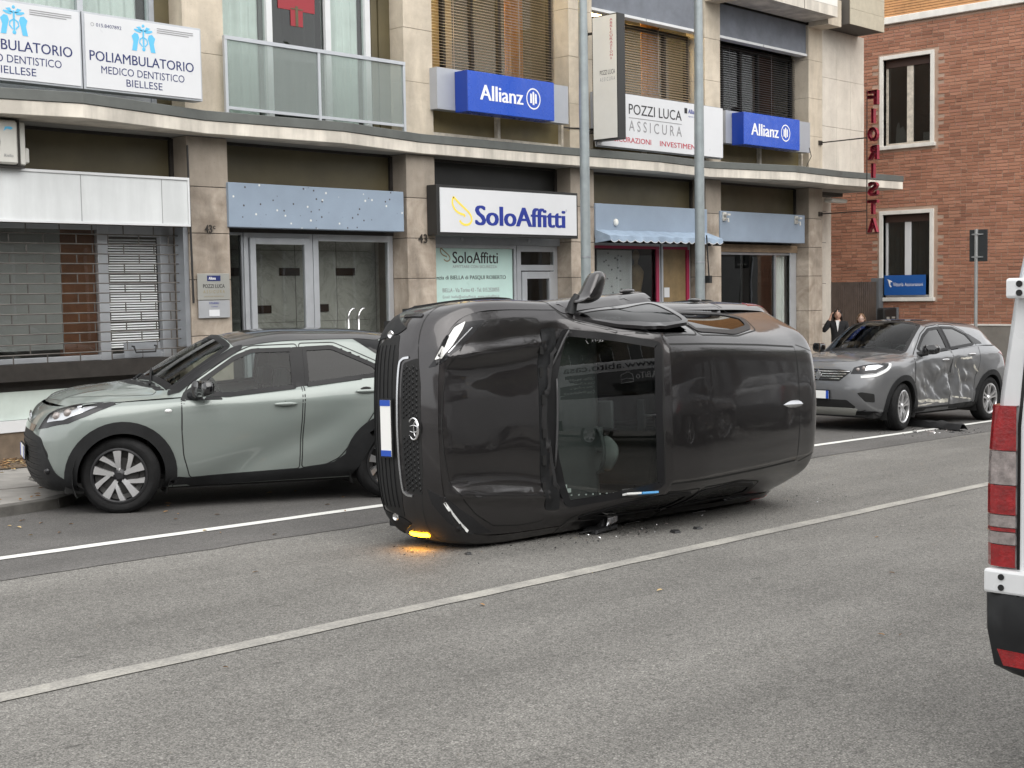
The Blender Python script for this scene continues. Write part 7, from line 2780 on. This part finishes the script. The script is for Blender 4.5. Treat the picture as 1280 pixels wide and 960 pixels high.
# ================================================================== people
def skin_mesh(nodes, edges, sub=2):
    me = bpy.data.meshes.new('skin'); me.from_pydata([n[:3] for n in nodes], edges, [])
    o = bpy.data.objects.new('skin', me); COL.objects.link(o)
    md = o.modifiers.new('skin', 'SKIN')
    md.use_smooth_shade = True
    sv = me.skin_vertices[0].data
    for i, n in enumerate(nodes):
        sv[i].radius = (n[3], n[4] if len(n) > 4 else n[3])
        sv[i].use_root = (i == 0)
    s2 = o.modifiers.new('sub', 'SUBSURF'); s2.levels = sub; s2.render_levels = sub
    dg = bpy.context.evaluated_depsgraph_get(); dg.update()
    m2 = bpy.data.meshes.new_from_object(o.evaluated_get(dg))
    mb = MB(); mb.add([v.co.copy() for v in m2.vertices], [tuple(p.vertices) for p in m2.polygons])
    bpy.data.objects.remove(o); bpy.data.meshes.remove(me); bpy.data.meshes.remove(m2)
    return mb


def head_mb(mb, c, s=1.0):
    """a head with brow, nose, lips, chin and ears, looking to -y"""
    n, m = 24, 20
    vs = []
    for i in range(m + 1):
        t = pi * i / m
        for k in range(n):
            a = 2 * pi * k / n
            x = .074 * sin(t) * cos(a); y = .093 * sin(t) * sin(a); z = .115 * cos(t)
            if z < 0:
                x *= 1 - .32 * (z / -.115) ** 1.5; y *= 1 - .10 * (-z / .115)
            f = max(0, -sin(a)) ** 4 * sin(t)
            y -= f * (.022 * np.exp(-(x / .011) ** 2) * np.exp(-((z + .018) / .020) ** 2) + .006 * np.exp(-((abs(x) - .0) / .03) ** 2) * np.exp(-((z + .055) / .009) ** 2) + .010 * np.exp(-(x / .03) ** 2) * np.exp(-((z + .095) / .016) ** 2) + .006 * np.exp(-((z - .022) / .012) ** 2))
            y += f * .010 * np.exp(-((abs(x) - .032) / .014) ** 2) * np.exp(-((z - .004) / .014) ** 2)
            vs.append((c[0] + x * s, c[1] + y * s, c[2] + z * s))
    fs = [(i * n + k, (i + 1) * n + k, (i + 1) * n + (k + 1) % n, i * n + (k + 1) % n) for i in range(m) for k in range(n)]
    mb.add(vs, fs)
    for sg in (-1, 1): mb.ball((c[0] + sg * .076 * s, c[1] + .01, c[2] - .005), (.010 * s, .018 * s, .030 * s), 10, 8)


mk('skin', (.50, .30, .22), .5, var=.08, vs=30)
mk('skin_pale', (.60, .40, .32), .5, var=.08, vs=30)
mk('lips', (.36, .12, .11), .5)
mk('eye', (.03, .02, .015), .2)
mk('hair_dark', (.016, .010, .008), .45, var=.4, vs=40)
mk('hair_brown', (.14, .075, .035), .5, var=.4, vs=40)
mk('cloth_black', (.010, .010, .012), .85, var=.3, vs=20)
mk('cloth_white', (.70, .70, .70), .85, var=.05)
mk('cloth_navy', (.03, .035, .06), .85, var=.3, vs=20)
mk('phone', (.02, .02, .022), .2)


def hand_nodes(w, d, up, curl=.5):
    """palm and five separate fingers from wrist w along d"""
    w, d, up = Vector(w), Vector(d).normalized(), Vector(up).normalized()
    sd = d.cross(up).normalized()
    N = []; E = []
    N.append((*w, .022)); N.append((*(w + d * .05), .030, .016)); E.append((0, 1))
    for k, (o, L) in enumerate(((-.027, .070), (-.009, .078), (.009, .073), (.026, .058))):
        b = len(N)
        p = w + d * .085 + sd * o
        N.append((*p, .0095))
        q = p + (d * cos(curl * .6) - up * sin(curl * .6)) * L * .5; N.append((*q, .0085))
        r_ = q + (d * cos(curl * 1.8) - up * sin(curl * 1.8)) * L * .5; N.append((*r_, .007))
        E += [(1, b), (b, b + 1), (b + 1, b + 2)]
    b = len(N)
    p = w + d * .03 - sd * .03 - up * .005; N.append((*p, .011)); q = p + d * .03 - sd * .022 - up * .012; N.append((*q, .0095)); N.append((*(q + d * .028 - up * .006), .008))
    E += [(0, b), (b, b + 1), (b + 1, b + 2)]
    return N, E


def person(label, loc, rot, H, arms, mats, hair, glasses=False, phone=None, lean=0):
    root = thing('person', label, 'person', (0, 0, 0))
    k = H / 1.66
    sk_, jacket, shirt, trousers, hairm = mats
    hc = (0, -.015, 1.555)
    N = [(0, 0, .93, .13, .10), (0, -.005, 1.06, .115, .085), (0, -.005, 1.22, .135, .095), (0, .005, 1.35, .11, .075), (0, .008, 1.42, .052), (0, -.002, 1.49, .048)]
    E = [(i, i + 1) for i in range(5)]
    for sg in (-1, 1):
        b = len(N)
        N += [(sg * .085, 0, .84, .085), (sg * .095, -.01, .50, .055), (sg * .095, .0, .28, .048), (sg * .095, .01, .09, .036), (sg * .10, -.10, .04, .034)]
        E += [(0, b), (b, b + 1), (b + 1, b + 2), (b + 2, b + 3), (b + 3, b + 4)]
    J = []
    for sg, (el, wr, hd, up, curl) in zip((-1, 1), arms):
        b = len(N)
        N += [(sg * .155, .005, 1.375, .055), (*el, .040), (*wr, .027)]
        E += [(3, b), (b, b + 1), (b + 1, b + 2)]
        hn, he = hand_nodes(wr, hd, up, curl)
        b2 = len(N) - 1
        N += hn[1:]
        E += [(b2 if i == 0 else b2 + i, b2 if j == 0 else b2 + j) for i, j in he]
        J.append((el, wr))
    body = skin_mesh(N, E)
    head_mb(body, hc)
    o = body.build('body', MT[sk_], root, smooth=True)
    # face details
    mb = MB()
    for sg in (-1, 1): mb.ball((sg * .030, hc[1] - .076, hc[2] + .008), (.011, .006, .006), 10, 6)
    mb.build('eyes', MT['eye'], o, smooth=True)
    mb = MB(); mb.ball((0, hc[1] - .081, hc[2] - .056), (.020, .006, .006), 10, 6); mb.build('lips', MT['lips'], o, smooth=True)
    mb = MB()
    for sg in (-1, 1): mb.ball((sg * .031, hc[1] - .080, hc[2] + .027), (.018, .005, .004), 8, 6)
    mb.build('eyebrows', MT[hairm], o, smooth=True)
    # clothes
    JN = [(0, 0, .80, .150, .120), (0, 0, .93, .146, .116), (0, -.005, 1.06, .132, .102), (0, -.005, 1.22, .152, .112), (0, .005, 1.365, .118, .085), (0, .01, 1.42, .066, .062)]
    JE = [(i, i + 1) for i in range(5)]
    for sg, (el, wr) in zip((-1, 1), J):
        b = len(JN)
        w2 = Vector(el).lerp(Vector(wr), .93)
        JN += [(sg * .158, .005, 1.375, .068), (*Vector((sg * .158, .005, 1.375)).lerp(Vector(el), .5), .060), (*el, .054), (*w2, .042)]
        JE += [(4, b), (b, b + 1), (b + 1, b + 2), (b + 2, b + 3)]
    skin_mesh(JN, JE).build('jacket', MT[jacket], root, smooth=True)
    mb = MB(); mb.prism([(-.038, 1.44), (.038, 1.44), (.030, 1.36), (.004, 1.20), (-.022, 1.36)], lambda a, b, d: (a, -.078 - .045 * min(1, max(0, (1.43 - b) / .1)) + d, b), -.004, .02)
    mb.build('shirt', MT[shirt], root, bevel=.004)
    TN = [(0, 0, .95, .13, .10)]; TE = []
    for sg in (-1, 1):
        b = len(TN); TN += [(sg * .085, 0, .83, .098), (sg * .095, -.01, .50, .072), (sg * .095, 0, .12, .062)]; TE += [(0, b), (b, b + 1), (b + 1, b + 2)]
    skin_mesh(TN, TE).build('trousers', MT[trousers], root, smooth=True)
    mb = MB()
    for sg in (-1, 1): mb.ball((sg * .098, -.05, .035), (.042, .12, .038), 12, 8)
    mb.build('shoes', MT['cloth_black'], root, smooth=True)
    # hair: a cap with locks
    mb = MB(); rr = random.Random(len(label))
    n, m = 28, 14
    vs = []
    for i in range(m + 1):
        t = pi * .62 * i / m
        for q in range(n):
            a = 2 * pi * q / n
            cut = 1.0
            fr = max(0, -sin(a))
            tt = t * (1 - .42 * fr ** 1.5)
            bump = 1.0 + .02 * sin(a * 9 + 1) * sin(t)
            part = 1 - .05 * np.exp(-(cos(a) * sin(tt) / .10) ** 2) * (1 if tt < 1 else 0)
            vs.append((hc[0] + .083 * bump * part * sin(tt) * cos(a), hc[1] + .012 + .100 * bump * part * sin(tt) * sin(a), hc[2] + .012 + .115 * part * cos(tt)))
    mb.add(vs, [(i * n + q, (i + 1) * n + q, (i + 1) * n + (q + 1) % n, i * n + (q + 1) % n) for i in range(m) for q in range(n)])
    if hair == 'long':
        for q in range(46):
            a = pi * (-.06 + 1.12 * q / 45)
            x, y = .080 * cos(a), .085 * sin(a)
            L = rr.uniform(.18, .27)
            mb.tube([(hc[0] + x, hc[1] + .012 + y, hc[2] + .03), (hc[0] + x * 1.1, hc[1] + .02 + y * 1.05, hc[2] - .08), (hc[0] + x * .95 + rr.uniform(-.01, .01), hc[1] + .03 + y * .8, hc[2] - L * .75), (hc[0] + x * .8, hc[1] + .035 + y * .75, hc[2] - L)], [.013, .014, .011, .004], 6)
    else:
        for q in range(40):
            a = pi * (-.02 + 1.04 * q / 39)
            x, y = .082 * cos(a), .092 * sin(a)
            mb.tube([(hc[0] + x, hc[1] + .012 + y, hc[2] + .04), (hc[0] + x * 1.08, hc[1] + .02 + y * 1.04, hc[2] - .03), (hc[0] + x * .98, hc[1] + .02 + y * .95, hc[2] - rr.uniform(.07, .11))], [.014, .013, .004], 6)
    mb.build('hair', MT[hairm], root, smooth=True)
    if glasses:
        mb = MB()
        for sg in (-1, 1):
            P = [(sg * .033 + .024 * cos(2 * pi * q / 16), hc[1] - .095, hc[2] + .004 + .017 * sin(2 * pi * q / 16)) for q in range(17)]
            mb.tube(P, .0025, 5, cap=False)
            mb.tube([(sg * .057, hc[1] - .093, hc[2] + .006), (sg * .080, hc[1] + .0, hc[2] + .008)], .002, 5)
        mb.tube([(-.009, hc[1] - .097, hc[2] + .006), (.009, hc[1] - .097, hc[2] + .006)], .002, 5)
        mb.build('glasses', MT['gloss_black'], root, smooth=True)
    root.location = loc
    root.rotation_euler = (0, 0, rot)
    root.scale = (k, k, k)
    return root, k


wx, wy = 24.6, 14.12
pr, k = person('dark haired woman in a black jacket with a phone at her ear', (wx, wy, gz(wx) + KH), radians(-62), 1.65,
               [((-.285, -.10, 1.215), (-.150, -.075, 1.47), (.22, .10, .95), (-.9, -.2, .2), .5), ((.225, -.02, 1.11), (.11, -.19, 1.06), (-.9, -.35, .15), (0, -.4, .9), .5)],
               ('skin', 'cloth_black', 'cloth_white', 'cloth_black', 'hair_dark'), 'long')
ph = MB(); ph.box(-.010, .0, -.075, .075, -.035, .035)
ph.tf(lambda x, y, z: (x, z, y))
o = ph.build('mobile_phone', MT['phone'], None, bevel=.004)
tag(o, 'dark mobile phone held against the ear of the woman in black', 'phone')
o.matrix_world = Matrix.Translation(pr.location) @ Matrix.Rotation(radians(-62), 4, 'Z') @ Matrix.Scale(k, 4) @ Matrix.Translation((-.098, -.035, 1.535)) @ Matrix.Rotation(radians(-12), 4, 'Y')
o.location, o.rotation_euler = o.matrix_world.to_translation(), o.matrix_world.to_euler()
wx, wy = 25.25, 13.95
person('person with glasses and light brown hair, only the head showing over the damaged car', (wx, wy, gz(wx) + KH), radians(-62), 1.555,
       [((-.235, .0, 1.12), (-.20, -.10, .90), (0, -.2, -1), (-1, 0, 0), .4), ((.235, .0, 1.12), (.20, -.10, .90), (0, -.2, -1), (1, 0, 0), .4)],
       ('skin_pale', 'cloth_navy', 'cloth_white', 'cloth_black', 'hair_brown'), 'short', True)

# ================================================================== wreckage on the road
mk('wreck_plastic', (.016, .016, .017), .55, var=.4, vs=25, bump=.3, bs=60)
t = thing('torn_bumper_strip', 'long piece of torn black bumper trim lying beside the damaged grey car', 'debris', (18.5, 9.0, gz(18.5)))
mb = MB(); rr = random.Random(21); rows = []
A, B_ = Vector((18.55, 9.42, 0)), Vector((18.14, 8.52, 0))
A, B_ = Vector((18.62, 9.52, 0)), Vector((18.20, 8.45, 0))
for q in range(13):
    t_ = q / 12
    c = A.lerp(B_, t_) + Vector((.05 * sin(t_ * 3), 0, 0)); w = .075 + .03 * rr.random(); z = gz(c.x) + .012 + .02 * rr.random()
    n = Vector((.93, -.36, 0))
    rows.append([tuple(c - n * w + Vector((0, 0, z))), tuple(c - n * w * .5 + Vector((0, 0, z + .06 + .03 * rr.random()))), tuple(c + n * w * .2 + Vector((0, 0, z + .075 + .03 * rr.random()))), tuple(c + n * w + Vector((0, 0, z)))])
mb.grid(rows)
mb.tf(lambda x, y, z: (x, y, z))
W(mb, 'strip', MT['wreck_plastic'], t, smooth=40)
def shard(x, y, s, label, m='wreck_plastic', h=.35):
    mb = MB(); n = rr.randint(5, 7)
    P = [(x + s * rr.uniform(.5, 1) * cos(2 * pi * q / n), y + s * rr.uniform(.5, 1) * sin(2 * pi * q / n)) for q in range(n)]
    z = gz(x) + .004
    b = [(a, c, z) for a, c in P]; tt = [(x + (a - x) * .7, y + (c - y) * .7, z + s * h * rr.uniform(.5, 1.1)) for a, c in P]
    mb.add(b + tt, [tuple(range(n, 2 * n))] + [(q, (q + 1) % n, n + (q + 1) % n, n + q) for q in range(n)])
    o = mb.build('shard', MT[m]); tag(o, label, 'debris', 'broken bits of car scattered on the road')
    return o
for x, y, s, lab in ((6.60, 6.70, .035, 'lone black plastic lump on the road below the lit amber lamp'),
                     (8.62, 6.18, .05, 'right one of two black shards on the road near the overturned roof'),
                     (8.36, 6.2, .06, 'left one of two black shards on the road near the overturned roof'),
                     (17.6, 8.9, .05, 'black plastic fragment on the road beside the front wheel of the damaged car'),
                     (17.95, 8.5, .06, 'black fragment on the dark asphalt just left of the torn bumper strip'),
                     (18.75, 8.25, .05, 'black fragment on the road to the right of the torn bumper strip')):
    shard(x, y, s, lab)
shard(17.85, 8.75, .06, 'pale lamp fragment on the white line beside the torn bumper strip', 'clear_lamp')
# crumbs nobody could count
mb = MB(); rr = random.Random(31)
def crumb(x, y, s):
    z = gz(x) + .003
    P = [(x + s * rr.uniform(-1, 1), y + s * rr.uniform(-1, 1), z + s * rr.uniform(.1, .9)) for _ in range(3)]
    mb.mi = rr.choice((0, 0, 1, 1, 2)); b0 = (x, y, z)
    mb.add([b0] + P, [(0, 1, 2), (0, 2, 3), (0, 3, 1), (1, 3, 2)])
for k in range(260):
    crumb(rr.gauss(8.05, .45), rr.gauss(6.55, .14), rr.uniform(.004, .016))
for k in range(120): crumb(rr.gauss(6.75, .35), rr.gauss(6.95, .15), rr.uniform(.004, .013))
for k in range(90): crumb(rr.gauss(10.3, .7), rr.gauss(6.5, .25), rr.uniform(.004, .013))
for k in range(160): crumb(rr.gauss(18.2, .6), rr.gauss(8.75, .3), rr.uniform(.006, .025))
o = mb.build('glass_crumbs', [MT['clear_lamp'], MT['wreck_plastic'], MT['chrome']]); o['kind'] = 'stuff'; o['label'] = 'crumbs of glass and plastic scattered around the crashed cars'
# crushed mirror under the overturned car
t = thing('crushed_mirror', 'crushed black door mirror pinned between the road and the windscreen pillar of the overturned car', 'debris', (7.9, 6.6, gz(7.9)))
mb = MB()
z = gz(7.9)
mb.box(7.84, 8.10, 6.56, 6.70, z + .01, z + .045); mb.box(7.95, 8.12, 6.60, 6.66, z + .03, z + .16)
mb.tf(lambda x, y, zz: (x + .25 * (zz - z) * 2, y + .3 * (zz - z), zz + .05 * (x - 7.95)))
W(mb, 'housing', MT['wreck_plastic'], t, bevel=.012)
mb = MB(); mb.add([(7.98, 6.575, z + .05), (8.12, 6.585, z + .07), (8.15, 6.60, z + .15), (8.03, 6.60, z + .12)], [(0, 1, 2, 3)]); W(mb, 'mirror_glass', MT['chrome'], t)
mb = MB(); mb.tube([(7.75, 6.66, z + .02), (7.9, 6.60, z + .03), (8.0, 6.56, z + .02), (8.08, 6.62, z + .11)], .009, 6); W(mb, 'cable', MT['seal'], t, smooth=True)
mb = MB(); mb.box(8.16, 8.24, 6.82, 6.84, z + .05, z + .07); W(mb, 'turn_signal', MT['amber_lit'], t)

# ================================================================== what stands behind the photographer
mk('far_wall', (.20, .17, .14), .85, var=.2, vs=.6)
mk('far_wall_low', (.10, .09, .085), .8, var=.25, vs=.8)
ob = thing('opposite_building', 'plain beige building across the street behind the camera', 'building', (8, -9, gz(8)))
mb = MB(); mb.box(-45, 70, -19, -9.0, -2, 4.2); W(mb, 'ground_storey', MT['far_wall_low'], ob)
mb = MB(); mb.box(-45, 70, -19, -8.9, 4.2, 7.8); W(mb, 'upper_storeys', MT['far_wall'], ob)
for i in range(34):
    x = -42 + 3.2 * i
    for z0, z1 in ((.3, 3.2), (5.0, 6.9)):
        mb = MB(); w = 2.2 if z0 < 1 else 1.3
        y = -8.98 if z0 < 1 else -8.88
        mb.box(x, x + w, y, y + .03, z0 + gz(x) * (z0 < 1), z1)
        o = W(mb, 'window', MT['gloss_black'], ob)
        mb = MB(); mb.box(x - .08, x, y - .0, y + .08, z0, z1); mb.box(x + w, x + w + .08, y, y + .08, z0, z1); W(mb, 'frame', MT['frame_white'] if z0 > 1 else MT['alu'], o)


def tree(x, y, h, R, label, seed):
    rr = random.Random(seed)
    t = thing('street_tree', label, 'tree', (x, y, gz(x)), 'street trees')
    mb = MB()
    mb.tube([(x, y, gz(x)), (x + .05, y, 1.5), (x + .02, y + .05, h * .5), (x + .1, y, h * .8)], [.20, .16, .12, .05], 10)
    tips = []
    for q in range(9):
        a = 2 * pi * q / 9 + rr.uniform(-.3, .3); z0 = h * rr.uniform(.38, .6)
        e = (x + R * .75 * cos(a), y + R * .75 * sin(a), z0 + rr.uniform(.8, 2.4))
        mb.tube([(x, y, z0), ((x * .5 + e[0] * .5), (y * .5 + e[1] * .5), z0 + .9), e], [.07, .05, .02], 6); tips.append(e)
    W(mb, 'trunk', MT['bark'], t, smooth=50)
    mb = MB()
    cl = [(x + rr.gauss(0, R * .45), y + rr.gauss(0, R * .45), h * .68 + rr.gauss(0, h * .14)) for _ in range(34)] + tips
    for c in cl:
        for _ in range(95):
            p = Vector((c[0] + rr.gauss(0, .5), c[1] + rr.gauss(0, .5), c[2] + rr.gauss(0, .38)))
            u = Vector((rr.gauss(0, 1), rr.gauss(0, 1), rr.gauss(0, .7))).normalized(); v = u.orthogonal().normalized(); s = rr.uniform(.07, .14)
            mb.add([p - u * s, p + v * s * .5, p + u * s, p - v * s * .5], [(0, 1, 2, 3)])
    W(mb, 'crown', MT['foliage'], t)
    return t
mk('bark', (.09, .07, .055), .9, var=.4, vs=8)
mk('foliage', (.075, .10, .035), .7, var=.5, vs=1.2)
mb = MB(); mb.tube([(27.96, 16.28, gz(28)), (27.96, 16.28, 1.8)], .035, 8); W(mb, 'gas_pipe', mat('pipe_yellow', (.55, .42, .06), .5), bb, smooth=40)
for i, (x, y) in enumerate(((-9, -1.6), (2.5, -1.9), (13.5, -1.8), (24.5, -1.7), (36, -1.7))):
    tree(x, y - 2.6, 8.5 + (i % 3) * .8, 2.6, 'leafy street tree behind the camera, ' + ('first', 'second', 'third', 'fourth', 'fifth', 'sixth', 'seventh')[i] + ' along the near pavement', 40 + i)
suv, suv_body = build_suv()
sage, sage_body = build_sage()
grey, grey_body = build_grey()
# two more parked cars on the near side, seen only as reflections
for x, lab in ((15.5, 'grey car parked on the near side of the street in front of the white van'), (21.5, 'second grey car parked on the near side of the street beyond the white van')):
    c = copy_tree(grey)
    c.name = 'parked_car'
    c['label'] = lab
    for ch in c.children:
        if 'label' in ch: del ch['label']
    c.location = (x, 1.05, gz(x))
    c.rotation_quaternion = (Vector((1, 0, SLOPE)).normalized().rotation_difference(Vector((1, 0, 0))).inverted().to_matrix().to_4x4() @ Matrix.Rotation(pi, 4, 'Z')).to_quaternion()
